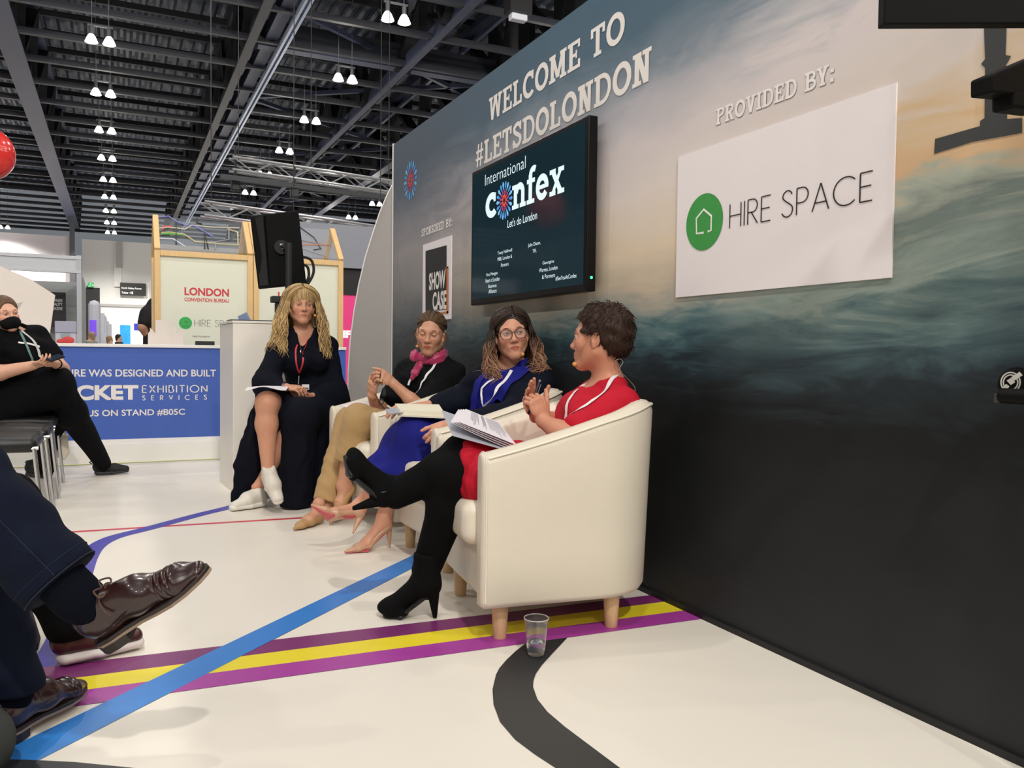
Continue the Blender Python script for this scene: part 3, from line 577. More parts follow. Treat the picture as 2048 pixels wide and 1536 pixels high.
m = MB(); m.add(disc_y((371, 646), 13, Y0+.028), [tuple(range(40))]); m.build('logo_disc', GRL, H1, smooth=False)
house_icon([(371,651),(366,651),(366,645),(371.5,640),(377,645),(377,651),(374,651)], Y0+.026, .008, H1, PW, aty)
thin_text('lettering', 'HIRE SPACE', hpl((389, 654), (486, 653), (389, 641)), GYL, H1, t=.07, gap=.17)
letters('lettering', 'CONNECT THE LONDON WAY', hpl((385, 674.5), (420, 674.5), (385, 671.5)), TB, H1)
# ================================================================ stands far behind
def simple(name, label, cat, lo, hi, material, bevel=0, parent=None):
    m = MB(); m.box(lo, hi); o = m.build(name, material, parent, smooth=False, bevel=bevel)
    if parent is None: tag(o, label, cat)
    return o
SG = mat('shell_grey', '#b9bbc4', .5, var=.03); SGL = mat('shell_light', '#c9cbd0', .5)
sb = thing('shell_scheme_stand', 'pale grey shell scheme stand with fascia behind the white house-shaped panel', 'exhibition stand', (-2, 20.5, 0)); Ys = 20.0
m = MB(); m.box((-6, Ys, 2.6), (-.69, Ys+.06, 2.9)); m.box((-6, Ys-.03, 2.86), (-.69, Ys+.09, 2.93)); m.box((-6, Ys-.03, 2.57), (-.69, Ys+.09, 2.62)); m.build('fascia', SGL, sb, smooth=False)
m = MB(); m.box((-.78, Ys-.02, 0), (-.69, Ys+.07, 2.95)); m.build('corner_post', SG, sb, smooth=False)
m = MB(); m.box((-6, Ys+2.5, 0), (-.69, Ys+2.56, 2.55)); m.build('back_panel', mat('shell_panel', '#a3a6a6', .6, var=.03), sb, smooth=False)
m = MB(); m.box((-.76, Ys+.05, 0), (-.71, Ys+2.5, 2.6)); m.build('side_panel', mat('shell_panel', '#a3a6a6', .6, var=.03), sb, smooth=False)
po0, po1 = aty(104, 584, 22.0), aty(132, 655, 22.0); o = simple('poster', 'black poster with white FREE QUALITY MAGAZINE lettering', 'poster', (po0[0]-.25, 22.0, po1[2]), (po1[0], 22.02, po0[2]), mat('poster_black', '#17171b', .5))
for k_, (tx, yb) in enumerate((('FREE', 604), ('QUALITY', 612), ('MAGAZINE', 620))):
    letters('lettering', tx, yplane(21.99, ({0: 107, 1: 99.5, 2: 97}[k_], yb), (125, yb), (105, yb-6)), mat('poster_white', '#cfcfd2', .5), o, bold=.02)
a_, b_ = aty(110, 642, 18.0), aty(152, 690, 18.0); kt = thing('photo_kiosk', 'pale grey kiosk cabinet with a red picture in its window', 'kiosk', ((a_[0]+b_[0])/2, 18.15, 0))
x0, x1, zt = a_[0], b_[0], a_[2]
m = MB(); m.box((x0, 18, 0), (x1, 18.5, zt-.22)); m.build('body', mat('kiosk_grey', '#c6c6d2', .45), kt, smooth=False, bevel=.01)
m = MB(); m.box((x0-.005, 17.98, zt-.22), (x1+.005, 18.5, zt)); m.build('top_box', mat('kiosk_lilac', '#a9a9bd', .45), kt, smooth=False, bevel=.01)
wz0, wz1 = aty(0, 688, 18)[2], aty(0, 668, 18)[2]; m = MB(); m.box((x0+.1, 17.985, wz0-.05), (x1-.1, 17.995, wz1+.04)); m.build('window', mat('kiosk_window', '#9aa6a8', .4), kt, smooth=False)
m = MB(); m.ball(((x0+x1)/2+.04, 17.98, (wz0+wz1)/2), .1, 14, sc=(1.1, .06, .7)); m.ball(((x0+x1)/2-.08, 17.98, (wz0+wz1)/2-.02), .06, 12, sc=(1.2, .06, .7)); m.build('red_picture', mat('kiosk_red', '#d2413f', .5, emit=.1), kt)
# row of pale shell units with lit screen
ux0, ux1 = aty(176, 598, 26)[0], aty(200, 598, 26)[0]; uz = aty(176, 600, 26)[2]; ut = thing('product_stand', 'tall pale lilac display unit with a purple lit screen', 'display stand', ((ux0+ux1)/2, 26.5, 0))
m = MB(); m.box((ux0, 26, 0), (ux1, 27.0, uz)); m.build('body', mat('unit_lilac', '#cbccd9', .45), ut, smooth=False, bevel=.12)
s0, s1 = aty(179, 640, 25.97), aty(193, 672, 25.97); m = MB(); m.box((s0[0], 25.97, s1[2]), (s1[0], 26.0, s0[2])); m.build('screen', mat('screen_purple', '#6a3fd0', .4, var=.6, scale=6, emit=.8), ut, smooth=False)
for q, (pxa, pxb, pyt, Yq) in enumerate(((203, 208, 626, 31), (208, 212, 632, 36), (212, 217, 642, 42), (217, 223, 648, 50))):
    a0, a1 = aty(pxa-4, pyt, Yq), aty(pxb, pyt, Yq); simple('shell_partition', 'pale grey partition in the receding row beside the purple screen, %s one' % ordn[q], 'partition', (a0[0], Yq, 0), (a1[0], Yq+3.6, a0[2]), mat('unit_lilac', '#cbccd9', .45))['group'] = 'receding partitions'
def banner(label, px0, px1, pt, Y, screen, col):
    a0, a1 = aty(px0, pt, Y), aty(px1, pt, Y); t = thing('lightbox_banner', label, 'lightbox', ((a0[0]+a1[0])/2, Y, 0), 0, 'lightbox banners')
    m = MB(); m.box((a0[0], Y, 0), (a1[0], Y+.3, a0[2])); m.build('frame', mat('lightbox_white', '#f3f5f8', .5, emit=.75), t, smooth=False)
    b0, b1 = aty(*screen[0], Y-.02), aty(*screen[1], Y-.02); m = MB(); m.box((b0[0], Y-.02, b1[2]), (b1[0], Y, b0[2])); m.build('picture', mat('lightbox_'+col[1:], col, .4, var=.35, scale=5, emit=.7), t, smooth=False)
banner('white lightbox with a pale blue picture beyond the counter', 235, 261, 647, 34, ((240, 650), (261, 692)), '#2a9fd8')
banner('white lightbox with a deep blue square beyond the counter', 262, 292, 644, 33.6, ((268, 647), (284, 661)), '#2a3fc4')
# hall signs
def signy(label, px0, py0, px1, py1, Y, colr, name='hall_sign'):
    a0, a1 = aty(px0, py0, Y), aty(px1, py1, Y); return simple(name, label, 'sign', (a0[0], Y, a1[2]), (a1[0], Y+.08, a0[2]), colr)
o = signy('black hanging hall sign pointing to North Gallery Rooms and Toilets', 240, 565, 292, 592, 67.7, mat('sign_black', '#1b1b1d', .5))
letters('lettering', 'North Gallery Rooms', yplane(67.68, (243, 579), (283, 580), (243, 574)), mat('sign_white', '#e8e8e8', .5, emit=.2), o, bold=.03)
letters('lettering', 'Toilets', yplane(67.68, (243, 587), (256, 587.5), (243, 583)), mat('sign_white', '#e8e8e8', .5, emit=.2), o, bold=.03)
letters('lettering', '→ & ♿', yplane(67.68, (257, 588), (266, 588), (257, 583)), mat('sign_white', '#e8e8e8', .5, emit=.2), o, bold=.03)
signy('narrow black hall sign beside the wooden house post', 304, 567, 313, 592, 67.7, mat('sign_black', '#1b1b1d', .5))
o = signy('small green running-man exit sign above the black doorway', 175.5, 565, 188, 574.5, 67.6, mat('exit_green', '#23a055', .5, emit=.6))
a0 = aty(181, 570, 67.58); m = MB(); m.ball(a0+np.array([0, 0, .1]), .035, 10, sc=(1, .3, 1)); m.bar(a0+np.array([0, 0, .06]), a0+np.array([-.04, 0, -.04]), .05, .02); m.bar(a0+np.array([-.04, 0, -.04]), a0+np.array([.05, 0, -.1]), .03, .02); m.bar(a0+np.array([-.04, 0, -.04]), a0+np.array([-.14, 0, -.12]), .03, .02); m.bar(a0+np.array([.12, 0, 0]), a0+np.array([.2, 0, 0]), .02, .1); m.build('pictogram', mat('sign_white', '#e8e8e8', .5, emit=.2), o)
# pink stand seen between the house and the curved panel
pk = thing('pink_stand', 'bright pink stand wall with white letters under a black header', 'exhibition stand', (4.5, 14, 0))
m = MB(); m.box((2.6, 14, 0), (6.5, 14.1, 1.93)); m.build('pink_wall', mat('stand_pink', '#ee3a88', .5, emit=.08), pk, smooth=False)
m = MB(); m.box((2.6, 13.98, 1.93), (6.5, 14.12, 2.38)); m.build('header', mat('stand_black', '#161618', .6), pk, smooth=False)
m = MB(); m.box((2.6, 13.9, 2.38), (6.5, 14.3, 3.1)); m.build('grey_header', mat('stand_greyhead', '#8d8f99', .6), pk, smooth=False)
letters('lettering', 'IF', yplane(13.985, (684, 676), (703, 676), (684, 661)), mat('print_white_lit', '#f4f0f2', .5, emit=.5), pk, bold=.06)
# red balloon
bc = aty(-27, 307, 9.0); br_ = .235; bt = thing('helium_balloon', 'shiny red round balloon floating at the far left', 'balloon', (bc[0], bc[1], bc[2]-br_*1.1)); m = MB(); m.ball(bc, br_, 40, sc=(1, 1, 1.04)); m.build('balloon_skin', mat('balloon_red', '#d8302c', .22, var=.12, scale=3, coat=.5), bt)
m = MB(); m.lathe([(0, 0), (.02, -.005), (.012, .02), (0, .03)], bc-np.array([0, 0, br_*1.04+.02]), 10); m.build('knot', mat('balloon_red', '#d8302c', .22), bt)
m = MB(); m.tube([bc-np.array([0, 0, br_*1.04]), bc-np.array([-.02, 0, 1.5]), (bc[0], bc[1], -.02)], .003, 5); m.build('string', CB, bt)
V, F = text_mesh('oa'); V = (V-V.min(0))/(V.max(0)-V.min(0)); nx = (V[:, 0]-.1)*.55+.28; nz = (V[:, 1]-.5)*.2+.1
vv = np.stack([nx, -np.sqrt(np.clip(1-nx**2-nz**2, .02, 1)), nz], 1); m = MB(); m.add(bc+vv*br_*np.array([1, 1, 1.04])*1.004, F); m.build('lettering', mat('balloon_letter', '#ef7a70', .4), bt)
# ================================================================ smooth-blended bodies (implicit surfaces meshed by surface nets)
class SDF:
    """list of blended primitives; vertices can be tinted and later re-projected onto the surface"""
    def __init__(s): s.p = []; s.disp = None
    def _a(s, fn, c, r, k, op, nm): s.p.append((fn, np.asarray(c, float), float(r), k, op, nm)); return s
    def rc(s, a, b, r1, r2=None, k=.02, op='u', nm=None):
        a = np.asarray(a, float); b = np.asarray(b, float); r2 = r1 if r2 is None else r2; d = b-a; L2 = max(d@d, 1e-9)
        def fn(P):
            q = P-a; t = np.clip((q@d)/L2, 0, 1); return np.sqrt(np.maximum(((q-t[:, None]*d)**2).sum(1), 1e-12))-(r1+(r2-r1)*t)
        return s._a(fn, (a+b)/2, math.sqrt(L2)/2+max(r1, r2), k, op, nm)
    def chain(s, pts, rs, k=.02, nm=None):
        for i in range(len(pts)-1): s.rc(pts[i], pts[i+1], rs[i], rs[i+1], k, nm=nm)
        return s
    def ell(s, c, r, R=None, k=.02, op='u', nm=None):
        c = np.asarray(c, float); r = np.asarray(r, float); R = np.eye(3) if R is None else np.asarray(R, float)   # rows of R: local axes
        def fn(P):
            q = (P-c)@R.T; k0 = np.sqrt(((q/r)**2).sum(1)); k1 = np.sqrt(((q/(r*r))**2).sum(1)); return k0*(k0-1)/np.maximum(k1, 1e-9)
        return s._a(fn, c, r.max(), k, op, nm)
    def ec(s, a, b, w, r1, r2=None, ratio=1.5, ratio2=None, k=.02, op='u', nm=None):
        """round cone of elliptical section: radius r across, r*ratio along w"""
        a = np.asarray(a, float); b = np.asarray(b, float); r2 = r1 if r2 is None else r2; ratio2 = ratio if ratio2 is None else ratio2; d = b-a; L2 = max(d@d, 1e-9); w = nrm(np.asarray(w, float)-d*(np.dot(w, d)/L2))
        def fn(P):
            q = P-a; t = np.clip((q@d)/L2, 0, 1); q = q-t[:, None]*d; u = q@w; ra = ratio+(ratio2-ratio)*t; qq = (q*q).sum(1)-u*u+(u/ra)**2
            return np.sqrt(np.maximum(qq, 1e-12))-(r1+(r2-r1)*t)
        return s._a(fn, (a+b)/2, math.sqrt(L2)/2+max(r1*max(ratio, 1), r2*max(ratio2, 1)), k, op, nm)
    def box(s, c, h, R=None, r=.01, k=.01, op='u', nm=None):
        c = np.asarray(c, float); h = np.asarray(h, float); R = np.eye(3) if R is None else np.asarray(R, float)
        def fn(P):
            q = np.abs((P-c)@R.T)-(h-r); return np.sqrt((np.maximum(q, 0)**2).sum(1))+np.minimum(q.max(1), 0)-r
        return s._a(fn, c, np.linalg.norm(h), k, op, nm)
    def plane(s, c, n, k=.004):
        """cut away the side n points to"""
        c = np.asarray(c, float); n = nrm(n); return s._a(lambda P: (P-c)@n, c, 1e6, k, 'i', None)
    def hull(s, pts, r, k=.03, nm=None):
        for i in range(len(pts)):
            for j in range(i+1, len(pts)): s.rc(pts[i], pts[j], r, r, k, nm=nm)
        return s
    @staticmethod
    def comb(d, e, k, op):
        if op == 'u': h = np.clip(.5+.5*(d-e)/k, 0, 1); return d+(e-d)*h-k*h*(1-h)
        if op == 's': e = -e
        h = np.clip(.5-.5*(d-e)/k, 0, 1); return d+(e-d)*h+k*h*(1-h)
    def eval(s, P):
        d = np.full(len(P), 9.)
        for fn, c, r, k, op, nm in s.p:
            if r > 1e5: d = s.comb(d, fn(P), k, op); continue
            near = np.where(((P-c)**2).sum(1) < (r+k+.05)**2)[0]
            if len(near): d[near] = s.comb(d[near], fn(P[near]), k, op)
        if s.disp is not None:
            m = np.abs(d) < .05
            if m.any(): d[m] += s.disp(P[m])
        return d
    def nearest(s, P, nm):
        d = np.full(len(P), 9.)
        for fn, c, r, k, op, n2 in s.p:
            if n2 == nm: d = np.minimum(d, fn(P))
        return d
    def grid(s, h):
        lo = np.min([c-r for f, c, r, k, op, n in s.p if op == 'u' and r < 1e5], 0)-.02; hi = np.max([c+r for f, c, r, k, op, n in s.p if op == 'u' and r < 1e5], 0)+.02
        B = 8; nb = np.ceil((hi-lo)/(B*h)).astype(int)+1; N = nb*B+1
        ii = np.stack(np.meshgrid(*[np.arange(n) for n in nb], indexing='ij'), -1).reshape(-1, 3)
        cen = lo+(ii+.5)*B*h; rad = B*h*math.sqrt(3)/2
        d = np.full(len(cen), 9.)
        for fn, c, r, k, op, nm in s.p: d = s.comb(d, fn(cen), k, op)
        G = np.full(tuple(N), 1., np.float32); near = np.abs(d) < rad*1.35+.012
        neg = np.where((d < 0) & ~near)[0]
        for q in ii[neg]: G[q[0]*B:q[0]*B+B+1, q[1]*B:q[1]*B+B+1, q[2]*B:q[2]*B+B+1] = -1
        act = ii[near]; loc = np.stack(np.meshgrid(*[np.arange(B+1)]*3, indexing='ij'), -1).reshape(-1, 3)
        for st in range(0, len(act), 3000):
            A = act[st:st+3000]; idx = (A[:, None, :]*B+loc[None]).reshape(-1, 3); P = lo+idx*h; n = len(A); m = len(loc)
            dd = np.full((n, m), 9.); ac = lo+(A+.5)*B*h
            for fn, c, r, k, op, nm in s.p:
                sel = np.where(np.abs(fn(ac)) < rad*2.2+k+.02)[0] if op != 'u' else np.where(fn(ac) < rad*2.2+k+.02)[0]
                if op == 'i': sel = np.arange(n)
                if len(sel): Q = P.reshape(n, m, 3)[sel].reshape(-1, 3); dd[sel] = s.comb(dd[sel].reshape(-1), fn(Q), k, op).reshape(-1, m)
            dd = dd.reshape(-1)
            if s.disp is not None:
                q = np.abs(dd) < .06; dd[q] += s.disp(P[q])
            G[idx[:, 0], idx[:, 1], idx[:, 2]] = dd
        return G, lo
    def surf(s, h):
        G, lo = s.grid(h); S = G < 0; n = np.array(G.shape)-1
        c = np.zeros(tuple(n), np.int8)
        for dx in (0, 1):
            for dy in (0, 1):
                for dz in (0, 1): c += S[dx:dx+n[0], dy:dy+n[1], dz:dz+n[2]]
        cell = np.argwhere((c > 0) & (c < 8)); vid = np.full(tuple(n), -1, np.int64); vid[tuple(cell.T)] = np.arange(len(cell))
        acc = np.zeros((len(cell), 3)); cnt_ = np.zeros(len(cell)); cor = [(0,0,0),(1,0,0),(0,1,0),(1,1,0),(0,0,1),(1,0,1),(0,1,1),(1,1,1)]
        val = [G[cell[:, 0]+a, cell[:, 1]+b, cell[:, 2]+e].astype(float) for a, b, e in cor]
        for i in range(8):
            for ax in range(3):
                if cor[i][ax] == 0:
                    j = i+(1 << ax); m = (val[i] < 0) != (val[j] < 0); t = np.where(m, val[i]/(val[i]-val[j]+1e-20), 0)
                    p = np.array(cor[i], float)[None]+np.eye(3)[ax]*t[:, None]; acc[m] += p[m]; cnt_[m] += 1
        V = lo+(cell+acc/cnt_[:, None])*h; F = []
        for ax in range(3):
            sl0 = [slice(None)]*3; sl1 = [slice(None)]*3; sl0[ax] = slice(0, -1); sl1[ax] = slice(1, None)
            e = np.argwhere(S[tuple(sl0)] != S[tuple(sl1)]); a1, a2 = (ax+1) % 3, (ax+2) % 3
            ok = (e[:, a1] > 0) & (e[:, a2] > 0) & (e[:, a1] < n[a1]) & (e[:, a2] < n[a2]) & (e[:, ax] < n[ax]); e = e[ok]
            def cid(o1, o2): q = e.copy(); q[:, a1] -= o1; q[:, a2] -= o2; return vid[tuple(q.T)]
            f = np.stack([cid(1, 1), cid(0, 1), cid(0, 0), cid(1, 0)], 1); inside = S[tuple(e.T)]
            f[~inside] = f[~inside][:, ::-1]; F.append(f)
        return V, np.concatenate(F)
    def grad(s, P, e=.0012):
        g = np.stack([s.eval(P+np.eye(3)[i]*e)-s.eval(P-np.eye(3)[i]*e) for i in range(3)], 1)/(2*e); return g
    def snap(s, P, it=1, lim=.004):
        for _ in range(it):
            d = s.eval(P); g = s.grad(P); P = P-g*np.clip(d/np.maximum((g*g).sum(1), .1), -lim, lim)[:, None]
        return P
def flesh(name, sdf, h, material, parent, refine=(), tint=None, snap=True, smooth_it=0):
    V, F = sdf.surf(h)
    me = bpy.data.meshes.new(name); me.from_pydata(V.tolist(), [], F.tolist())
    for reg in refine:                                    # (centre, radius): one more level of detail there
        bm = bmesh.new(); bm.from_mesh(me); c, r = Vector(reg[0]), reg[1]
        ed = [e for e in bm.edges if (e.verts[0].co-c).length < r and (e.verts[1].co-c).length < r]
        bmesh.ops.subdivide_edges(bm, edges=ed, cuts=1, use_grid_fill=True); bm.to_mesh(me); bm.free()
    n = len(me.vertices); P = np.empty(n*3); me.vertices.foreach_get('co', P); P = P.reshape(-1, 3)
    if snap: P = sdf.snap(P, 2 if refine else 1); me.vertices.foreach_set('co', P.reshape(-1))
    me.polygons.foreach_set('use_smooth', [True]*len(me.polygons)); me.update()
    if tint is not None:
        col = np.ones((n, 4)); col[:, :3] = tint(P); a = me.color_attributes.new('tint', 'FLOAT_COLOR', 'POINT'); a.data.foreach_set('color', col.reshape(-1))
    return link(name, me, material, parent)
def folds(dirv, freq, amp, seed=0, along=None):
    """soft cloth creases running across dirv"""
    d = nrm(dirv); r = np.random.default_rng(seed); o1 = np.cross(d, (0, 0, 1)) if abs(d[2]) < .9 else np.array([1., 0, 0]); o1 = nrm(o1); o2 = np.cross(d, o1); ph = r.uniform(0, 6, 4)
    def f(P):
        w = .03*np.sin(P@o1*21+ph[0])+.025*np.sin(P@o2*17+ph[1])
        return amp*(np.sin((P@d+w)*freq+ph[2])*.6+.4*np.sin((P@d-w*1.3)*freq*1.9+ph[3])*np.sin(P@o1*15+ph[1]))
    return f
def atd(px, py, D): return np.array([0, 0, CAM_H])+_ray(px, py)*(D/FPX)
def tinted(o, fn):
    me = o.data; n = len(me.vertices); P = np.empty(n*3); me.vertices.foreach_get('co', P); P = P.reshape(-1, 3); M_ = np.array(world_of(o.parent)) if o.parent else np.eye(4); P = P@M_[:3, :3].T+M_[:3, 3]
    col = np.ones((n, 4)); col[:, :3] = fn(P); a = me.color_attributes.new('tint', 'FLOAT_COLOR', 'POINT'); a.data.foreach_set('color', col.reshape(-1)); return o
# ---------------------------------------------------------------- heads
class Head:
    """pose of a head: centre c, forward f, up u; local coordinates (forward, left, up)"""
    def __init__(s, c, f, u=(0, 0, 1), sc=1.0):
        s.c = np.asarray(c, float); s.f = nrm(f); u = np.asarray(u, float); s.u = nrm(u-s.f*np.dot(u, s.f)); s.l = np.cross(s.u, s.f); s.sc = sc; s.R = np.stack([s.f, s.l, s.u])
    def p(s, a, b=0., c=0.): return s.c+(s.f*a+s.l*b+s.u*c)*s.sc
    def loc(s, P): return ((np.asarray(P)-s.c)@s.R.T)/s.sc
    def add(s, S, nose=1., jaw=1., cheek=1., lipf=1.):
        k = s.sc; e = lambda c, r, kk=.02, op='u', nm='head', R=None: S.ell(s.p(*c), np.array(r)*k, s.R if R is None else R, kk*k, op, nm)
        rc = lambda a, b, r1, r2, kk=.012, nm='head': S.rc(s.p(*a), s.p(*b), r1*k, r2*k, kk*k, 'u', nm)
        e((-.018, 0, .036), (.094, .073, .080)); e((.022, 0, -.022), (.066, .060, .082), .03)
        for q in (-1, 1):
            rc((-.004, .050*q*jaw, -.055), (.062, .014*q, -.098), .018, .014, .035); e((.056, .036*q, -.022), (.022, .022*cheek, .022), .03)
            rc((.080, .010*q, .024), (.062, .046*q, .022), .009, .007, .022)
        e((.070, 0, -.096), (.020, .020, .017), .025)
        e((.074, 0, -.062), (.020, .026, .018), .02)
        for q in (-1, 1): e((.091, .032*q, .004), (.016, .0175, .011), .014, 's')
        rc((.084, 0, .012), (.100*nose+.0, 0, -.025), .0072, .0092, .014); e((.1015*nose, 0, -.0285), (.0105, .0108, .0090), .010)
        for q in (-1, 1): e((.092*nose, .0115*q, -.033), (.010, .0082, .0080), .008)
        for q in (-1, 1): e((.1015*nose, .006*q, -.0395), (.004, .003, .003), .003, 's')
        for q in (-1, 1):
            rc((.0925, 0, -.0575), (.080, .021*q, -.0615), .0048*lipf, .0026, .006, 'lip'); rc((.0905, 0, -.0675), (.080, .019*q, -.0635), .0062*lipf, .0026, .006, 'lip')
        S.rc(s.p(.0985, -.016, -.0628), s.p(.0985, .016, -.0628), .0022*k, .0022*k, .003*k, 's')
        for q in (-1, 1):
            ax = nrm(s.u*.97-s.f*.22); ay = nrm(np.cross(s.l, ax)); Re = np.stack([ax, ay*1.0, np.cross(ax, ay)])
            S.ell(s.p(-.012, .076*q, -.006), np.array([.032, .019, .0075])*k, Re, .008*k, 'u', 'ear'); S.ell(s.p(-.006, .0865*q, -.003), np.array([.021, .0115, .0085])*k, Re, .003*k, 's', None)
            S.ell(s.p(-.002, .073*q, -.033), np.array([.010, .008, .006])*k, Re, .006*k, 'u', 'ear')
        return s
    def neck(s, S, base, r0=.05, r1=.058):
        S.ec(s.p(-.022, 0, -.045), base, s.l, r0*s.sc, r1, 1.04, 1.15, .035, 'u', 'neck')
    def tint(s, P, lips=(.80, .45, .45), blush=.16, brow=None):
        q = s.loc(P); col = np.ones((len(P), 3)); near = np.abs(q).max(1) < .13
        m = np.exp(-(((q[:, 0]-.075)/.03)**2+((np.abs(q[:, 1])-.038)/.02)**2+((q[:, 2]+.028)/.02)**2))*near; col *= 1-m[:, None]*np.array([0, blush, blush*.8])
        l = np.clip((1.0-(np.abs(q[:, 1])/.0235)**2-((q[:, 2]+.0635)/.0098)**2)*3, 0, 1)*(q[:, 0] > .07)*near; col = col*(1-l[:, None])+col*np.array(lips)*l[:, None]
        dk = np.exp(-((q[:, 2]+.0628)/.0016)**2)*(np.abs(q[:, 1]) < .021)*(q[:, 0] > .07)*near; col *= 1-.5*dk[:, None]
        es = np.exp(-(((np.abs(q[:, 1])-.031)/.018)**2+((q[:, 2]-.007)/.011)**2))*(q[:, 0] > .05)*near; col *= 1-es[:, None]*np.array([.16, .22, .2])
        nb = np.exp(-(((np.abs(q[:, 1])-.0065)/.0035)**2+((q[:, 2]+.0405)/.003)**2))*(q[:, 0] > .085)*near; col *= 1-.6*nb[:, None]
        return col
    def face_parts(s, parent, skin, iris='#4d5a5e', openness=.55, brow='#6b5138', gaze=(0, 0), lash=True, browlift=0.):
        """eyes with lids, lashes and brows"""
        EW = mat('eye_white', '#e6dfd8', .25, var=.01); IR = mat('eye_iris_'+iris[1:], iris, .2); PU = mat('eye_pupil', '#0c0a0a', .15); LS = mat('eye_lash', '#2a1d18', .7); BR = mat('brow_'+brow[1:], brow, .8, var=.2, scale=120)
        for q in (-1, 1):
            cl = np.array([.0735, .0315*q, .004]); r = .0125*s.sc; c = s.p(*cl); g = nrm(s.f+s.l*gaze[0]+s.u*gaze[1]); Rr = np.stack([*frame(g, s.u)]).T
            m = MB(); m.ball(c, r, 20)
            a = np.arange(16)*2*PI/16; d, sd, u = frame(g, s.u)
            for rad, mi, off in ((.0062, 1, .0002), (.0029, 2, .0004)):
                rr = rad*s.sc; ring = c+d*(math.sqrt(r*r-rr*rr)+off)+np.outer(np.cos(a), sd)*rr+np.outer(np.sin(a), u)*rr; m.add(np.concatenate([ring, [c+d*(r+off+.0002)]]), [(i, (i+1) % 16, 16) for i in range(16)], mi)
            m.build('eye', [EW, IR, PU], parent)
            def lid(a0, a1, nm):
                """spherical shell from the lid edge (pitch a0) to pitch a1, opening narrows at the corners"""
                V = []; nu, nv = 15, 6
                for i in range(nu):
                    th = (i/(nu-1)-.5)*2; yaw = th*1.25; e0 = a0*math.cos(th*PI/2)**.7
                    for j in range(nv):
                        ph = e0+(a1-e0)*j/(nv-1); V.append(c+(s.f*math.cos(ph)*math.cos(yaw)+s.l*math.sin(yaw)*math.cos(ph)+s.u*math.sin(ph))*(r+.0011*s.sc))
                F = [(i*nv+j, (i+1)*nv+j, (i+1)*nv+j+1, i*nv+j+1) for i in range(nu-1) for j in range(nv-1)]
                b = MB(); b.add(V, F); tinted(b.build(nm, skin, parent), lambda Q: np.ones((len(Q), 3))*.93); return [V[i*nv] for i in range(nu)]
            e = lid(.62*openness, 1.45, 'upper_eyelid'); lid(-.50*openness, -1.45, 'lower_eyelid')
            if lash: b = MB(); b.tube(np.array(e)+s.f*.0006, .0010*s.sc, 5); b.build('eyelashes', LS, parent)
            b = MB(); pts = spline([s.p(.0855, .012*q, .0235+browlift), s.p(.0835, .026*q, .0285+browlift), s.p(.0725, .043*q, .0265+browlift), s.p(.061, .052*q, .0205+browlift)], 6); k = len(pts)
            b.tube(pts, np.array([.0028+.0016*math.sin(PI*min(1, i/(k-1)*1.3)) if i < k-1 else .0008 for i in range(k)])*s.sc, 6, flat=.5, up=s.u); b.build('eyebrow', BR, parent)
def neckhole(D, nb, f, w=.066, deep=.05, k=.012):
    f = nrm(f); l = np.cross((0, 0, 1), f); D.ell(np.asarray(nb)+np.array([0, 0, .035])+f*.012, (w*1.0, w, .052), np.stack([f, l, (0, 0, 1)]), k, 's'); D.ell(np.asarray(nb)+f*.055+np.array([0, 0, .02]), (.05, w*.8, deep), np.stack([f, l, (0, 0, 1)]), k, 's'); D.plane(np.asarray(nb)+np.array([0, 0, .055]), (0, 0, 1)); return D
# ---------------------------------------------------------------- hands
def hand(S, wrist, d, n, side, curl=(.5, .5, .5, .5), spread=.06, thumb=(.6, .35, .5), sc=.92, kk=.0035, finger_dirs=None):
    """d: wrist->knuckles, n: the way the palm faces, side: +1 if the thumb is on cross(n,d) side; thumb=(out, forward, palmward)"""
    d = nrm(d); n = nrm(np.asarray(n, float)-d*np.dot(n, d)); t = np.cross(n, d)*side; W = np.asarray(wrist, float); s = sc
    S.ec(W, W+d*.045*s, t, .018*s, .0145*s, 1.35, 2.2, .015, nm='hand'); S.ec(W+d*.04*s, W+d*.078*s, t, .0135*s, .0115*s, 2.4, 3.0, .012, nm='hand')
    S.ell(W+d*.03*s+t*.022*s+n*.008*s, np.array([.026, .016, .014])*s, np.stack([d, t, n]), .012, 'u', 'hand')
    tips = []
    for i, (off, L, r) in enumerate(((.030, .074, .0088), (.010, .082, .0090), (-.010, .076, .0085), (-.029, .060, .0075))):
        base = W+d*(.082-abs(off-.005)*.25)*s+t*off*s; dirv = nrm(d+t*(off*spread*33)); c = curl[i]; cs = c if hasattr(c, '__len__') else (c*.9, c*1.15, c*.8)
        p = base; pts = [p-dirv*.018*s, p]; ang = 0
        for f, a in zip((.46, .31, .23), cs):
            ang += a; p = p+(dirv*math.cos(ang)+n*math.sin(ang))*L*f*s; pts.append(p)
        rs = [r*1.05*s, r*1.03*s, r*.95*s, r*.88*s, r*.72*s]
        S.rc(pts[0], pts[1], rs[0], rs[1], .008, nm='hand')
        for j in range(1, 4): S.rc(pts[j], pts[j+1], rs[j], rs[j+1], kk, nm='hand')
        tips.append(pts)
    o, fw, pw = thumb; b0 = W+d*.018*s+t*.024*s+n*.006*s; td = nrm(d*fw+t*o+n*pw*.5); p1 = b0+td*.040*s; td2 = nrm(td+n*pw*.35+d*.15); p2 = p1+td2*.032*s; td3 = nrm(td2+n*pw*.3-t*.12+d*.1); p3 = p2+td3*.024*s
    S.rc(b0, p1, .0125*s, .0105*s, .010, nm='hand'); S.rc(p1, p2, .0102*s, .0092*s, kk, nm='hand'); S.rc(p2, p3, .0092*s, .0072*s, kk, nm='hand')
    return tips, [b0, p1, p2, p3]
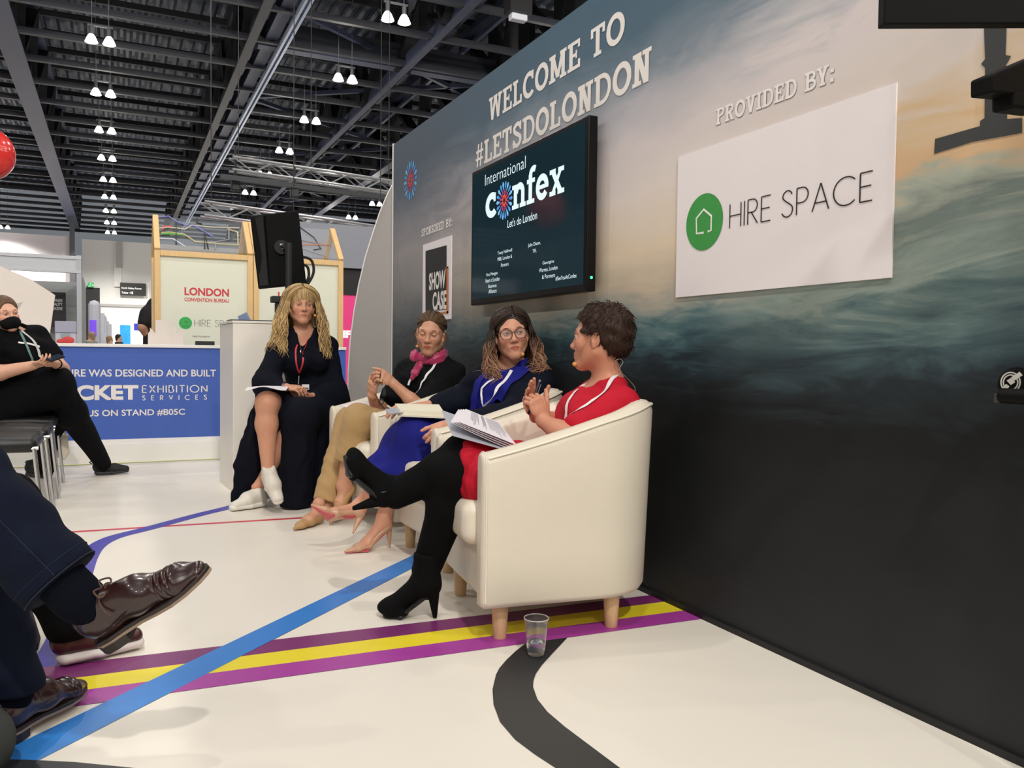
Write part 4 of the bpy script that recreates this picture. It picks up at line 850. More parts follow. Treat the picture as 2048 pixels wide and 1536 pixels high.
def nails(parent, tips, n_, sc=1.0, colr='#e2b7a8'):
    b = MB()
    for pts in tips:
        a, c = pts[-2], pts[-1]; d = nrm(c-a); out = -nrm(np.asarray(n_, float)-d*np.dot(n_, d)); sd = np.cross(d, out)
        V = [c+out*.0058*sc+d*(u*.006)+sd*(v*.0048) - out*abs(v)*.002 for u in (-1, 0, 1) for v in (-1, 0, 1)]; b.add(np.array(V), [(i*3+j, i*3+j+1, i*3+j+4, i*3+j+3) for i in (0, 1) for j in (0, 1)])
    return b
# ---------------------------------------------------------------- hair
def strands(name, paths, material, parent, r=.0022, n=5, flat=1.):
    m = MB()
    for P in paths:
        k = len(P); rr = np.array([r*(.75+.25*math.sin(PI*i/(k-1))) if i < k-2 else r*(.5 if i == k-2 else .12) for i in range(k)]); m.tube(P, rr, n, flat=flat, cap=False)
    V = np.concatenate(m.v); me = bpy.data.meshes.new(name); me.from_pydata(V.tolist(), [], m.f); me.polygons.foreach_set('use_smooth', [True]*len(me.polygons)); return link(name, me, material, parent)
# ================================================================ stage furniture
LEA = mat('cream_leatherette', '#dfd5c3', .38, var=.03, scale=5, bump=.05, bscale=300, spec=.45); SEAM = mat('cream_piping', '#e9e1d0', .4); OAK = mat('pale_oak_leg', '#d3ae82', .5, var=.16, scale=14, stretch=(5, 5, .7))
CHW, CHD, CHT = .68, .65, .085
def tub_path():
    h = CHW/2-CHT/2; b = CHD/2-CHT/2; r = .19; P = [(x, -h) for x in np.linspace(-CHD/2, b-r, 12)]
    P += [(b-r+r*math.sin(a), -h+r-r*math.cos(a)) for a in np.linspace(0, PI/2, 10)[1:]]
    P += [(b, y) for y in np.linspace(-h+r, h-r, 8)[1:]]; P += [(b-r+r*math.cos(a), h-r+r*math.sin(a)) for a in np.linspace(0, PI/2, 10)[1:]]
    P += [(x, h) for x in np.linspace(b-r, -CHD/2, 12)[1:]]; return np.array(P)
def tub_top(x): u = np.clip((x+CHD/2)/(CHD*.86), 0, 1); return .628+.162*(.75*u+.25*u*u)
def tub_chair(label):
    t = thing('tub_chair', label, 'armchair', (0, 0, 0), 0, 'cream tub chairs on the stage')
    P = tub_path(); T = np.gradient(P, axis=0); T /= np.linalg.norm(T, axis=1)[:, None]; N = np.stack([T[:, 1], -T[:, 0]], 1)     # outward
    def section(zt, sh=1.0, lift=0.):
        h = CHT/2; s = [(h-.012, .125), (h, .145), (h, .30), (h, .48), (h, zt-.035), (h-.006, zt-.014), (h-.022, zt), (0, zt+.003), (-h+.022, zt), (-h+.006, zt-.014), (-h, zt-.035), (-h, .48), (-h, .30), (-h+.01, .125)]
        zc = (zt+.125)/2; return [(o*sh, zc+(z-zc)*(1-(1-sh)*.06)) for o, z in s]
    rings = []
    def ring(i, sh, back): 
        p = P[i]+T[i]*back
        lean = .035*np.clip((P[i][0]-.05)/.29, 0, 1)
        return [(p[0]+N[i][0]*o+lean*max(0, (z-.15)/.6)*(1 if N[i][0] > .1 else .6)-.0, p[1]+N[i][1]*o*(1+.0), z) for o, z in section(tub_top(P[i][0]), sh)]
    for sh, bk in ((.35, -.018), (.72, -.0165), (.90, -.011), (.98, -.004)): rings.append(ring(0, sh, bk))
    for i in range(len(P)): rings.append(ring(i, 1, 0))
    for sh, bk in ((.98, .004), (.90, .011), (.72, .0165), (.35, .018)): rings.append(ring(len(P)-1, sh, bk))
    k = len(rings[0]); V = np.concatenate([np.array(r) for r in rings]); F = []
    for i in range(len(rings)-1):
        for q in range(k): F.append((i*k+q, i*k+(q+1) % k, (i+1)*k+(q+1) % k, (i+1)*k+q))
    F.append(tuple(range(k))[::-1]); F.append(tuple((len(rings)-1)*k+q for q in range(k)))
    m = MB(); m.add(V, F); m.build('tub_shell', LEA, t, world=False, angle=60)
    m = MB(); n0 = 4
    pipe = [np.array(rings[i][5])+np.array([N[i-n0][0]*.003, N[i-n0][1]*.003, .001]) for i in range(n0, n0+len(P))]; m.tube(pipe, .0042, 6)
    for i, sgn in ((n0, -1), (n0+len(P)-1, 1)):
        c = [np.array(rings[i][q])+np.array([-.006, 0, 0]) for q in (1, 2, 3, 4, 5, 6, 7, 8, 9, 10, 11)]
        m.tube(c, .0035, 6)
    m.build('piping', SEAM, t, world=False)
    m = MB(); m.box((-.315, -.265, .125), (.25, .265, .34)); m.build('seat_base', LEA, t, world=False, bevel=.02)
    S = SDF(); S.box((-.085, 0, .385), (.295, .252, .075), None, .045, .01); S.ell((-.1, 0, .43), (.24, .2, .045), None, .05)
    flesh('seat_cushion', S, .016, LEA, t); o = t.children[-1]; o.data.transform(world_of(t))
    for x in (-.255, .155):
        for y in (-.255, .255):
            m = MB(); m.lathe([(0, 0), (.021, 0), (.0225, .004), (.030, .13), (0, .13)], (x, y, 0), 20); m.build('leg', OAK, t, world=False)
    return t
rd = math.radians
chair1 = tub_chair('cream tub chair nearest the camera, holding the person in the red dress'); CH1 = (1.435, 2.70, rd(-7)); CH2 = (1.545, 3.575, 0.); CH3 = (1.515, 4.59, rd(8))
chair1.location = (CH1[0], CH1[1], 0); chair1.rotation_euler.z = CH1[2]
dup(chair1, (CH2[0], CH2[1], 0), CH2[2], 'cream tub chair holding the person with glasses and blue skirt, middle of three')
dup(chair1, (CH3[0], CH3[1], 0), CH3[2], 'cream tub chair farthest along the wall, holding the person with the pink scarf')
# ---- lectern with laptop
LEC = mat('lectern_white', '#e8e2d8', .4, var=.02)
lt = thing('lectern', 'tall plain white lectern block beside the blonde person', 'lectern', (.95, 6.0, 0)); m = MB(); m.prism([(.695, 5.775, 0), (1.22, 5.775, 0), (1.19, 6.26, 0), (.664, 6.26, 0)], (0, 0, 1.135)); m.build('body', LEC, lt, smooth=False, bevel=.004); m = MB(); m.prism([(.690, 5.77, 1.137), (1.226, 5.77, 1.137), (1.196, 6.265, 1.137), (.659, 6.265, 1.137)], (0, 0, .015)); m.build('top_board', LEC, lt, smooth=False, bevel=.002)
lp = thing('laptop', 'open laptop standing on the white lectern', 'laptop', (.86, 6.1, 1.153)); m = MB(); m.box((.70, 5.98, 1.153), (.99, 6.18, 1.168)); m.build('keyboard_base', mat('laptop_grey', '#4a4c50', .4, metal=.5), lp, smooth=False, bevel=.003)
m = MB(); m.bar((.84, 6.17, 1.166), (.80, 6.26, 1.33), .27, .008, (0, 1, 0)); 
p = [aty(*q, 6.1) for q in ((475, 633), (491, 625), (499, 640), (479, 643))]
m = MB(); m.prism(p, (.012, .012, 0)); m.build('screen_lid', mat('laptop_lid_blue', '#7f8db0', .35, metal=.2), lp, smooth=False)
# ---- loudspeaker on its stand
SPK = mat('speaker_black', '#0a0a0b', .75, bump=.15, bscale=400, var=.2, spec=.15); MTL = mat('stand_black', '#1b1b1e', .4)
cp_ = aty(556, 500, 6.75); stt = thing('speaker_stand', 'black stand pole under the loudspeaker behind the blonde person', 'speaker stand', (cp_[0]+.1, 6.46, 0)); sx = aty(577, 600, 6.46)[0]
m = MB(); m.tube([(sx, 6.46, .35), (sx, 6.46, 1.78)], .026, 12); m.tube([(sx, 6.46, 1.74), (sx-.03, 6.53, 1.76)], .02, 8); m.build('pole', MTL, stt)
m = MB(); m.tube([(sx, 6.46, 1.26), (sx, 6.46, 1.36)], .05, 14); m.box((sx-.13, 6.41, 1.32), (sx-.02, 6.51, 1.37)); m.box((sx-.10, 6.43, 1.24), (sx-.05, 6.49, 1.32)); m.build('height_clamp', MTL, stt, smooth=False, bevel=.008)
m = MB(); m.ball((sx-.075, 6.44, 1.225), .022, 10); m.build('clamp_knob', MTL, stt)
for a in (.4, 2.5, 4.6): m = MB(); m.tube([(sx, 6.46, .75), (sx+.3*math.cos(a), 6.46+.3*math.sin(a)*(1 if math.sin(a) > 0 else .35), .012)], .012, 8); m.build('tripod_leg', MTL, stt)
spk = thing('loudspeaker', 'big black loudspeaker tilted on its pole above the blonde person', 'speaker', tuple(aty(560, 577, 6.75)))
fr_ = [aty(*q, 6.55) for q in ((531, 428), (597, 421), (613, 569), (541, 575))]; bk_ = [q+np.array([.10, .36, .02]) for q in fr_]
lf = [aty(*q, 6.85) for q in ((498, 433), (516, 579))]
def hexa(front, extra): pass
V = [fr_[0], fr_[1], fr_[2], fr_[3], aty(499, 432, 6.8), aty(590, 423, 7.05), aty(606, 566, 7.05), aty(516, 579, 6.8)]
m = MB(); m.add(V, [(3,2,1,0), (4,5,6,7), (0,1,5,4), (1,2,6,5), (2,3,7,6), (3,0,4,7)]); m.build('cabinet', SPK, spk, smooth=False, bevel=.012)
g = [aty(508, 437, 6.755), aty(527, 431, 6.56), aty(538, 570, 6.56), aty(521, 572, 6.755)]; m = MB(); m.prism([q+np.array([-.006, -.002, 0]) for q in g], (.008, .008, 0)); m.build('grille', mat('speaker_grille', '#101012', .7), spk, smooth=False)
c = aty(563, 494, 6.53); m = MB(); m.lathe([(0, 0), (.055, 0), (.05, .012), (0, .012)], c, 20, axis=(0, 1, 0)); m.build('rear_plate', mat('speaker_grille', '#101012', .7), spk)
m = MB(); 
for q in ((563, 489), (567, 497)): p = aty(*q, 6.52); m.box(p-np.array([.012, .003, .006]), p+np.array([.012, .003, .006]))
m.build('connector', mat('speaker_label', '#b9bcc0', .4), spk, smooth=False)
for nm, pts in (('power_cable', [(598, 512), (622, 520), (627, 545), (614, 570), (602, 578), (596, 590)]), ('signal_cable', [(601, 528), (615, 534), (617, 555), (606, 572), (598, 586)])):
    m = MB(); m.tube(spline([aty(*q, 6.62) for q in pts], 8), .011, 8); m.build(nm, MTL, spk)
# ---- screen on the wall
XT = 1.835; a, b = atx(941, 345, XT), atx(1174.5, 583, XT); a2, b2 = atx(944, 610, XT), atx(1174.5, 232, XT)
ty0, ty1 = (b[1]+b2[1])/2, (a[1]+a2[1])/2; tz0, tz1 = (a2[2]+b[2])/2, (a[2]+b2[2])/2
tv = thing('wall_screen', 'large flat screen on the wall showing the conference title and speakers', 'screen', (1.88, (ty0+ty1)/2, tz0)); TVB = mat('screen_bezel', '#050506', .35, spec=.25)
m = MB(); m.box((XT, ty0, tz0), (WX-.03, ty1, tz1)); m.build('housing', TVB, tv, smooth=False, bevel=.006)
m = MB(); m.box((WX-.03, ty0+.3, tz0+.2), (WX-.001, ty1-.3, tz1-.2)); m.build('wall_mount', TVB, tv, smooth=False)
bz = .022; m = MB(); m.add([(XT-.0008, ty1-bz, tz0+bz+.01), (XT-.0008, ty0+bz, tz0+bz+.01), (XT-.0008, ty0+bz, tz1-bz), (XT-.0008, ty1-bz, tz1-bz)], [(0, 1, 2, 3)])
m.build('display', mat('display_teal', '#16282f', .06, var=.35, scale=2.2, emit=.55, spec=.14), tv, smooth=False)
TW = mat('display_white', '#cfe3ea', .3, emit=.75); XD = XT-.002
def tvt(body, pl, pr, pt, **k): return letters('screen_lettering', body, wplane(XD, pl, pr, pt), TW, tv, **k)
tvt('International', (970, 371), (1051, 337), (970, 349), bold=-.012)
b_ = slab_text('screen_lettering', 'c', wplane(XD, (971, 440), (993, 430), (971, 370)), TW, tv)
def tvslab(body, pl, pr, pt): return slab_text('screen_lettering', body, wplane(XD, pl, pr, pt), TW, tv, gap=.02)
tvslab('nfex', (1024, 419), (1129, 385), (1024, 349))
e0, e1 = atx(1008.5, 401, XD), atx(1008.5, 363, XD); emblem('screen_emblem', e0[1], e0[2], abs(e1[2]-e0[2]), XD, tv, glow=.6)
tvt("Let's do London", (1015, 456), (1074, 438), (1015, 440))
for body, pl, pr, pt in (('Tracy Halliwell', (995, 511), (1024, 505), (995, 503)), ('MBE, London &', (995, 523), (1024, 517), (995, 515)), ('Partners', (1002, 534), (1017, 531), (1002, 527)), ('Julie Dixon,', (1056, 496), (1081, 491), (1056, 487)), ('TFL', (1065, 506), (1073, 504), (1065, 499)),
                         ('Georgina', (1085, 531), (1108, 527), (1085, 523)), ('Warren, London', (1078, 546), (1115, 540), (1078, 537)), ('& Partners', (1084, 558), (1110, 554), (1084, 550)), ('#SeeYouAtConfex', (1111, 562), (1153, 556), (1111, 553)),
                         ('Roz Morgan,', (973, 555), (996, 550), (973, 547)), ('Heart of London', (971, 566), (999, 561), (971, 558)), ('Business', (977, 577), (993, 573), (977, 570)), ('Alliance', (977, 588), (993, 584), (977, 580))): tvt(body, pl, pr, pt)
lp_ = atx(1176, 556, 1.86); m = MB(); m.ball(np.array([1.86, ty0-.003, lp_[2]]), .006, 10); m.build('status_light', mat('led_green', '#30e08a', .3, emit=4.), tv)
# ---- screen on a stand at the right edge of the view, its foot beyond the frame
BLK = mat('equipment_black', '#060607', .6, spec=.15); ds = thing('equipment_stand', 'black equipment stand reaching in at the right edge in front of the printed wall', 'stand', (1.76, .72, 0))
pa = [aty(1767, 48, 1.27), aty(2075, 46, 1.06)]; pa = [pa[0], pa[1], pa[1]+np.array([0, 0, .42]), pa[0]+np.array([0, 0, .42])]; m = MB(); m.prism(pa, np.array([.43, .90, 0])*.03); m.build('screen_housing', BLK, ds, smooth=False, bevel=.003)
m = MB(); m.tube([(1.76, .78, .03), (1.76, .78, 2.1)], .025, 12); m.tube([(1.76, .78, 1.9), (1.72, 1.08, 1.9)], .02, 10); m.tube([(1.76, .78, 1.62), (1.76, 1.12, 1.62)], .015, 10); m.tube([(1.76, .78, .87), (1.80, 1.2, .87)], .018, 10); m.build('pole', BLK, ds)
m = MB(); m.box((1.60, .60, 0), (1.88, .90, .03)); m.build('foot_plate', BLK, ds, smooth=False, bevel=.006)
pa = [aty(*q, 1.08) for q in ((1987, 148), (2090, 104), (2090, 176), (2030, 187), (1987, 183))]; m = MB(); m.prism(pa, (0, .05, 0)); m.build('support_arm', BLK, ds, smooth=False, bevel=.004)
pa = [aty(*q, 1.08) for q in ((2029, 180), (2090, 170), (2090, 222), (2029, 214))]; m = MB(); m.prism(pa, (0, .05, 0)); m.build('arm_knob', BLK, ds, smooth=False, bevel=.006)
c = aty(2034, 768, 1.2); m = MB(); ax_ = nrm(c-np.array([0, 0, CAM_H])); m.lathe([(0, -.02), (.030, -.02), (.037, -.012), (.0385, .0), (.0385, .03), (0, .03)], c, 32, axis=ax_); m.build('round_case', BLK, ds)
m = MB(); m.box((c[0]+.01, 1.2, c[2]-.045), (1.82, 1.235, c[2]-.022)); m.build('case_bracket', mat('bracket_grey', '#3c3b3a', .5), ds, smooth=False, bevel=.004)
WB = mat('badge_white', '#c9c7bd', .5); v_ = _ray(2021, 765); ec_ = np.array([0, 0, CAM_H])+v_*(np.dot(c-ax_*.0212-np.array([0, 0, CAM_H]), ax_)/np.dot(v_, ax_)); m = MB(); a = np.arange(33)*2*PI/32; rx_ = nrm(np.cross(ax_, (0, 0, 1))); rz_ = np.cross(rx_, ax_); E_ = lambda x, z: ec_+rx_*x+rz_*z
for r_ in (.0225, .0170): m.tube([E_(r_*.82*math.cos(q), r_*math.sin(q)) for q in a[:-1]], .0016, 5, closed=True)
for (x0, z0, x1, z1, w) in ((.004, .008, .020, .021, .010), (-.0035, -.001, .005, .006, .013), (-.016, -.021, -.005, -.006, .009)): m.bar(E_(x0, z0)-ax_*.001, E_(x1, z1)-ax_*.001, .002, w, rz_)
m.build('badge', WB, ds)
# ---- plastic cup on the floor
cf = atfloor(1072, 1311); cupt = thing('plastic_cup', 'clear plastic cup with a little water on the floor beside the nearest chair', 'cup', (cf[0], cf[1], .004))
PL = mat('clear_plastic', '#f8fafb', .04, trans=.98, var=.01, spec=.5); m = MB()
m.lathe([(0, .001), (.026, .001), (.0275, .003), (.030, .025), (.0365, .105), (.0385, .112), (.0395, .115), (.0395, .117), (.038, .1175), (.0362, .112), (.0355, .105), (.0292, .025), (.0265, .0035), (0, .0035)], (0, 0, 0), 48); m.build('cup_wall', PL, cupt, world=False, angle=30)
m = MB(); m.lathe([(0, .0036), (.0263, .0036), (.0289, .024), (.0302, .042), (.0295, .0425), (0, .0425)], (0, 0, 0), 40); m.build('water', mat('cup_water', '#f0f6f8', .02, trans=1., var=.01), cupt, world=False)
m = MB(); m.tube([(.0372+.0, 0, .1165)]*1+[(.0392*math.cos(q), .0392*math.sin(q), .1165) for q in np.arange(1, 40)*2*PI/40], .0013, 6, closed=True); m.build('rim', mat('plastic_rim', '#dfe3e6', .25, trans=.3), cupt, world=False)
# ---- row of black chairs for the audience
CHR = mat('chrome', '#c9cbce', .15, metal=1., var=.03); VIN = mat('black_vinyl', '#070708', .45, var=.15, bump=.05, bscale=250)
def stack_chair(label):
    t = thing('audience_chair', label, 'chair', (0, 0, 0), 0, 'black audience chairs')
    S = SDF(); S.box((-.22, 0, .452), (.215, .238, .038), None, .034, .01); S.ell((-.2, 0, .475), (.20, .21, .026), None, .03); flesh('seat', S, .014, VIN, t); t.children[-1].data.transform(world_of(t))
    S = SDF(); S.box((-.47, 0, .70), (.022, .23, .16), None, .02, .01); flesh('backrest', S, .014, VIN, t)
    for x, y in ((-.02, -.225), (-.02, .225), (-.44, -.225), (-.44, .225)):
        m = MB(); m.tube([(x, y, .44), (x+(.04 if x > -.1 else -.06), y, 0.004)], .011, 10); m.build('leg', CHR, t, world=False)
    m = MB(); m.tube(spline([(.0, -.20, .482), (-.01, 0, .49), (.0, .20, .482)], 5), .001, 5)
    for y in (-.225, .225): m.tube([(-.46, y, .60), (-.44, y, .44), (0, y, .437)], .010, 8)
    m.tube([(-.46, -.225, .60), (-.49, -.225, .84)], .010, 8); m.tube([(-.46, .225, .60), (-.49, .225, .84)], .010, 8); m.build('frame', CHR, t, world=False); return t
ac = stack_chair('black padded chair with chrome legs carrying the masked person'); ac.location = (-.37, 6.40, 0)
dup(ac, (-.36, 5.72, 0), 0, 'empty black padded chair with chrome legs, middle of the three overlapping seats'); dup(ac, (-.37, 5.10, 0), 0, 'empty black padded chair with chrome legs, nearest of the three overlapping seats')
# ================================================================ people: shared pieces
def skin(nm, hexc): return mat('skin_'+nm, hexc, .48, var=.05, scale=30, vcol=True, spec=.35, sss=.12)
def arm(S, sh, el, wr, r=(.044, .036, .034, .025), k=.02, add=0., nm='arm'):
    sh, el, wr = [np.asarray(q, float) for q in (sh, el, wr)]; S.rc(sh, el, r[0]+add, r[1]+add, k, nm=nm); mid = el+(wr-el)*.3; S.rc(el, mid, r[1]*.95+add, r[2]*1.06+add, k, nm=nm); S.rc(mid, wr, r[2]*1.06+add, r[3]+add, k, nm=nm)
def leg(S, hip, kn, an, r=(.085, .055, .052, .034), k=.03, add=0., calf=None, nm='leg'):
    hip, kn, an = [np.asarray(q, float) for q in (hip, kn, an)]; S.rc(hip, kn, r[0]+add, r[1]+add, k, nm=nm)
    back = np.zeros(3) if calf is None else np.asarray(calf, float); m1 = kn+(an-kn)*.32+back*.018
    S.rc(kn, m1, r[1]*.93+add, r[2]+add, k, nm=nm); S.rc(m1, an, r[2]+add, r[3]+add, k, nm=nm)
def torso(S, pel, wai, che, nb, shl, shr, f, s=1., add=0., k=.05, bust=.0):
    l = nrm(np.asarray(shl)-np.asarray(shr)); S.ec(pel, wai, l, .105*s+add, .092*s+add, 1.45, 1.35, k); S.ec(wai, che, l, .092*s+add, .105*s+add, 1.35, 1.35, k)
    S.ec(che, np.asarray(nb)-np.array([0, 0, .03]), l, .10*s+add, .06*s+add, 1.35, 1.5, k); S.rc(shl, nb, .05*s+add, .045*s+add, .05); S.rc(shr, nb, .05*s+add, .045*s+add, .05)
    if bust:
        for q in (-1, 1): S.ell(np.asarray(che)+nrm(f)*.075*s+l*.065*q*s-np.array([0, 0, .02]), np.array([.055, .06, .058])*bust+add, np.stack([nrm(f), l, np.cross(nrm(f), l)]), .05)
def ribbon(name, pts, w, S, material, parent, lift=.0035, n=8, thick=.0012, side0=None):
    """flat band lying on the surface of S"""
    P = spline(pts, n)
    for _ in range(3): d = S.eval(P); g = S.grad(P, .003); P = P-g*np.clip((d-lift)/np.maximum((g*g).sum(1), .2), -.02, .02)[:, None]
    for _ in range(2): P[1:-1] = P[1:-1]*.5+(P[:-2]+P[2:])*.25
    G = S.grad(P, .004); T = np.gradient(P, axis=0); V = []
    for i in range(len(P)):
        t = nrm(T[i]); g = nrm(G[i]); s = nrm(np.cross(t, g)); V += [P[i]+s*w/2, P[i]-s*w/2, P[i]-s*w/2+g*thick, P[i]+s*w/2+g*thick]
    k = len(P); F = []
    for i in range(k-1):
        for q in range(4): F.append((i*4+q, i*4+(q+1) % 4, (i+1)*4+(q+1) % 4, (i+1)*4+q))
    b = MB(); b.add(V, F); return b.build(name, material, parent)
def headset(parent, H, side, mic, ear_side=None):
    """flesh-coloured cheek microphone"""
    q = side; b = MB(); p0 = H.p(-.012, .082*q, .02); pts = spline([p0, H.p(.01, .083*q, -.012), H.p(.045, .066*q, -.04), mic], 8); b.tube(pts, .0013, 6); b.build('microphone_boom', mat('boom_beige', '#b98c62', .5), parent)
    b = MB(); b.ball(mic, .0088, 14); b.build('microphone_tip', mat('mic_foam', '#d79a4e', .7), parent)
def sheet(name, c, material, parent=None, th=.0012):
    """thin sheet through a grid of points c[i][j]"""
    A = np.asarray(c, float); n, m = A.shape[:2]; G = A.reshape(-1, 3); du = np.gradient(A, axis=0); dv = np.gradient(A, axis=1); N = np.cross(du, dv).reshape(-1, 3); N /= np.linalg.norm(N, axis=1)[:, None]+1e-12
    V = np.concatenate([G, G-N*th]); k = n*m; F = []
    for i in range(n-1):
        for j in range(m-1): a = i*m+j; F += [(a, a+1, a+m+1, a+m), (k+a+m, k+a+m+1, k+a+1, k+a)]
    for i in range(n-1): F += [(i*m, (i+1)*m, k+(i+1)*m, k+i*m), (i*m+m-1, k+i*m+m-1, k+(i+1)*m+m-1, (i+1)*m+m-1)]
    for j in range(m-1): F += [(j, k+j, k+j+1, j+1), ((n-1)*m+j, (n-1)*m+j+1, k+(n-1)*m+j+1, k+(n-1)*m+j)]
    b = MB(); b.add(V, F); return b.build(name, material, parent, angle=50)
def foot_frame(heel, fwd, up=(0, 0, 1)):
    f = nrm(fwd); u = np.asarray(up, float); u = nrm(u-f*np.dot(u, f)); s = np.cross(u, f); R = np.stack([f, s, u]); h = np.asarray(heel, float); return (lambda x, y=0., z=0.: h+f*x+s*y+u*z), R
BSU = mat('black_suede', '#09090a', .9, var=.25, scale=40, spec=.15); BRB = mat('boot_rubber', '#111214', .55)
def heel_boot(parent, heel, fwd, up=(0, 0, 1), zipper=False, zs=1):
    p, R = foot_frame(heel, fwd, up); S = SDF()
    S.ell(p(.165, 0, .036), (.050, .036, .030), R, .02); S.ec(p(.155, 0, .045), p(.065, 0, .115), R[1], .030, .040, 1.2, 1.0, .03); S.ell(p(.030, 0, .120), (.044, .034, .050), R, .03)
    S.ec(p(.040, 0, .13), p(.034, 0, .235), R[1], .046, .050, .88, .95, .03); S.plane(p(.034, 0, .236), R[2]); S.box(p(.1, 0, -.02), (.2, .1, .026), R, .002, .004, 's'); S.ec(p(.17, 0, .018), p(.115, 0, .022), R[1], .016, .016, 2.2, 2.3, .012)
    root = flesh('ankle_boot', S, .007, BSU, parent, snap=True)
    S = SDF(); S.ec(p(.186, 0, .007), p(.125, 0, .008), R[1], .008, .009, 2.7, 3.5, .006); S.ec(p(.125, 0, .012), p(.030, 0, .090), R[1], .010, .012, 3.2, 2.6, .01); S.ec(p(.03, 0, .086), p(.008, 0, .088), R[1], .009, .010, 2.4, 2.4, .01); S.plane(p(0, 0, 0), -R[2]); flesh('sole', S, .006, BRB, root)
    S = SDF(); S.ec(p(.012, 0, .086), p(.006, 0, .004), R[1], .021, .0078, 1.1, 1.0, .01); S.plane(p(0, 0, .001), -R[2]); flesh('heel', S, .005, BSU, root)
    if zipper:
        b = MB(); pts = [p(.045+.001*i, .0455*zs, .10+.0125*i) for i in range(11)]; b.tube(pts, .0022, 5); b.build('zip', mat('zip_dark', '#2c2d30', .4), root)
        b = MB(); q = p(.056, .052*zs, .205); b.box((-.004, -.003, -.014), (.004, .003, .014), M=np.block([[R.T, q[:, None]], [np.zeros((1, 3)), np.ones((1, 1))]])); b.build('zip_pull', mat('zip_metal', '#77797d', .35, metal=.8), root)
    return root
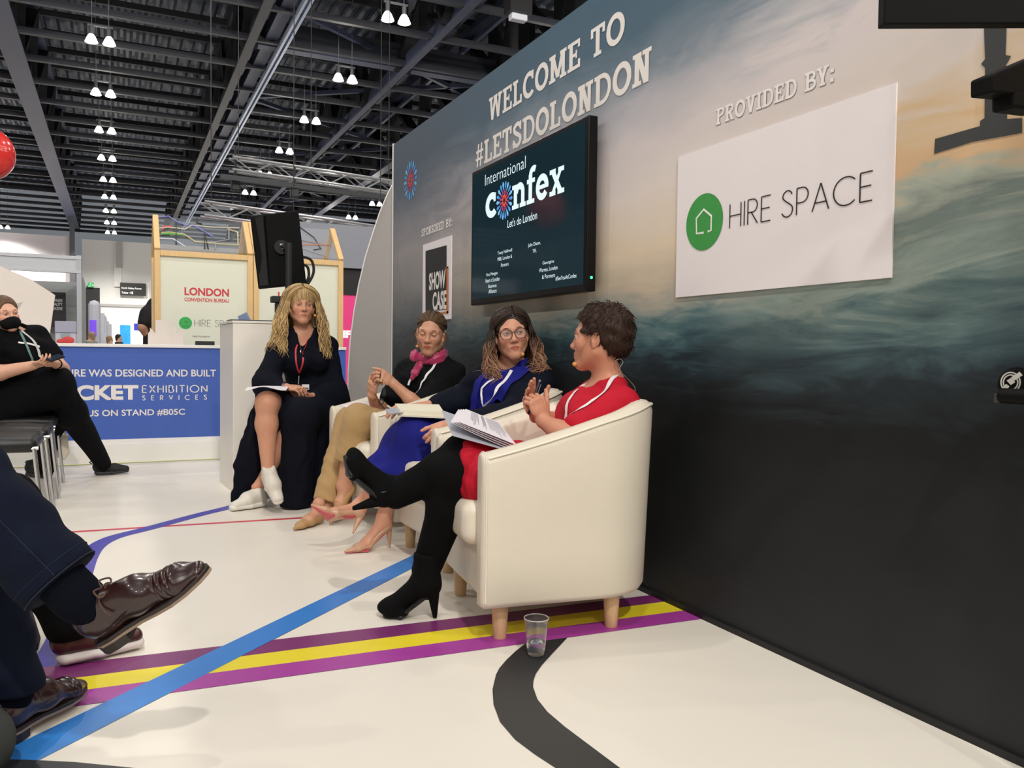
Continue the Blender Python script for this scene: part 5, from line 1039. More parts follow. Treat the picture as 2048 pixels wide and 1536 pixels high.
# ================================================================ the person in the red dress
def person_red():
    T = thing('person', 'short-haired person in a red dress and black boots, hands raised, nearest armchair', 'person', (1.45, 2.70, 0))
    SK = skin('red', '#c78b70'); RD = mat('red_crepe', '#b8152b', .75, var=.08, scale=8, spec=.2); TG = mat('black_tights', '#0a0a0b', .9, var=.2, scale=30, spec=.12)
    H = Head(aty(1198, 677, 2.66), (-.66, .74, -.02), (.06, .02, 1), 1.0)
    nb = aty(1216, 772, 2.66); f = nrm((-.94, .30, 0)); l = np.cross((0, 0, 1), f); shl = nb+l*.155+np.array([.0, 0, -.055])-f*.01; shr = nb-l*.155+np.array([0, 0, -.055])+f*.02
    pel = np.array([1.50, 2.69, .53]); wai = np.array([1.575, 2.69, .63]); che = np.array([1.63, 2.685, .735])
    ell_ = aty(1132, 872, 2.50); wrl = aty(1087, 842, 2.60); elr = aty(1150, 850, 2.90); wrr = aty(1073, 832, 2.72)
    hr, hl = np.array([1.47, 2.61, .50]), np.array([1.48, 2.79, .51]); kl = aty(924, 908, 2.70); al = aty(792, 988, 2.78); kr = aty(904, 950, 2.66); ar = aty(852, 1140, 2.80)
    B = SDF(); H.add(B, nose=1.0); H.neck(B, nb, .048, .054); torso(B, pel, wai, che, nb, shl, shr, f, .9); arm(B, shl, ell_, wrl, (.044, .037, .035, .0265)); arm(B, shr, elr, wrr, (.042, .036, .034, .026))
    leg(B, hl, kl, al, (.074, .048, .045, .034), calf=(0, 0, -1)); leg(B, hr, kr, ar, (.074, .048, .045, .032), calf=(1, 0, 0))
    tl, _ = hand(B, wrl, aty(1069, 792, 2.62)-wrl, (-.25, 1, .05), 1, curl=((.9, 1.25, .9), (1.0, 1.3, .9), (1.05, 1.35, .9), (1.1, 1.4, .9)), thumb=(.55, .9, .05), sc=.98)
    tr, _ = hand(B, wrr, aty(1056, 790, 2.70)-wrr, (.25, -1, .1), -1, curl=((.12, .15, .1), (.22, .25, .15), (.3, .3, .2), (.35, .35, .25)), spread=.22, thumb=(.7, .6, .35), sc=.95)
    flesh('body', B, .0055, SK, T, refine=((H.c, .15), (wrl+np.array([-.0, .02, .05]), .12), (wrr+np.array([-.01, 0, .07]), .13)), tint=lambda P: H.tint(P))
    H.face_parts(T, SK, '#4a3a2c', .55, '#5a4230')
    # dress
    D = SDF(); torso(D, pel, wai, che, nb, shl, shr, f, .9, .010, bust=1.0); D.rc(shl, shl+(ell_-shl)*.78, .060, .058, .03); D.rc(shr, shr+(elr-shr)*.78, .058, .056, .03)
    kn2 = hl+(kl-hl)*.98; D.ec(hl+np.array([.03, 0, .01]), kn2+np.array([0, -.0, -.005]), (0, 1, 0), .088, .072, 1.25, 1.15, .05); D.ec(hr+np.array([.03, 0, 0]), np.array([1.13, 2.575, .525]), (0, 0, 1), .085, .070, 1.15, 1.2, .04)
    D.rc((1.42, 2.56, .49), (1.125, 2.565, .485), .055, .05, .05); D.ec((1.2, 2.66, .52), (1.09, 2.64, .53), (0, 0, 1), .05, .045, 1.8, 1.8, .04)
    D.plane((1.062, 2.68, .6), (-.97, .0, .18)); neckhole(D, nb, f, .072, .055)
    fo1, fo2 = folds((.5, .3, 1), 62, .0035, 3), folds((0, 1, .3), 90, .0025, 5)
    D.disp = lambda P: fo1(P)*(P[:, 2] > .3)+fo2(P)*(P[:, 0] < 1.4)
    flesh('dress', D, .008, RD, T)
    # tights
    G = SDF(); leg(G, hl, kl, al, (.078, .058, .057, .043), add=.010, calf=(0, 0, -1)); leg(G, hr, kr, ar, (.076, .058, .062, .042), add=.010, calf=(1, 0, 0)); flesh('tights', G, .009, TG, T)
    heel_boot(T, (1.026, 2.747, .002), (-.88, .48, 0))
    ht = aty(698, 1021, 2.80); heel_boot(T, ht+np.array([.012, 0, 0]), (-.16, .05, .98), (.98, -.02, .16), True, 1)
    # hair
    Hh = SDF(); Hh.ell(H.p(-.022, 0, .040), (.112, .088, .098), H.R, .01); Hh.ell(H.p(-.055, 0, -.005), (.068, .066, .08), H.R, .03)
    Hh.box(H.p(.085, 0, -.105), (.108, .2, .118), H.R, .01, .012, 's'); Hh.box(H.p(.165, 0, -.032), (.108, .2, .100), H.R, .02, .02, 's'); Hh.plane(H.p(-.055, 0, -.065), H.R.T@np.array([.55, 0, -.83]), .012)
    nz = np.random.default_rng(4).normal(0, 1, (14, 3)); ph = np.random.default_rng(5).uniform(0, 6, 14)
    Hh.disp = lambda P: sum(.0011*np.sin(P@(nz[i]*75)+ph[i]) for i in range(14))
    HB = mat('hair_brown', '#34221a', .6, var=.4, scale=90, stretch=(1, 1, .4), spec=.25); hs_ = flesh('hair', Hh, .006, HB, T)
    V, F = Hh.surf(.011); rg = np.random.default_rng(8); sel = rg.choice(len(V), min(900, len(V)), False); gr = Hh.grad(V[sel], .004); paths = []
    crown = H.p(-.06, 0, .14)
    for p, g in zip(V[sel], gr):
        g = nrm(g); q = H.loc(p[None])[0]
        if (q[0] > .045 and q[2] < .09) or (q[0] > .02 and q[2] < .055): continue
        d = nrm(p-crown); d = d+H.f*.7*(q[2] > .0)-H.u*.25+rg.normal(0, .35, 3); d = nrm(d-g*np.dot(d, g)); L = rg.uniform(.018, .034)
        paths.append(np.array([p-g*.003, p+d*L*.35+g*.004, p+d*L*.7+g*.0055, p+d*L+g*.003+rg.normal(0, .002, 3)]))
    strands('hair_tufts', paths, HB, hs_, .0017, 4)
    # lanyard, microphone, cable
    LW_ = mat('lanyard_white', '#e6e1e2', .5, var=.12, scale=60)
    ribbon('lanyard', [aty(1243, 742, 2.62), aty(1205, 768, 2.53), aty(1168, 800, 2.50), aty(1146, 830, 2.53), aty(1140, 858, 2.56)], .016, D, LW_, T)
    ribbon('lanyard', [nb+f*.05-l*.06+np.array([0, 0, .02]), aty(1138, 800, 2.66), aty(1118, 835, 2.62), aty(1112, 860, 2.60)], .014, D, LW_, T)
    headset(T, H, 1, H.p(.085, .03, -.098))
    b = MB(); c = aty(1241, 722, 2.60); b.tube(spline([aty(1237, 731, 2.58), aty(1231, 722, 2.58), aty(1240, 718, 2.58), aty(1246, 724, 2.58), aty(1241, 733, 2.58), aty(1240, 742, 2.58), aty(1255, 757, 2.6), aty(1268, 772, 2.6), aty(1270, 782, 2.6), aty(1262, 793, 2.6)], 8), .0012, 5); b.build('microphone_cable', mat('cable_beige', '#a9a294', .5), T)
    # pen
    pn = thing('pen', 'black pen in the raised hand of the person in red', 'pen', tuple(aty(1068, 796, 2.66))); a, c = aty(1057, 829, 2.655), aty(1079.5, 762, 2.67); b = MB(); b.tube([a, a+(c-a)*.06, a+(c-a)*.9, c], [.0025, .0045, .0045, .0038], 10); b.build('barrel', mat('pen_black', '#15151a', .3), pn)
    b = MB(); b.tube([c-(c-a)*.1+np.array([.008, -.002, 0]), c-(c-a)*.45+np.array([.008, -.002, 0])], .0016, 6); b.build('clip', mat('pen_steel', '#8d9094', .3, metal=.8), pn); b = MB(); b.ball(c, .0055, 10); b.build('pen_cap', mat('pen_steel', '#8d9094', .3, metal=.8), pn)
    return T, H, D
RED_T, RED_H, RED_D = person_red()
# papers on the lap of the person in red
def lap_papers():
    PP = mat('paper_white', '#efeaf0', .6, var=.01); GL = mat('paper_grey_gloss', '#b9bcc4', .3, var=.05); INK = mat('paper_ink', '#a09ca5', .6)
    a, b, c, d = aty(925, 826, 2.76), aty(1030, 880, 2.60), aty(1030, 886, 2.52), aty(912, 858, 2.58)     # far-left, far-right, near-right, near-left
    a = aty(926, 827, 2.80); d = aty(911, 853, 2.60); b = a+(1.27-a[0])*np.array([1, -.06, -.40]); c = d+(1.25-d[0])*np.array([1, -.03, -.40])
    t = thing('paper_stack', 'stapled white printed pages with a glossy grey back sheet on the red lap', 'papers', tuple((a+c)/2))
    def sh(nm, A, Bq, Cq, Dq, z, material, parent, curl=0.):
        g = [[(A*(1-u)+Bq*u)*(1-v)+(Dq*(1-u)+Cq*u)*v+np.array([0, 0, z+curl*(1-u)**2]) for v in np.linspace(0, 1, 4)] for u in np.linspace(0, 1, 8)]; return sheet(nm, g, material, parent)
    for i in range(4): o = np.array([-.008*i+.01, .004*i, 0]); sh('page', a+o, b+o, c+o, d+o, .016-.0045*i, PP, t, .004*i)
    e = aty(883, 815, 2.80); g_ = aty(905, 866, 2.60); sh('back_sheet', e, b, c, g_, -.010, GL, t)
    n = nrm(np.cross(b-a, d-a)); n = n if n[2] > 0 else -n; m = MB()
    rg = np.random.default_rng(3)
    for u in np.concatenate([np.linspace(.20, .36, 6), np.linspace(.46, .52, 4), np.linspace(.60, .95, 11)]):
        v1 = rg.uniform(.55, .92); p0 = (a*(1-u)+b*u)*(.94)+(d*(1-u)+c*u)*.06; p1 = (a*(1-u)+b*u)*(1-v1)+(d*(1-u)+c*u)*v1; off = np.array([.01, 0, .0178]); m.bar(p0+off, p1+off, .0024, .0004, n)
    m.build('printed_lines', INK, t, smooth=False)
lap_papers()
def scalp(H, parent, material, infl=.014, front=.062, hairline=.060, side=.02, back=-.06, name='hair', disp=.0008, h=.007, low=0.):
    """close-lying hair shell: covers the skull, open over the face"""
    S = SDF(); S.ell(H.p(-.020, 0, .038), np.array([.092+infl, .074+infl, .081+infl*.9]), H.R, .01); S.ell(H.p(-.045, 0, -.015), (.064+infl*.6, .062+infl*.8, .082+low), H.R, .03)
    S.ell(H.p(.130, 0, hairline-.078), (.082, .080, .106), H.R, .030, 's'); S.box(H.p(.085, 0, -.14+side), (.095, .2, .125), H.R, .012, .014, 's'); S.plane(H.p(-.05, 0, back), H.R.T@np.array([.35, 0, -.93]), .015)
    rg = np.random.default_rng(2); nz = rg.normal(0, 1, (8, 3)); ph = rg.uniform(0, 6, 8); S.disp = lambda P: sum(disp*np.sin(P@(nz[i]*80)+ph[i]) for i in range(8))
    return flesh(name, S, h, material, parent), S
def long_hair(H, parent, root_obj, material, n, length, seed=1, gap=52, puff=.012, wave=.010, wfreq=26., fringe=0, fringe_end=.03, tips=None, base=(1, 1, 1), spread=.035, r=.0030, vary=.28, part=0., back_only=False, fwd=.0, body=None, curlend=0., infl=.012):
    rg = np.random.default_rng(seed); m = MB(); cols = []
    def put(P, sh, tipmix=True, rr=r):
        k = len(P); rad = np.array([rr*(.6+.5*math.sin(PI*min(1, .15+i/(k-1)))) if i < k-1 else rr*.2 for i in range(k)]); m.tube(P, rad, 5, flat=.6, cap=False, up=H.f)
        for i in range(k):
            u = i/(k-1); c = np.array(base)*sh
            if tips is not None: t = np.clip((u-.48)/.3, 0, 1)*rg.uniform(.6, 1.0) if tipmix else 0; c = c*(1-t)+np.array(tips)*sh*t
            cols.extend([c]*5)
    for i in range(n):
        sd = 1 if rg.random() < .5 else -1; f0 = rg.uniform(-.10, .072); v = np.clip(1-(f0+.10)/.172, 0, 1); az = gap+(178-gap)*np.clip(v+rg.normal(0, .16), 0, 1); az = az if sd > 0 else 360-az
        a = math.radians(az); L = length(az) if callable(length) else length; L *= rg.uniform(.78, 1.08)
        po = .003+puff*rg.uniform(.0, 1.1); rad3 = np.array([.092+infl+po, .074+infl+po, .081+infl*.9+po*.6]); c3 = np.array([-.020, 0, .038])
        q0 = np.array([f0+.02, part+.006*sd, 0.])/rad3; q0[2] = math.sqrt(max(.05, 1-q0[0]**2-q0[1]**2)); q1 = np.array([math.cos(a), math.sin(a), -.05]); q1 = nrm(q1); om = math.acos(np.clip(q0@q1, -1, 1)); pts = []
        for u in np.linspace(0, 1, 8):
            q = (math.sin((1-u)*om)*q0+math.sin(u*om)*q1)/math.sin(om); pts.append(c3+q*rad3*(1-.03*(1-u)))
        p = pts[-1].copy(); ph = rg.uniform(0, 6.28); ph2 = rg.uniform(0, 6.28); k = 14; step = L/k; out = np.array([math.cos(a), math.sin(a)*1.0])
        for q in range(1, k+1):
            u = q/k; z = p[2]-step*q; w = wave*min(1, u*2.2); drift = spread*(u-.5*u*u)
            x = p[0]+out[0]*drift+w*math.sin(z*wfreq*1.0+ph)+fwd*u; y = p[1]+out[1]*drift*1.1+w*math.cos(z*wfreq*.8+ph2)
            if u > .7 and curlend: y += -sd*curlend*((u-.7)/.3)**2*rg.uniform(-.3, 1); x += curlend*((u-.7)/.3)*.5
            pts.append(np.array([x, y, z]))
        P = np.array([H.p(*q) for q in pts])
        dwn = np.array([0, 0, -1.]); 
        if body is not None:
            for q in range(7, len(P)):
                pass
            Q = P[8:]; d = body.eval(Q); bad = d < .008
            if bad.any():
                g = body.grad(Q, .004); Q = Q-g*np.where(bad, np.clip(d-.009, -.06, 0), 0)[:, None]/np.maximum((g*g).sum(1), .3)[:, None]; P[8:] = Q
        put(P, rg.uniform(1-vary, 1+vary))
    for i in range(fringe):
        y0 = rg.uniform(-.052, .052); ye = y0*1.12+rg.normal(0, .006); end = fringe_end+abs(y0)*-.25+rg.uniform(-.008, .012); P = []
        for u in np.linspace(0, 1, 8):
            th = .15+u*1.25; x = -.015+(.100+.010)*math.sin(th)*math.sqrt(max(.2, 1-(ye/.09)**2)); z = .040+(.082+.012)*math.cos(th)
            if u > .6: z = z+(end-z)*((u-.6)/.4)
            P.append(H.p(x, y0*(1-u)+ye*u+.002*math.sin(u*6+i), z))
        put(np.array(P), rg.uniform(1-vary, 1+vary), False, r*.8)
    V = np.concatenate(m.v); me = bpy.data.meshes.new('hair_locks'); me.from_pydata(V.tolist(), [], m.f); me.polygons.foreach_set('use_smooth', [True]*len(me.polygons))
    col = np.ones((len(V), 4)); col[:, :3] = np.array(cols); a = me.color_attributes.new('tint', 'FLOAT_COLOR', 'POINT'); a.data.foreach_set('color', col.reshape(-1))
    return link('hair_locks', me, material, root_obj)
def swept(H, parent, material, n, seed, e_mid=.56, slope=.27, infl=.0):
    rg = np.random.default_rng(seed); paths = []
    for i in range(n):                                  # swept back from the hairline to the nape
        a = rg.uniform(-1.75, 1.75); e0 = e_mid-slope*abs(a)+rg.uniform(-.02, .30)*(rg.random() < .5); q0 = np.array([math.cos(a)*math.cos(e0), math.sin(a)*math.cos(e0), math.sin(e0)]); q1 = nrm(np.array([-1, .25*np.sign(a)*rg.random(), rg.uniform(-.5, .2)])); om = math.acos(np.clip(q0@q1, -1, 1)); P = []
        rr = np.array([.0985, .0805, .087])+infl+rg.uniform(-.001, .0035)
        for u in np.linspace(0, 1, 9): q = (math.sin((1-u)*om)*q0+math.sin(u*om)*q1)/math.sin(om); P.append(H.p(*(np.array([-.020, 0, .038])+q*rr*(.97 if u == 0 else 1))))
        paths.append(np.array(P))
    o = strands('hair_strands', paths, material, parent, .0022, 4); k = 36
    tv = np.random.default_rng(4).uniform(.65, 1.8, n); return tinted(o, lambda P: np.repeat(tv, len(P)//n)[:, None]*np.array([[1, .96, .9]]))
def hairmat(nm, hexc, rough=.5): return mat('hair_'+nm, hexc, rough, var=.25, scale=70, stretch=(1, 1, .3), vcol=True, spec=.3)
def ones(P): return np.ones((len(P), 3))
# ================================================================ the blonde person
def person_blonde():
    T = thing('person', 'seated blonde person in a long navy dress and white trainers, legs crossed, beside the lectern', 'person', (1.05, 5.35, 0))
    SK = skin('blonde', '#cf977b'); NV = mat('navy_jersey', '#0c0f1a', .85, var=.2, scale=10, spec=.15)
    H = Head(aty(603, 613, 5.40), (-.02, -1, .04), (.02, 0, 1), 1.0); nb = aty(606, 668, 5.44); f = np.array([-.15, -1, 0]); l = np.cross((0, 0, 1), nrm(f))
    shl, shr = aty(655, 693, 5.45), aty(560, 696, 5.38); pel = np.array([1.16, 5.50, .58]); wai = aty(618, 770, 5.46); che = aty(610, 718, 5.43)
    ell_, wrl = aty(672, 785, 5.38), aty(622, 794, 5.14); elr, wrr = aty(531, 768, 5.30), aty(572, 775, 5.10)
    hl, hr = np.array([1.26, 5.46, .58]), np.array([1.08, 5.44, .60]); kr = aty(534, 806, 4.98); ar = aty(536, 938, 4.97); kl = aty(600, 830, 5.00); al = aty(521, 968, 5.17)
    B = SDF(); H.add(B); H.neck(B, nb, .046, .052); torso(B, pel, wai, che, nb, shl, shr, f, .9); arm(B, shl, ell_, wrl); arm(B, shr, elr, wrr)
    leg(B, hr, kr, ar, (.085, .066, .062, .036), calf=(-.1, .6, 0)); leg(B, hl, kl, al, (.085, .058, .054, .033))
    hand(B, wrl, aty(588, 797, 5.11)-wrl, (-.1, .3, 1), 1, curl=((.3, .5, .3),)*4, thumb=(.5, .7, .5)); hand(B, wrr, aty(600, 777, 5.05)-wrr, (.0, .45, -1), -1, curl=((.35, .6, .4), (.45, .65, .4), (.5, .7, .4), (.5, .7, .4)), thumb=(.5, .8, .3), spread=.1)
    for a_, d_ in ((ar, (-.15, -.75, -.65)), (al, (-.85, -.35, -.35))): B.rc(a_, np.asarray(a_)+nrm(d_)*.04, .030, .022, .02)
    flesh('body', B, .0055, SK, T, refine=((H.c, .15), (aty(600, 785, 5.08), .16)), tint=lambda P: H.tint(P, (.84, .55, .55)))
    H.face_parts(T, SK, '#5c6a72', .42, '#8a6b45')
    D = SDF(); torso(D, pel, wai, che, nb, shl, shr, f, .93, .016, bust=1.0); arm(D, shl, ell_, ell_+(wrl-ell_)*.80, (.062, .066, .062, .044), .04); arm(D, shr, elr, elr+(wrr-elr)*.82, (.066, .078, .066, .034), .04)
    D.ec(hl, kl, (1, 0, 0), .12, .095, 1.2, 1.1, .06); D.ec(hr, hr+(kr-hr)*.78, (1, 0, 0), .11, .088, 1.1, 1.0, .05)
    bot = aty(590, 1004, 5.05); bot[2] = .03; bt2 = aty(640, 950, 5.28); bt2[2] = .05
    D.ec(kl, bot, (1, 0, 0), .095, .075, 1.15, 1.25, .06); D.ec(aty(655, 800, 5.36), bt2, (1, .3, 0), .11, .10, 1.2, 1.2, .06); D.ec(aty(620, 830, 5.2), aty(615, 960, 5.2), (1, 0, 0), .11, .11, 1.2, 1.2, .05)
    b3 = aty(484, 992, 5.28); b3[2] = .03; D.ec(aty(510, 826, 5.2), aty(487, 930, 5.26), (1, 0, 0), .022, .03, 1.2, 1.8, .03); D.ec(aty(487, 930, 5.26), b3, (1, 0, 0), .03, .025, 1.8, 2.6, .03); D.rc(aty(530, 800, 5.25), aty(510, 840, 5.2), .06, .03, .03)
    D.rc(aty(556, 835, 5.14), aty(556, 960, 5.16), .045, .06, .04); D.rc(kr+np.array([-.05, .10, -.06]), al+np.array([.0, .12, 0]), .03, .06, .04)
    D.plane((0, 0, .012), (0, 0, -1)); neckhole(D, nb, f, .066, .03); D.rc(nb+np.array([0, -.06, .02]), aty(601, 712, 5.30), .050, .006, .006, 's')
    lk = kr+np.array([0, -.02, .0]); 
    fo, f2 = folds((1, .2, 0), 55, .006, 2), folds((.3, .1, 1), 45, .004, 4); D.disp = lambda P: fo(P)*np.clip((.62-P[:, 2])/.2, 0, 1)+f2(P)*np.clip((P[:, 2]-.55)/.2, 0, 1)
    flesh('dress', D, .009, NV, T)
    # trainers
    TRW = mat('trainer_white', '#ded9cc', .5, var=.05); TRS = mat('trainer_sole', '#e9e5dc', .5)
    def trainer(heel, fwd, up):
        p, R = foot_frame(heel, fwd, up); S = SDF(); S.ec(p(.03, 0, .055), p(.13, 0, .05), R[1], .036, .034, .95, 1.15, .02); S.ec(p(.13, 0, .048), p(.215, 0, .032), R[1], .034, .022, 1.2, 1.5, .02); S.rc(p(.035, 0, .07), p(.04, 0, .10), .036, .036, .02); S.ec(p(.07, 0, .080), p(.125, 0, .068), R[1], .036, .034, 1.05, 1.1, .03); S.plane(p(.04, 0, .118), R.T@np.array([-.12, 0, 1])); S.plane(p(0, 0, .022), -R[2])
        o = flesh('trainer', S, .007, TRW, T); S = SDF(); S.ec(p(.03, 0, .020), p(.12, 0, .020), R[1], .022, .022, 1.85, 2.0, .01); S.ec(p(.12, 0, .020), p(.222, 0, .020), R[1], .022, .021, 2.0, 1.5, .01); S.plane(p(0, 0, .0), -R[2]); S.plane(p(0, 0, .040), R[2]); flesh('sole', S, .006, TRS, o)
        b = MB(); b.tube(spline([p(.045, .040, .085), p(.085, .039, .075), p(.105, .02, .088), p(.11, 0, .092), p(.105, -.02, .088), p(.085, -.039, .075), p(.045, -.040, .085)], 5), .002, 5); b.build('elastic_gore', mat('gore_grey', '#b9b3a6', .6), o)
    h1 = al+nrm((.85, .35, 0))*.035; h1[2] = .003; trainer(h1, (-.9, -.42, 0), (0, 0, 1)); up2 = nrm((-.1, -.62, .75)); fw2 = nrm(np.array([.18, -.62, -.62])); trainer(ar-fw2*.040-up2*.085, fw2, up2)
    HB = hairmat('blonde', '#b4986c'); hs, S_ = scalp(H, T, HB, .014, hairline=.058, side=.0, back=-.10, disp=.001); tinted(hs, lambda P: ones(P)*.82)
    long_hair(H, T, hs, HB, 800, lambda az: .345 if az < 110 or az > 250 else .26, 3, 58, .032, .020, 30, 90, .030, (1.35, 1.32, 1.22), (1.0, .97, .92), .085, .0025, .5, body=D, fwd=.015, infl=.014)
    # lanyard, pendant, microphone, rings, bracelet
    RL = mat('lanyard_red', '#c83440', .5)
    for q in (-1, 1): ribbon('lanyard', [nb+np.array([.05*q, -.02, .0]), aty(600+8*q, 712, 5.30), aty(598.5+4*q, 735, 5.28), aty(598, 752, 5.28)], .010, D, RL, T)
    b = MB(); b.tube([aty(598, 752, 5.272), aty(597, 768, 5.26)], .003, 6); b.build('badge_clip', mat('pen_steel', '#8d9094', .3, metal=.8), T)
    GD = mat('gold', '#d6b06a', .25, metal=1.); SV = mat('silver', '#cfd1d4', .2, metal=1.)
    b = MB(); b.tube([aty(597, 678, 5.33), aty(600, 690, 5.325), aty(602, 700, 5.32)], .0015, 5); b.ball(aty(601.5, 705, 5.318), .012, 10, sc=(.7, .4, 1.3)); b.build('pendant', SV, T)
    headset(T, H, 1, aty(630, 631, 5.33)); b = MB(); w = wrr-nrm(aty(600, 777, 5.05)-wrr)*.006; d, s_, u = frame(aty(600, 777, 5.05)-wrr); a = np.arange(24)*2*PI/24
    for off in (-.008, .002): b.tube([w+d*off+s_*.031*math.cos(q)+u*.029*math.sin(q) for q in a], .0032, 6, closed=True)
    b.build('bracelets', SV, T); b = MB()
    for px, py in ((598.5, 778), (606, 778)): b.ball(aty(px, py-1, 5.015), .008, 10, sc=(1.1, .8, .8))
    b.build('rings', GD, T)
    # papers on the knee
    PP = mat('paper_white', '#efeaf0', .6, var=.01); g = []
    for u in np.linspace(0, 1, 10):
        px = 489+u*(572-489); t0 = 775-4*math.sin(min(1, u*2)*PI/2)+2*u; t1 = 782-8*math.sin(min(1, u*2.4)*PI/2)+10*max(0, u-.35)
        g.append([aty(px+(1-v)*6, t0*(1-v)+t1*v+1.5*math.sin(u*9)*v, 5.10*(1-v)+4.87*v) for v in np.linspace(0, 1, 4)])
    o = sheet('loose_papers', g, PP); tag(o, 'loose white papers resting on the crossed knee of the blonde person', 'papers')
    bx = thing('badge_card', 'small white name card at the clasped hands of the blonde person', 'name card', tuple(aty(612, 775, 5.2))); b = MB(); p = aty(611, 774, 5.14); b.box(p-np.array([.022, .001, .016]), p+np.array([.022, .001, .016])); b.build('card', PP, bx, smooth=False); b = MB(); b.box(p-np.array([.018, .0018, .012]), p+np.array([.018, -.0012, -.004])); b.build('print', mat('card_teal', '#2a5c5e', .5), bx, smooth=False)
person_blonde()
# ================================================================ the person with the pink scarf
def pump(parent, heel, fwd, up, leather, sole, hh=.085, nm='court_shoe', pointy=1., heelr=(.016, .0045)):
    p, R = foot_frame(heel, fwd, up); S = SDF(); zz = hh
    S.ec(p(.125, 0, .030), p(.175, 0, .018), R[1], .024, .017, 1.35, 1.5, .02); S.ec(p(.175, 0, .017), p(.238, 0, .009), R[1], .016, .005, 1.5, 1.2, .015); S.ec(p(.115, 0, .034), p(.035, 0, zz+.018), R[1], .020, .022, 1.6, 1.3, .02); S.ell(p(.024, 0, zz+.025), (.032, .030, .034), R, .02)
    S.ell(p(.075, 0, zz*.55+.085), (.080, .026, .062), R, .012, 's'); S.ell(p(.035, 0, zz+.065), (.025, .023, .05), R, .01, 's'); S.plane(p(.1, 0, .004), -R[2], .003)
    o = flesh(nm, S, .0045, leather, parent); S = SDF(); S.ec(p(.232, 0, .004), p(.135, 0, .004), R[1], .004, .006, 1.6, 5.2, .004); S.ec(p(.135, 0, .006), p(.03, 0, zz-.004), R[1], .006, .006, 5.0, 3.6, .008); flesh('sole', S, .0045, sole, o)
    S = SDF(); S.ec(p(.010, 0, zz+.004), p(.004, 0, .002), R[1], heelr[0], heelr[1], 1.1, 1., .01); S.plane(p(0, 0, 0), -R[2], .001); flesh('heel', S, .0035, leather if sole is None else leather, o); return o
def bare_foot(B, heel, fwd, up, an, hh=.085):
    p, R = foot_frame(heel, fwd, up); B.rc(an, p(.03, 0, hh+.05), .034, .030, .02); B.ell(p(.028, 0, hh+.032), (.032, .026, .030), R, .02); B.ec(p(.05, 0, hh+.035), p(.128, 0, .042), R[1], .028, .020, .95, 1.5, .03); B.ec(p(.128, 0, .038), p(.18, 0, .018), R[1], .019, .011, 1.6, 1.7, .02)
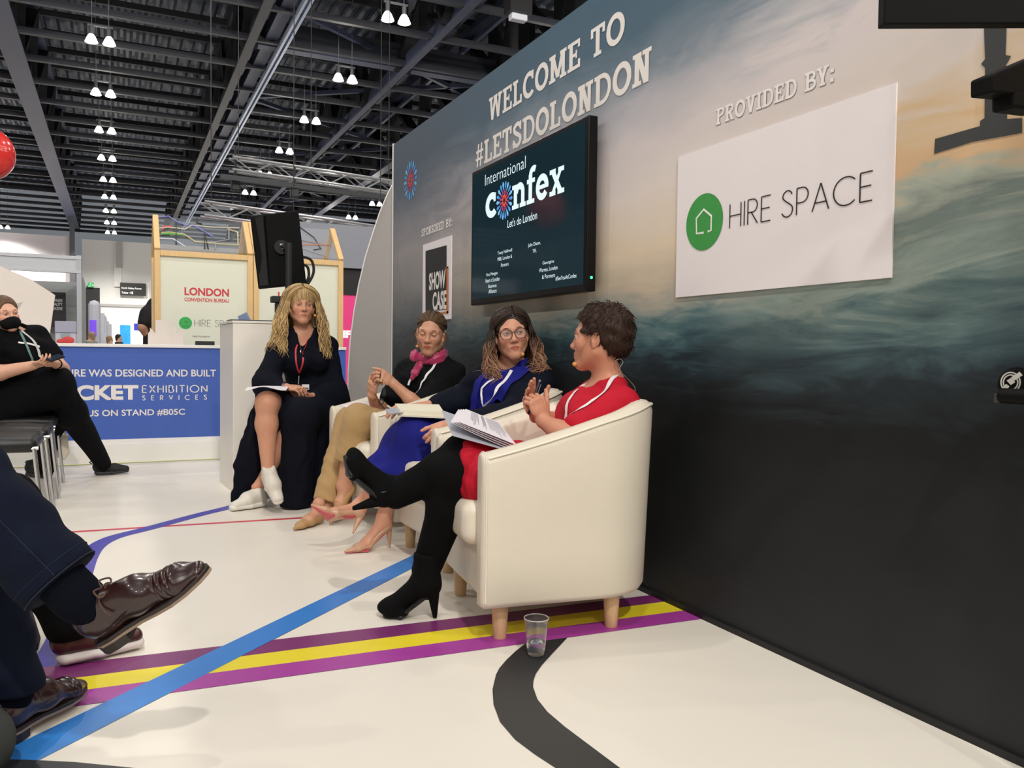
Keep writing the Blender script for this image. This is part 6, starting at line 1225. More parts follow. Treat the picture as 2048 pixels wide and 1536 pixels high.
def person_scarf():
    T = thing('person', 'seated person with tied-back hair, pink neck scarf, dark jacket and beige trousers, eyes lowered', 'person', (1.5, 4.56, 0))
    SK = skin('scarf', '#c99478'); JK = mat('dark_jacket', '#0c0d11', .85, var=.2, scale=10, spec=.15); BG = mat('beige_trouser', '#ae8d5e', .8, var=.06, scale=10, sheen=.1); TP = mat('black_top', '#0f0f12', .7)
    H = Head(aty(862, 667, 4.50), (-.50, -.84, -.16), (.07, -.03, 1), 1.03); nb = aty(868, 722, 4.55); f = nrm((-.75, -.66, 0)); l = np.cross((0, 0, 1), f)
    shl, shr = aty(907, 748, 4.50), aty(816, 742, 4.66); pel = np.array([1.62, 4.60, .50]); wai = np.array([1.64, 4.60, .61]); che = aty(862, 760, 4.56)
    ell_, wrl = aty(835, 812, 4.36), aty(788, 768, 4.40); elr, wrr = aty(757, 828, 4.62), aty(744, 792, 4.50)
    hl, hr = np.array([1.56, 4.50, .49]), np.array([1.56, 4.70, .49]); kl = aty(716, 838, 4.45); al = aty(686, 970, 4.52); kr = aty(700, 842, 4.72); ar = aty(652, 1012, 4.60)
    B = SDF(); H.add(B); H.neck(B, nb, .046, .052); torso(B, pel, wai, che, nb, shl, shr, f, .9); arm(B, shl, ell_, wrl); arm(B, shr, elr, wrr); leg(B, hl, kl, al, (.08, .055, .05, .034)); leg(B, hr, kr, ar, (.08, .055, .05, .034))
    tl, _ = hand(B, wrl, aty(770, 755, 4.40)-wrl, (-.3, .9, -.5), 1, curl=((.25, .35, .2), (.5, .7, .4), (.65, .8, .5), (.7, .8, .5)), thumb=(.5, .9, .5), sc=.98)
    tr, _ = hand(B, wrr, aty(745, 772, 4.47)-wrr, (.9, .35, .2), -1, curl=((.55, .9, .6), (.65, 1.0, .6), (.75, 1.0, .6), (.8, 1., .6)), thumb=(.5, .8, .5), sc=.98)
    hA = floor_pt = atfloor(664, 1040); hA = np.array([hA[0], hA[1], .003]); tA = atfloor(588, 1063); fwA = nrm(np.array([tA[0]-hA[0], tA[1]-hA[1], 0])); hA = np.array([tA[0], tA[1], .003])-fwA*.245; bare_foot(B, hA, fwA, (0, 0, 1), hA+np.array([0, 0, .11])+fwA*.03, .025)
    fwB = nrm((-.62, -.30, -.68)); upB = nrm((-.66, -.2, .72)); hB = al-fwB*.04-upB*.085; bare_foot(B, hB, fwB, upB, al, .025)
    flesh('body', B, .0055, SK, T, refine=((H.c, .15), (aty(762, 768, 4.43), .17)), tint=lambda P: H.tint(P, (.78, .38, .38)))
    H.face_parts(T, SK, '#3c3128', .0, '#4a382c')
    D = SDF(); torso(D, pel, wai, che, nb, shl, shr, f, .92, .016, bust=1.0); D.rc(shl, shl+(ell_-shl)*.55, .064, .060, .04); D.rc(shl+(ell_-shl)*.55, shl+(ell_-shl)*.80, .060, .058, .03); D.rc(shr, shr+(elr-shr)*.62, .064, .060, .04)
    neckhole(D, nb, f, .07, .05); fo = folds((.2, .2, 1), 60, .004, 6); D.disp = fo
    flesh('jacket', D, .009, JK, T)
    S = SDF(); S.ec(hl, kl, (0, 0, 1), .10, .080, 1, 1, .04); S.ec(kl, kl+(al-kl)*.62, (.3, 1, 0), .082, .078, 1.0, 1.1, .03); p_ = kl+(al-kl)*.62; S.plane(p_, nrm(al-kl)); R1 = S
    S2 = SDF(); S2.ec(hr, kr, (0, 0, 1), .10, .080, 1, 1, .04); S2.ec(kr, kr+(ar-kr)*.96, (1, .2, 0), .080, .070, 1.0, 1.2, .03); S2.plane(kr+(ar-kr)*.96, nrm(ar-kr)); S2.ec(pel, wai-np.array([0, 0, .03]), l, .125, .115, 1.4, 1.35, .05)
    fo2 = folds((.3, 0, 1), 48, .004, 9); R1.disp = fo2; S2.disp = fo2
    t_ = flesh('trousers', S2, .009, BG, T); flesh('trouser_leg', R1, .009, BG, t_)
    LF = mat('loafer_tan', '#b48d5f', .6, var=.08, scale=20)
    def loafer(heel, fwd, up):
        p, R = foot_frame(heel, fwd, up); S = SDF(); S.ec(p(.03, 0, .035), p(.12, 0, .030), R[1], .032, .028, .95, 1.25, .02); S.ec(p(.12, 0, .028), p(.19, 0, .02), R[1], .028, .018, 1.25, 1.5, .02); S.ec(p(.19, 0, .018), p(.24, 0, .012), R[1], .018, .008, 1.4, 1.2, .02)
        S.ell(p(.065, 0, .09), (.07, .027, .058), R, .01, 's'); S.plane(p(0, 0, .003), -R[2]); o = flesh('loafer', S, .0055, LF, T); b = MB(); b.box(p(.125, -.024, .052)-.004, p(.125, -.024, .052)+.004); 
        m = MB(); m.tube([p(.128, -.03, .048), p(.133, -.012, .060), p(.135, .012, .060), p(.130, .03, .048)], .006, 6, flat=.5, up=R[0]); m.build('loafer_strap', LF, o)
    loafer(hA, fwA, (0, 0, 1)); loafer(hB, fwB, upB)
    HB = hairmat('ashbrown', '#54412f', .5); hs, S_ = scalp(H, T, HB, .007, hairline=.078, side=.012, back=-.085, disp=.0005); tinted(hs, lambda P: ones(P)*.8)
    o = swept(H, hs, HB, 460, 11)
    rg = np.random.default_rng(11); paths = []
    for i in range(0):                                  # swept back from the hairline to the nape
        a = rg.uniform(-1.75, 1.75); e0 = .86-.33*abs(a)+rg.uniform(-.02, .10); q0 = np.array([math.cos(a)*math.cos(e0), math.sin(a)*math.cos(e0), math.sin(e0)]); q1 = nrm(np.array([-1, .25*np.sign(a)*rg.random(), rg.uniform(-.5, .2)])); om = math.acos(np.clip(q0@q1, -1, 1)); P = []
        rr = np.array([.101, .083, .0895])+rg.uniform(-.002, .004)
        for u in np.linspace(0, 1, 9): q = (math.sin((1-u)*om)*q0+math.sin(u*om)*q1)/math.sin(om); P.append(H.p(*(np.array([-.020, 0, .038])+q*rr*(.985 if u == 0 else 1))))
        paths.append(np.array(P))
    # wisps at the temples
    paths = [spline([H.p(.03, s*.075, .03), H.p(.02, s*(.088+.004*i), -.02), H.p(.012+.004*i, s*(.09+.003*i), -.06-.006*i)], 5) for s in (-1, 1) for i in range(5)]; o = strands('hair_wisps', paths, HB, hs, .0012, 4); tinted(o, ones)
    # scarf: band, knot, tails
    PK = mat('scarf_pink', '#b02a5c', .45, var=.3, scale=45, sheen=.3); S = SDF(); c = nb+np.array([-.012, -.015, .030]); S2 = SDF(); a = np.arange(25)*2*PI/24
    pts = [c+nrm(f)*.070*math.cos(q)+l*.072*math.sin(q)+np.array([0, 0, -.022*math.cos(q)]) for q in a]
    for i in range(24): S.ec(pts[i], pts[i+1], (0, 0, 1), .010, .010, 2.4, 2.4, .012)
    fs = folds((0, .2, 1), 190, .0022, 3); S.disp = fs; sc_o = flesh('neck_scarf', S, .005, PK, T)
    kn = aty(840, 716, 4.42); S = SDF(); S.ell(kn, (.022, .02, .022), None, .01); S.ec(kn, aty(828, 710, 4.42), (0, 0, 1), .012, .022, 1., 1.5, .01); S.ec(kn, aty(827, 716, 4.41), (0, 0, 1), .01, .016, 1, 1.3, .01); S.disp = folds((1, 0, 1), 160, .002, 5); flesh('scarf_knot', S, .0045, PK, sc_o)
    S = SDF(); q = [kn, aty(838, 732, 4.42), aty(829, 747, 4.43), aty(824, 757, 4.44)]; S.ec(q[0], q[1], l, .010, .012, 1.2, 1.8, .01); S.ec(q[1], q[2], l, .010, .011, 1.8, 2.4, .01); S.rc(q[2], q[3], .016, .012, .01); S.disp = folds(l, 170, .0015, 6); flesh('scarf_tail', S, .0045, PK, sc_o)
    LW_ = mat('lanyard_white', '#e6e1e2', .5, var=.12, scale=60)
    ribbon('lanyard', [aty(872, 722, 4.45), aty(850, 742, 4.42), aty(832, 762, 4.42), aty(819, 785, 4.42)], .014, D, LW_, T); ribbon('lanyard', [aty(836, 718, 4.45), aty(824, 734, 4.44), aty(812, 752, 4.45), aty(803, 772, 4.46)], .014, D, LW_, T)
    headset(T, H, -1, H.p(.055, -.064, -.070))
    b = MB(); b.tube([aty(765, 764, 4.375)+np.array([.0115*math.cos(q), .004*math.cos(q), .0115*math.sin(q)]) for q in np.arange(12)*2*PI/12], .002, 5, closed=True); b.build('ring', mat('gold', '#d6b06a', .25, metal=1.), T)
    g = thing('eyeglasses', 'folded spectacles hanging from the hands of the person with the pink scarf', 'glasses', tuple(aty(767, 785, 4.40))); FR = mat('glasses_dark', '#1a1718', .3)
    for nm, c0, rx, rz in (('lens', aty(768, 784, 4.39), .020, .024), ('lens', aty(763, 803, 4.41), .022, .018)):
        a = np.arange(24)*2*PI/24; P = [c0+np.array([.55*rx*math.cos(q), -.5*rx*math.cos(q)*.4, rz*math.sin(q)]) for q in a]; b = MB(); b.tube(P, .002, 6, closed=True); o = b.build('lens_rim', FR, g); b = MB(); b.add(np.array(P+[c0]), [(i, (i+1) % 24, 24) for i in range(24)]); b.build('lens', mat('lens_smoke', '#3a3c40', .08, alpha=.5), o)
    b = MB(); b.tube(spline([aty(764, 770, 4.39), aty(760, 760, 4.39), aty(761, 745, 4.39)], 4), .0025, 6); b.build('temple_arm', FR, g)
    PP = mat('paper_white', '#efeaf0', .6, var=.01)
    g_ = [[fl(fl(aty(678, 812, 4.74), aty(752, 832, 4.50), u), fl(aty(716, 803, 4.80), aty(768, 818, 4.60), u), v)+np.array([0, 0, .012*math.sin(u*PI)]) for v in np.linspace(0, 1, 4)] for u in np.linspace(0, 1, 7)]
    o = sheet('lap_papers', g_, PP, th=.004); tag(o, 'cream papers lying on the beige trousers of the person with the scarf', 'papers')
person_scarf()
# ================================================================ the person with glasses
def person_blue():
    T = thing('person', 'seated person with glasses, long brown-to-blond hair, navy and blue jacket and royal blue skirt', 'person', (1.52, 3.60, 0))
    SK = skin('blue', '#d0977c'); NV = mat('navy_wool', '#0d111f', .85, var=.15, scale=10, spec=.15); RB = mat('royal_blue', '#1d2078', .8, var=.08, scale=9, spec=.15)
    H = Head(aty(1023, 668, 3.58), (-.34, -.94, -.02), (-.12, .05, 1), 1.02); nb = aty(1022, 736, 3.64); f = nrm((-.72, -.69, 0)); l = np.cross((0, 0, 1), f)
    shl, shr = aty(1078, 766, 3.52), aty(962, 762, 3.76); pel = np.array([1.64, 3.63, .50]); wai = np.array([1.66, 3.62, .61]); che = aty(1020, 782, 3.62)
    ell_, wrl = aty(1015, 838, 3.38), aty(896, 851, 3.38); elr, wrr = aty(915, 806, 3.82), aty(822, 818, 3.76)
    hl, hr = np.array([1.56, 3.54, .49]), np.array([1.56, 3.72, .49]); kl = aty(832, 872, 3.62); kr = aty(812, 884, 3.80)
    # standing foot and raised foot
    tS = atfloor(692, 1108); hS = atfloor(779, 1096); fwS = nrm(np.array([tS[0]-hS[0], tS[1]-hS[1], 0])); hS = np.array([tS[0], tS[1], .003])-fwS*.232; aS = hS+fwS*.035+np.array([0, 0, .155])
    tR = aty(624, 1012, 3.82); hR = aty(742, 1042, 3.82); fwR = nrm(tR-hR+np.array([0, -.02, .0])); 
    upR = nrm(np.array([.12, .52, .80])); upR = nrm(upR-fwR*np.dot(upR, fwR)); sR = np.cross(upR, fwR); slope = .10; x_ = nrm(fwR*.93+upR*.36); u_ = nrm(upR*.93-fwR*.36); hR0 = tR-x_*.235-u_*.004; aR = hR0+x_*.035+u_*.155
    B = SDF(); H.add(B, cheek=1.05); H.neck(B, nb, .047, .053); torso(B, pel, wai, che, nb, shl, shr, f, .93); arm(B, shl, ell_, wrl); arm(B, shr, elr, wrr); leg(B, hl, kl, aR, (.085, .055, .05, .033)); leg(B, hr, kr, aS, (.085, .055, .05, .033))
    bare_foot(B, hS, fwS, (0, 0, 1), aS); bare_foot(B, hR0, x_, u_, aR)
    hand(B, wrl, aty(868, 876, 3.38)-wrl, (.35, .9, -.1), 1, curl=((.5, .7, .4), (.6, .8, .5), (.7, .9, .5), (.8, .9, .5)), thumb=(.5, .9, .3), sc=.95)
    hand(B, wrr, aty(800, 817, 3.74)-wrr, (-.1, .2, -1), -1, curl=((.3, .5, .4), (.3, .5, .4), (.35, .5, .4), (.4, .5, .4)), thumb=(.5, .8, .4), sc=.95)
    flesh('body', B, .0055, SK, T, refine=((H.c, .15), (aty(872, 872, 3.28), .11)), tint=lambda P: H.tint(P, (.75, .40, .42)))
    H.face_parts(T, SK, '#3b3129', .58, '#3a2a22', gaze=(.25, 0))
    D = SDF(); torso(D, pel, wai, che, nb, shl, shr, f, .97, .018, bust=1.05); arm(D, shl, ell_, ell_+(wrl-ell_)*.62, (.070, .066, .064, .060), .04); arm(D, shr, elr, elr+(wrr-elr)*.45, (.068, .062, .060, .055), .04); neckhole(D, nb, f, .074, .07)
    # the front of the jacket opens over a blue top
    fo = folds((.2, .2, 1), 52, .0045, 16); D.disp = fo; cut = SDF(); cut.p = list(D.p); cut.disp = D.disp
    flesh('jacket', cut, .009, NV, T)
    S = SDF(); torso(S, pel, wai, che, nb, shl, shr, f, .97, .0215, bust=1.06); S.disp = folds((.2, .2, 1), 52, .0045, 16)
    cf_ = che+f*.14; S.plane(cf_+l*.045, nrm(l*1.0-np.array([0, 0, .32]))); S.plane(cf_-l*.125, nrm(-l)); neckhole(S, nb, f, .07, .075); S.plane(che-f*.02, -f); flesh('blue_top', S, .007, RB, T)
    # long lapels of the same blue
    for q, xs_ in ((1, [(1052, 728), (1034, 752), (1010, 775), (985, 795), (962, 812)]), (-1, [(972, 742), (955, 760), (944, 785), (938, 805), (928, 822)])):
        ribbon('lapel', [aty(px, py, 3.5 if q > 0 else 3.62) for px, py in xs_], .055, D, RB, T, lift=.006, thick=.004)
    K = SDF(); K.ec(hl+np.array([.02, 0, 0]), kl, (0, 1, 0), .115, .090, 1.1, 1.1, .06); K.ec(hr+np.array([.02, 0, 0]), kr, (0, 1, 0), .115, .09, 1.1, 1.1, .06)
    hm1, hm2 = aty(748, 945, 3.72), aty(845, 948, 3.62); K.ec(kl, hm2, (0, 1, 0), .090, .075, 1.2, 1.5, .06); K.ec(kr, hm1, (0, 1, 0), .085, .055, 1.2, 1.5, .06); K.ec(fl(kl, kr, .5), fl(hm1, hm2, .5), (0, 1, 0), .085, .07, 1.3, 1.9, .06); K.ec(pel, wai-np.array([0, 0, .02]), l, .125, .115, 1.4, 1.3, .05)
    K.plane(aty(790, 962, 3.7), (-.25, 0, -1)); fk, fk2 = folds((.25, 1, .1), 46, .009, 21), folds((1, .2, 0), 30, .003, 2); K.disp = lambda P: fk(P)*np.clip((.60-P[:, 2])/.15, 0, 1)+fk2(P)
    flesh('skirt', K, .009, RB, T)
    NU = mat('nude_leather', '#c79a7d', .35, var=.04); RS = mat('red_sole', '#c8555c', .4); pump(T, hS, fwS, (0, 0, 1), NU, RS, .085); pump(T, hR0, x_, u_, NU, RS, .085)
    HB = hairmat('ombre', '#33261f', .5); hs, S_ = scalp(H, T, HB, .011, hairline=.066, side=-.01, back=-.10, disp=.0006); tinted(hs, lambda P: ones(P)*.9)
    long_hair(H, T, hs, HB, 560, lambda az: .235, 7, 64, .010, .023, 38, 0, 0, (14., 12.6, 10.6), (1, 1, 1), .055, .0027, .3, part=.012, body=D, curlend=.06, infl=.011)
    # glasses
    FR = mat('tortoise', '#4a3526', .25, var=.4, scale=60); GL = mat('clear_lens', '#dfe4e8', .03, alpha=.10, var=0.); g = thing_part('glasses', T); 
    for q in (-1, 1):
        c = np.array([.0985, .033*q, .000]); a = np.arange(28)*2*PI/28; P = [H.p(c[0]-.006*abs(math.cos(t))*(1 if math.cos(t)*q > 0 else 0), c[1]+.0265*np.sign(math.cos(t))*abs(math.cos(t))**.8, c[2]+.0235*np.sign(math.sin(t))*abs(math.sin(t))**.85) for t in a]
        b = MB(); b.tube(P, .0019, 7, closed=True); b.build('glasses_rim', FR, T); b = MB(); b.add(np.array(P+[H.p(*c)]), [(i, (i+1) % 28, 28) for i in range(28)]); b.build('glasses_lens', GL, T)
        b = MB(); b.tube([H.p(.094, .060*q, .008), H.p(.06, .072*q, .010), H.p(-.01, .082*q, .008)], .0018, 6); b.build('glasses_temple', FR, T)
    b = MB(); b.tube(spline([H.p(.0985, -.009, .006), H.p(.103, 0, .010), H.p(.0985, .009, .006)], 4), .0017, 6); b.build('glasses_bridge', FR, T)
    LW_ = mat('lanyard_white', '#e6e1e2', .5, var=.12, scale=60)
    ribbon('lanyard', [aty(1020, 728, 3.5), aty(1000, 750, 3.48), aty(975, 778, 3.48), aty(955, 800, 3.5)], .016, D, LW_, T, lift=.012); ribbon('lanyard', [aty(985, 748, 3.54), aty(962, 766, 3.55), aty(952, 778, 3.55), aty(952, 802, 3.5)], .010, D, LW_, T, lift=.012)
    headset(T, H, 1, aty(1045.5, 708.5, 3.47))
    # notebook and pen
    nbk = thing('notebook', 'open notebook with cream pages on the blue skirt', 'notebook', tuple(aty(835, 822, 3.6))); A = [aty(790, 807, 3.80), aty(878, 807, 3.68), aty(888, 824, 3.48), aty(800, 820, 3.56)]
    A[1][2] = A[0][2]+.0; n = np.array([0, 0, -.022]); b = MB(); b.prism(A, n); b.build('page_block', mat('notebook_page', '#eee7cf', .6, var=.04, scale=60), nbk, smooth=False); b = MB(); ce = sum(A)/4; b.prism([ce+(q-ce)*1.05+np.array([0, 0, -.0225]) for q in A], (0, 0, -.006)); b.build('cover', mat('notebook_cover', '#d9d4c8', .5), nbk, smooth=False)
    b = MB(); b.prism([aty(770, 818, 3.62), aty(800, 815, 3.70), aty(806, 824, 3.55), aty(778, 827, 3.52)], (0, 0, -.004)); b.build('loose_sheet', mat('paper_grey_gloss', '#b9bcc4', .3, var=.05), nbk, smooth=False)
    pn = thing('pen', 'white pen held over the notebook edge by the person with glasses', 'pen', tuple(aty(780, 815, 3.72))); b = MB(); a0, a1 = aty(774, 811, 3.70), aty(786, 819, 3.72); b.tube([a0, a0+(a1-a0)*.12, a1], [.002, .0048, .0048], 8); b.build('barrel', mat('pen_white', '#e6e6e8', .3), pn)
def thing_part(name, parent): return None
person_blue()
# ================================================================ the masked person on the left
def person_masked():
    T = thing('person', 'seated person in black with a black face mask, holding a phone, at left edge', 'person', (-.62, 6.45, 0))
    SK = skin('masked', '#d9a68c'); TS_ = mat('black_tshirt', '#0a0a0c', .9, var=.2, scale=12, spec=.12); LG = mat('black_leggings', '#0a0a0d', .9, var=.2, scale=12, spec=.12)
    H = Head(aty(10, 628, 6.42), (.50, -.86, -.04), (-.16, -.05, 1), .97); nb = aty(28, 668, 6.52); f = nrm((.80, -.60, 0)); l = np.cross((0, 0, 1), f)
    shl, shr = aty(72, 674, 6.62), aty(-18, 690, 6.34); pel = np.array([-.82, 6.42, .53]); wai = aty(38, 745, 6.5); che = aty(38, 706, 6.48)
    ell_, wrl = aty(124, 738, 6.50), aty(112, 728, 6.26); elr, wrr = aty(-30, 752, 6.22), aty(66, 731, 6.18)
    hl, hr = np.array([-.74, 6.52, .52]), np.array([-.72, 6.32, .52]); kr = aty(108, 770, 6.36); ar = aty(206, 926, 6.90); kl = aty(96, 812, 6.60); al = aty(92, 935, 6.80)
    B = SDF(); H.add(B); H.neck(B, nb-np.array([0, 0, .02]), .052, .052); torso(B, pel, wai, che, nb-np.array([0, 0, .02]), shl, shr, f, 1.12); arm(B, shl, ell_, wrl, (.056, .046, .042, .029)); arm(B, shr, elr, wrr, (.060, .050, .046, .030)); leg(B, hr, kr, ar, (.12, .085, .075, .04)); leg(B, hl, kl, al, (.12, .08, .07, .04))
    hand(B, wrr, aty(92, 724, 6.12)-wrr, (.1, .4, 1), 1, curl=((.4, .6, .4), (.45, .6, .4), (.5, .65, .4), (.5, .65, .4)), thumb=(.5, .9, .6)); hand(B, wrl, aty(96, 729, 6.16)-wrl, (-.1, .5, .9), -1, curl=((.4, .6, .4),)*4, thumb=(.5, .9, .6))
    flesh('body', B, .007, SK, T, refine=((H.c, .14), (aty(92, 726, 6.16), .16)), tint=lambda P: H.tint(P))
    H.face_parts(T, SK, '#3a342c', .48, '#6a4c36')
    D = SDF(); torso(D, pel, wai, che, nb, shl, shr, f, 1.17, .016, bust=1.25); D.ell(wai+f*.05, np.array([.15, .19, .13]), np.stack([f, l, (0, 0, 1)]), .06); D.rc(shl, shl+(ell_-shl)*.62, .078, .072, .04); D.rc(shr, shr+(elr-shr)*.62, .082, .078, .04); D.ell(nb+np.array([0, 0, .035])+f*.02, (.062, .058, .055), np.stack([f, l, (0, 0, 1)]), .012, 's'); D.disp = folds((.2, .1, 1), 50, .004, 3); flesh('t_shirt', D, .010, TS_, T)
    G = SDF(); leg(G, hr, kr, ar, (.13, .105, .088, .046), .05, .012); leg(G, hl, kl, al, (.13, .095, .08, .046), .05, .012); G.ec(pel, wai-np.array([0, 0, .06]), l, .15, .14, 1.3, 1.3, .06); G.rc(hr, kr+np.array([0, 0, .0]), .13, .115, .05); G.disp = folds((1, 0, .3), 40, .004, 8); flesh('leggings', G, .010, LG, T)
    SHB = mat('black_knit_shoe', '#161618', .7, var=.2, scale=60); SHS = mat('black_shoe_sole', '#2a2b2e', .5)
    def shoe(toe, fwd):
        fw = nrm(fwd); h = np.array([toe[0], toe[1], .003])-fw*.262; p, R = foot_frame(h, fw); S = SDF(); S.ec(p(.04, 0, .055), p(.15, 0, .045), R[1], .038, .034, 1, 1.15, .02); S.ec(p(.15, 0, .045), p(.225, 0, .036), R[1], .034, .026, 1.2, 1.4, .02); S.rc(p(.04, 0, .07), p(.05, 0, .11), .040, .036, .02); S.plane(p(.05, 0, .122), R.T@np.array([-.3, 0, 1])); S.plane(p(0, 0, .02), -R[2])
        o = flesh('knit_shoe', S, .008, SHB, T); S = SDF(); S.ec(p(.03, 0, .018), p(.13, 0, .016), R[1], .02, .016, 2.0, 2.5, .01); S.ec(p(.13, 0, .016), p(.235, 0, .022), R[1], .016, .014, 2.6, 2.2, .01); S.plane(p(0, 0, 0), -R[2]); flesh('sole', S, .007, SHS, o)
        b = MB(); b.tube([p(-.004, 0, .085), p(-.022, 0, .098), p(-.004, 0, .11)], .005, 6); b.build('pull_tab', SHB, o)
    t1 = atfloor(262, 947); h_ = atfloor(190, 951); shoe(t1, (t1-h_)*np.array([1, 1, 0])); t2 = atfloor(104, 957); shoe(t2, (.65, -.75, 0))
    b = MB(); d = nrm(ar-kr); c = ar+d*.015; _, s_, u = frame(d); a = np.arange(20)*2*PI/20; b.tube([c+s_*.043*math.cos(q)+u*.043*math.sin(q) for q in a], .009, 6, closed=True, flat=1.2); b.build('white_sock', mat('sock_white', '#d9d6d2', .7), T)
    HB = hairmat('maskbrown', '#5d4431', .5); hs, S_ = scalp(H, T, HB, .008, hairline=.068, side=.01, back=-.085, disp=.0005, h=.008); tinted(hs, ones)
    swept(H, hs, HB, 300, 12, .50, .25, .001)
    paths = [spline([H.p(.0, .075, .02+.01*i), H.p(-.02, .10+.006*i, .03+.008*i), H.p(-.05, .125+.008*i, .022+.012*i)], 4) for i in range(5)]; o = strands('hair_wisps', paths, HB, hs, .0012, 4); tinted(o, ones)
    MK = mat('mask_black', '#101012', .85, spec=.15, var=.1, scale=40); S = SDF(); k = .97; S.ell(H.p(.055, 0, -.058), np.array([.060, .066, .052])*k, H.R, .02); S.ell(H.p(.098, 0, -.040), np.array([.022, .020, .026])*k, H.R, .03); S.plane(H.p(.105, 0, -.012), H.R.T@np.array([-.35, 0, 1])); S.plane(H.p(.022, 0, 0), -H.R[0]); flesh('face_mask', S, .006, MK, T)
    for q in (-1, 1):
        b = MB(); b.tube(spline([H.p(.03, .064*q, -.035), H.p(-.005, .080*q, -.012), H.p(-.028, .084*q, .012), H.p(-.035, .080*q, -.01), H.p(-.01, .077*q, -.045), H.p(.03, .060*q, -.085)], 5), .0018, 5); b.build('ear_loop', MK, T)
    TL, LWH = mat('lanyard_teal', '#5f7f80', .5), mat('lanyard_grey', '#c6c4c4', .5)
    ribbon('lanyard', [aty(36, 662, 6.45), aty(48, 684, 6.35), aty(60, 705, 6.3), aty(67, 722, 6.3)], .016, D, TL, T, lift=.006); ribbon('lanyard', [aty(40, 660, 6.45), aty(62, 676, 6.4), aty(80, 694, 6.36), aty(94, 714, 6.32)], .018, D, LWH, T, lift=.004)
    ribbon('shirt_collar', [aty(38, 677, 6.3), aty(50, 682, 6.32), aty(64, 688, 6.36), aty(78, 694, 6.4)], .014, D, mat('print_white', '#ece6e1', .55), T, lift=.002)
    ph = thing('mobile_phone', 'dark mobile phone in the hands of the masked person', 'phone', tuple(aty(110, 717, 6.12))); a0, a1 = aty(95, 721, 6.10), aty(124, 711, 6.16); b = MB(); b.bar(a0, a1, .068, .009, (0, -.35, 1)); b.build('phone_body', mat('phone_black', '#1a1718', .25), ph, smooth=False, bevel=.003); b = MB(); b.bar(a0+(a1-a0)*.05+np.array([0, -.0015, .005]), a0+(a1-a0)*.95+np.array([0, -.0015, .005]), .062, .0006, (0, -.35, 1)); b.build('phone_screen', mat('phone_glass', '#26303c', .08), ph, smooth=False)
    b = MB(); w = wrl; d, s_, u = frame(aty(96, 729, 6.16)-wrl); b.tube([w-d*.01+s_*.034*math.cos(q)+u*.032*math.sin(q) for q in a], .004, 6, closed=True); b.build('wristband', MK, T)
person_masked()
# tote bag under the masked person's chair
q = [aty(103, 868, 6.75), aty(132, 873, 6.75), aty(133, 905, 6.75), aty(127, 915, 6.75), aty(100, 905, 6.75)]
tb = thing('tote_bag', 'cream canvas tote bag hanging under the masked person', 'bag', tuple(q[3])); S = SDF()
for i in range(4): S.rc(q[i], q[i+1], .012, .012, .02)
S.ec(fl(q[0], q[1], .5)+np.array([0, .01, 0]), fl(q[2], q[4], .5), (1, 0, 0), .02, .026, 2.0, 2.2, .02); S.disp = folds((1, 0, .2), 70, .003, 4); flesh('canvas_body', S, .008, mat('canvas_cream', '#d6cdbb', .8), tb)
b = MB(); b.tube(spline([q[0], q[0]+np.array([.01, -.12, .09]), q[1]+np.array([-.02, -.15, .10]), q[1]], 6), .006, 6); b.build('handle', mat('canvas_cream', '#d6cdbb', .8), tb)
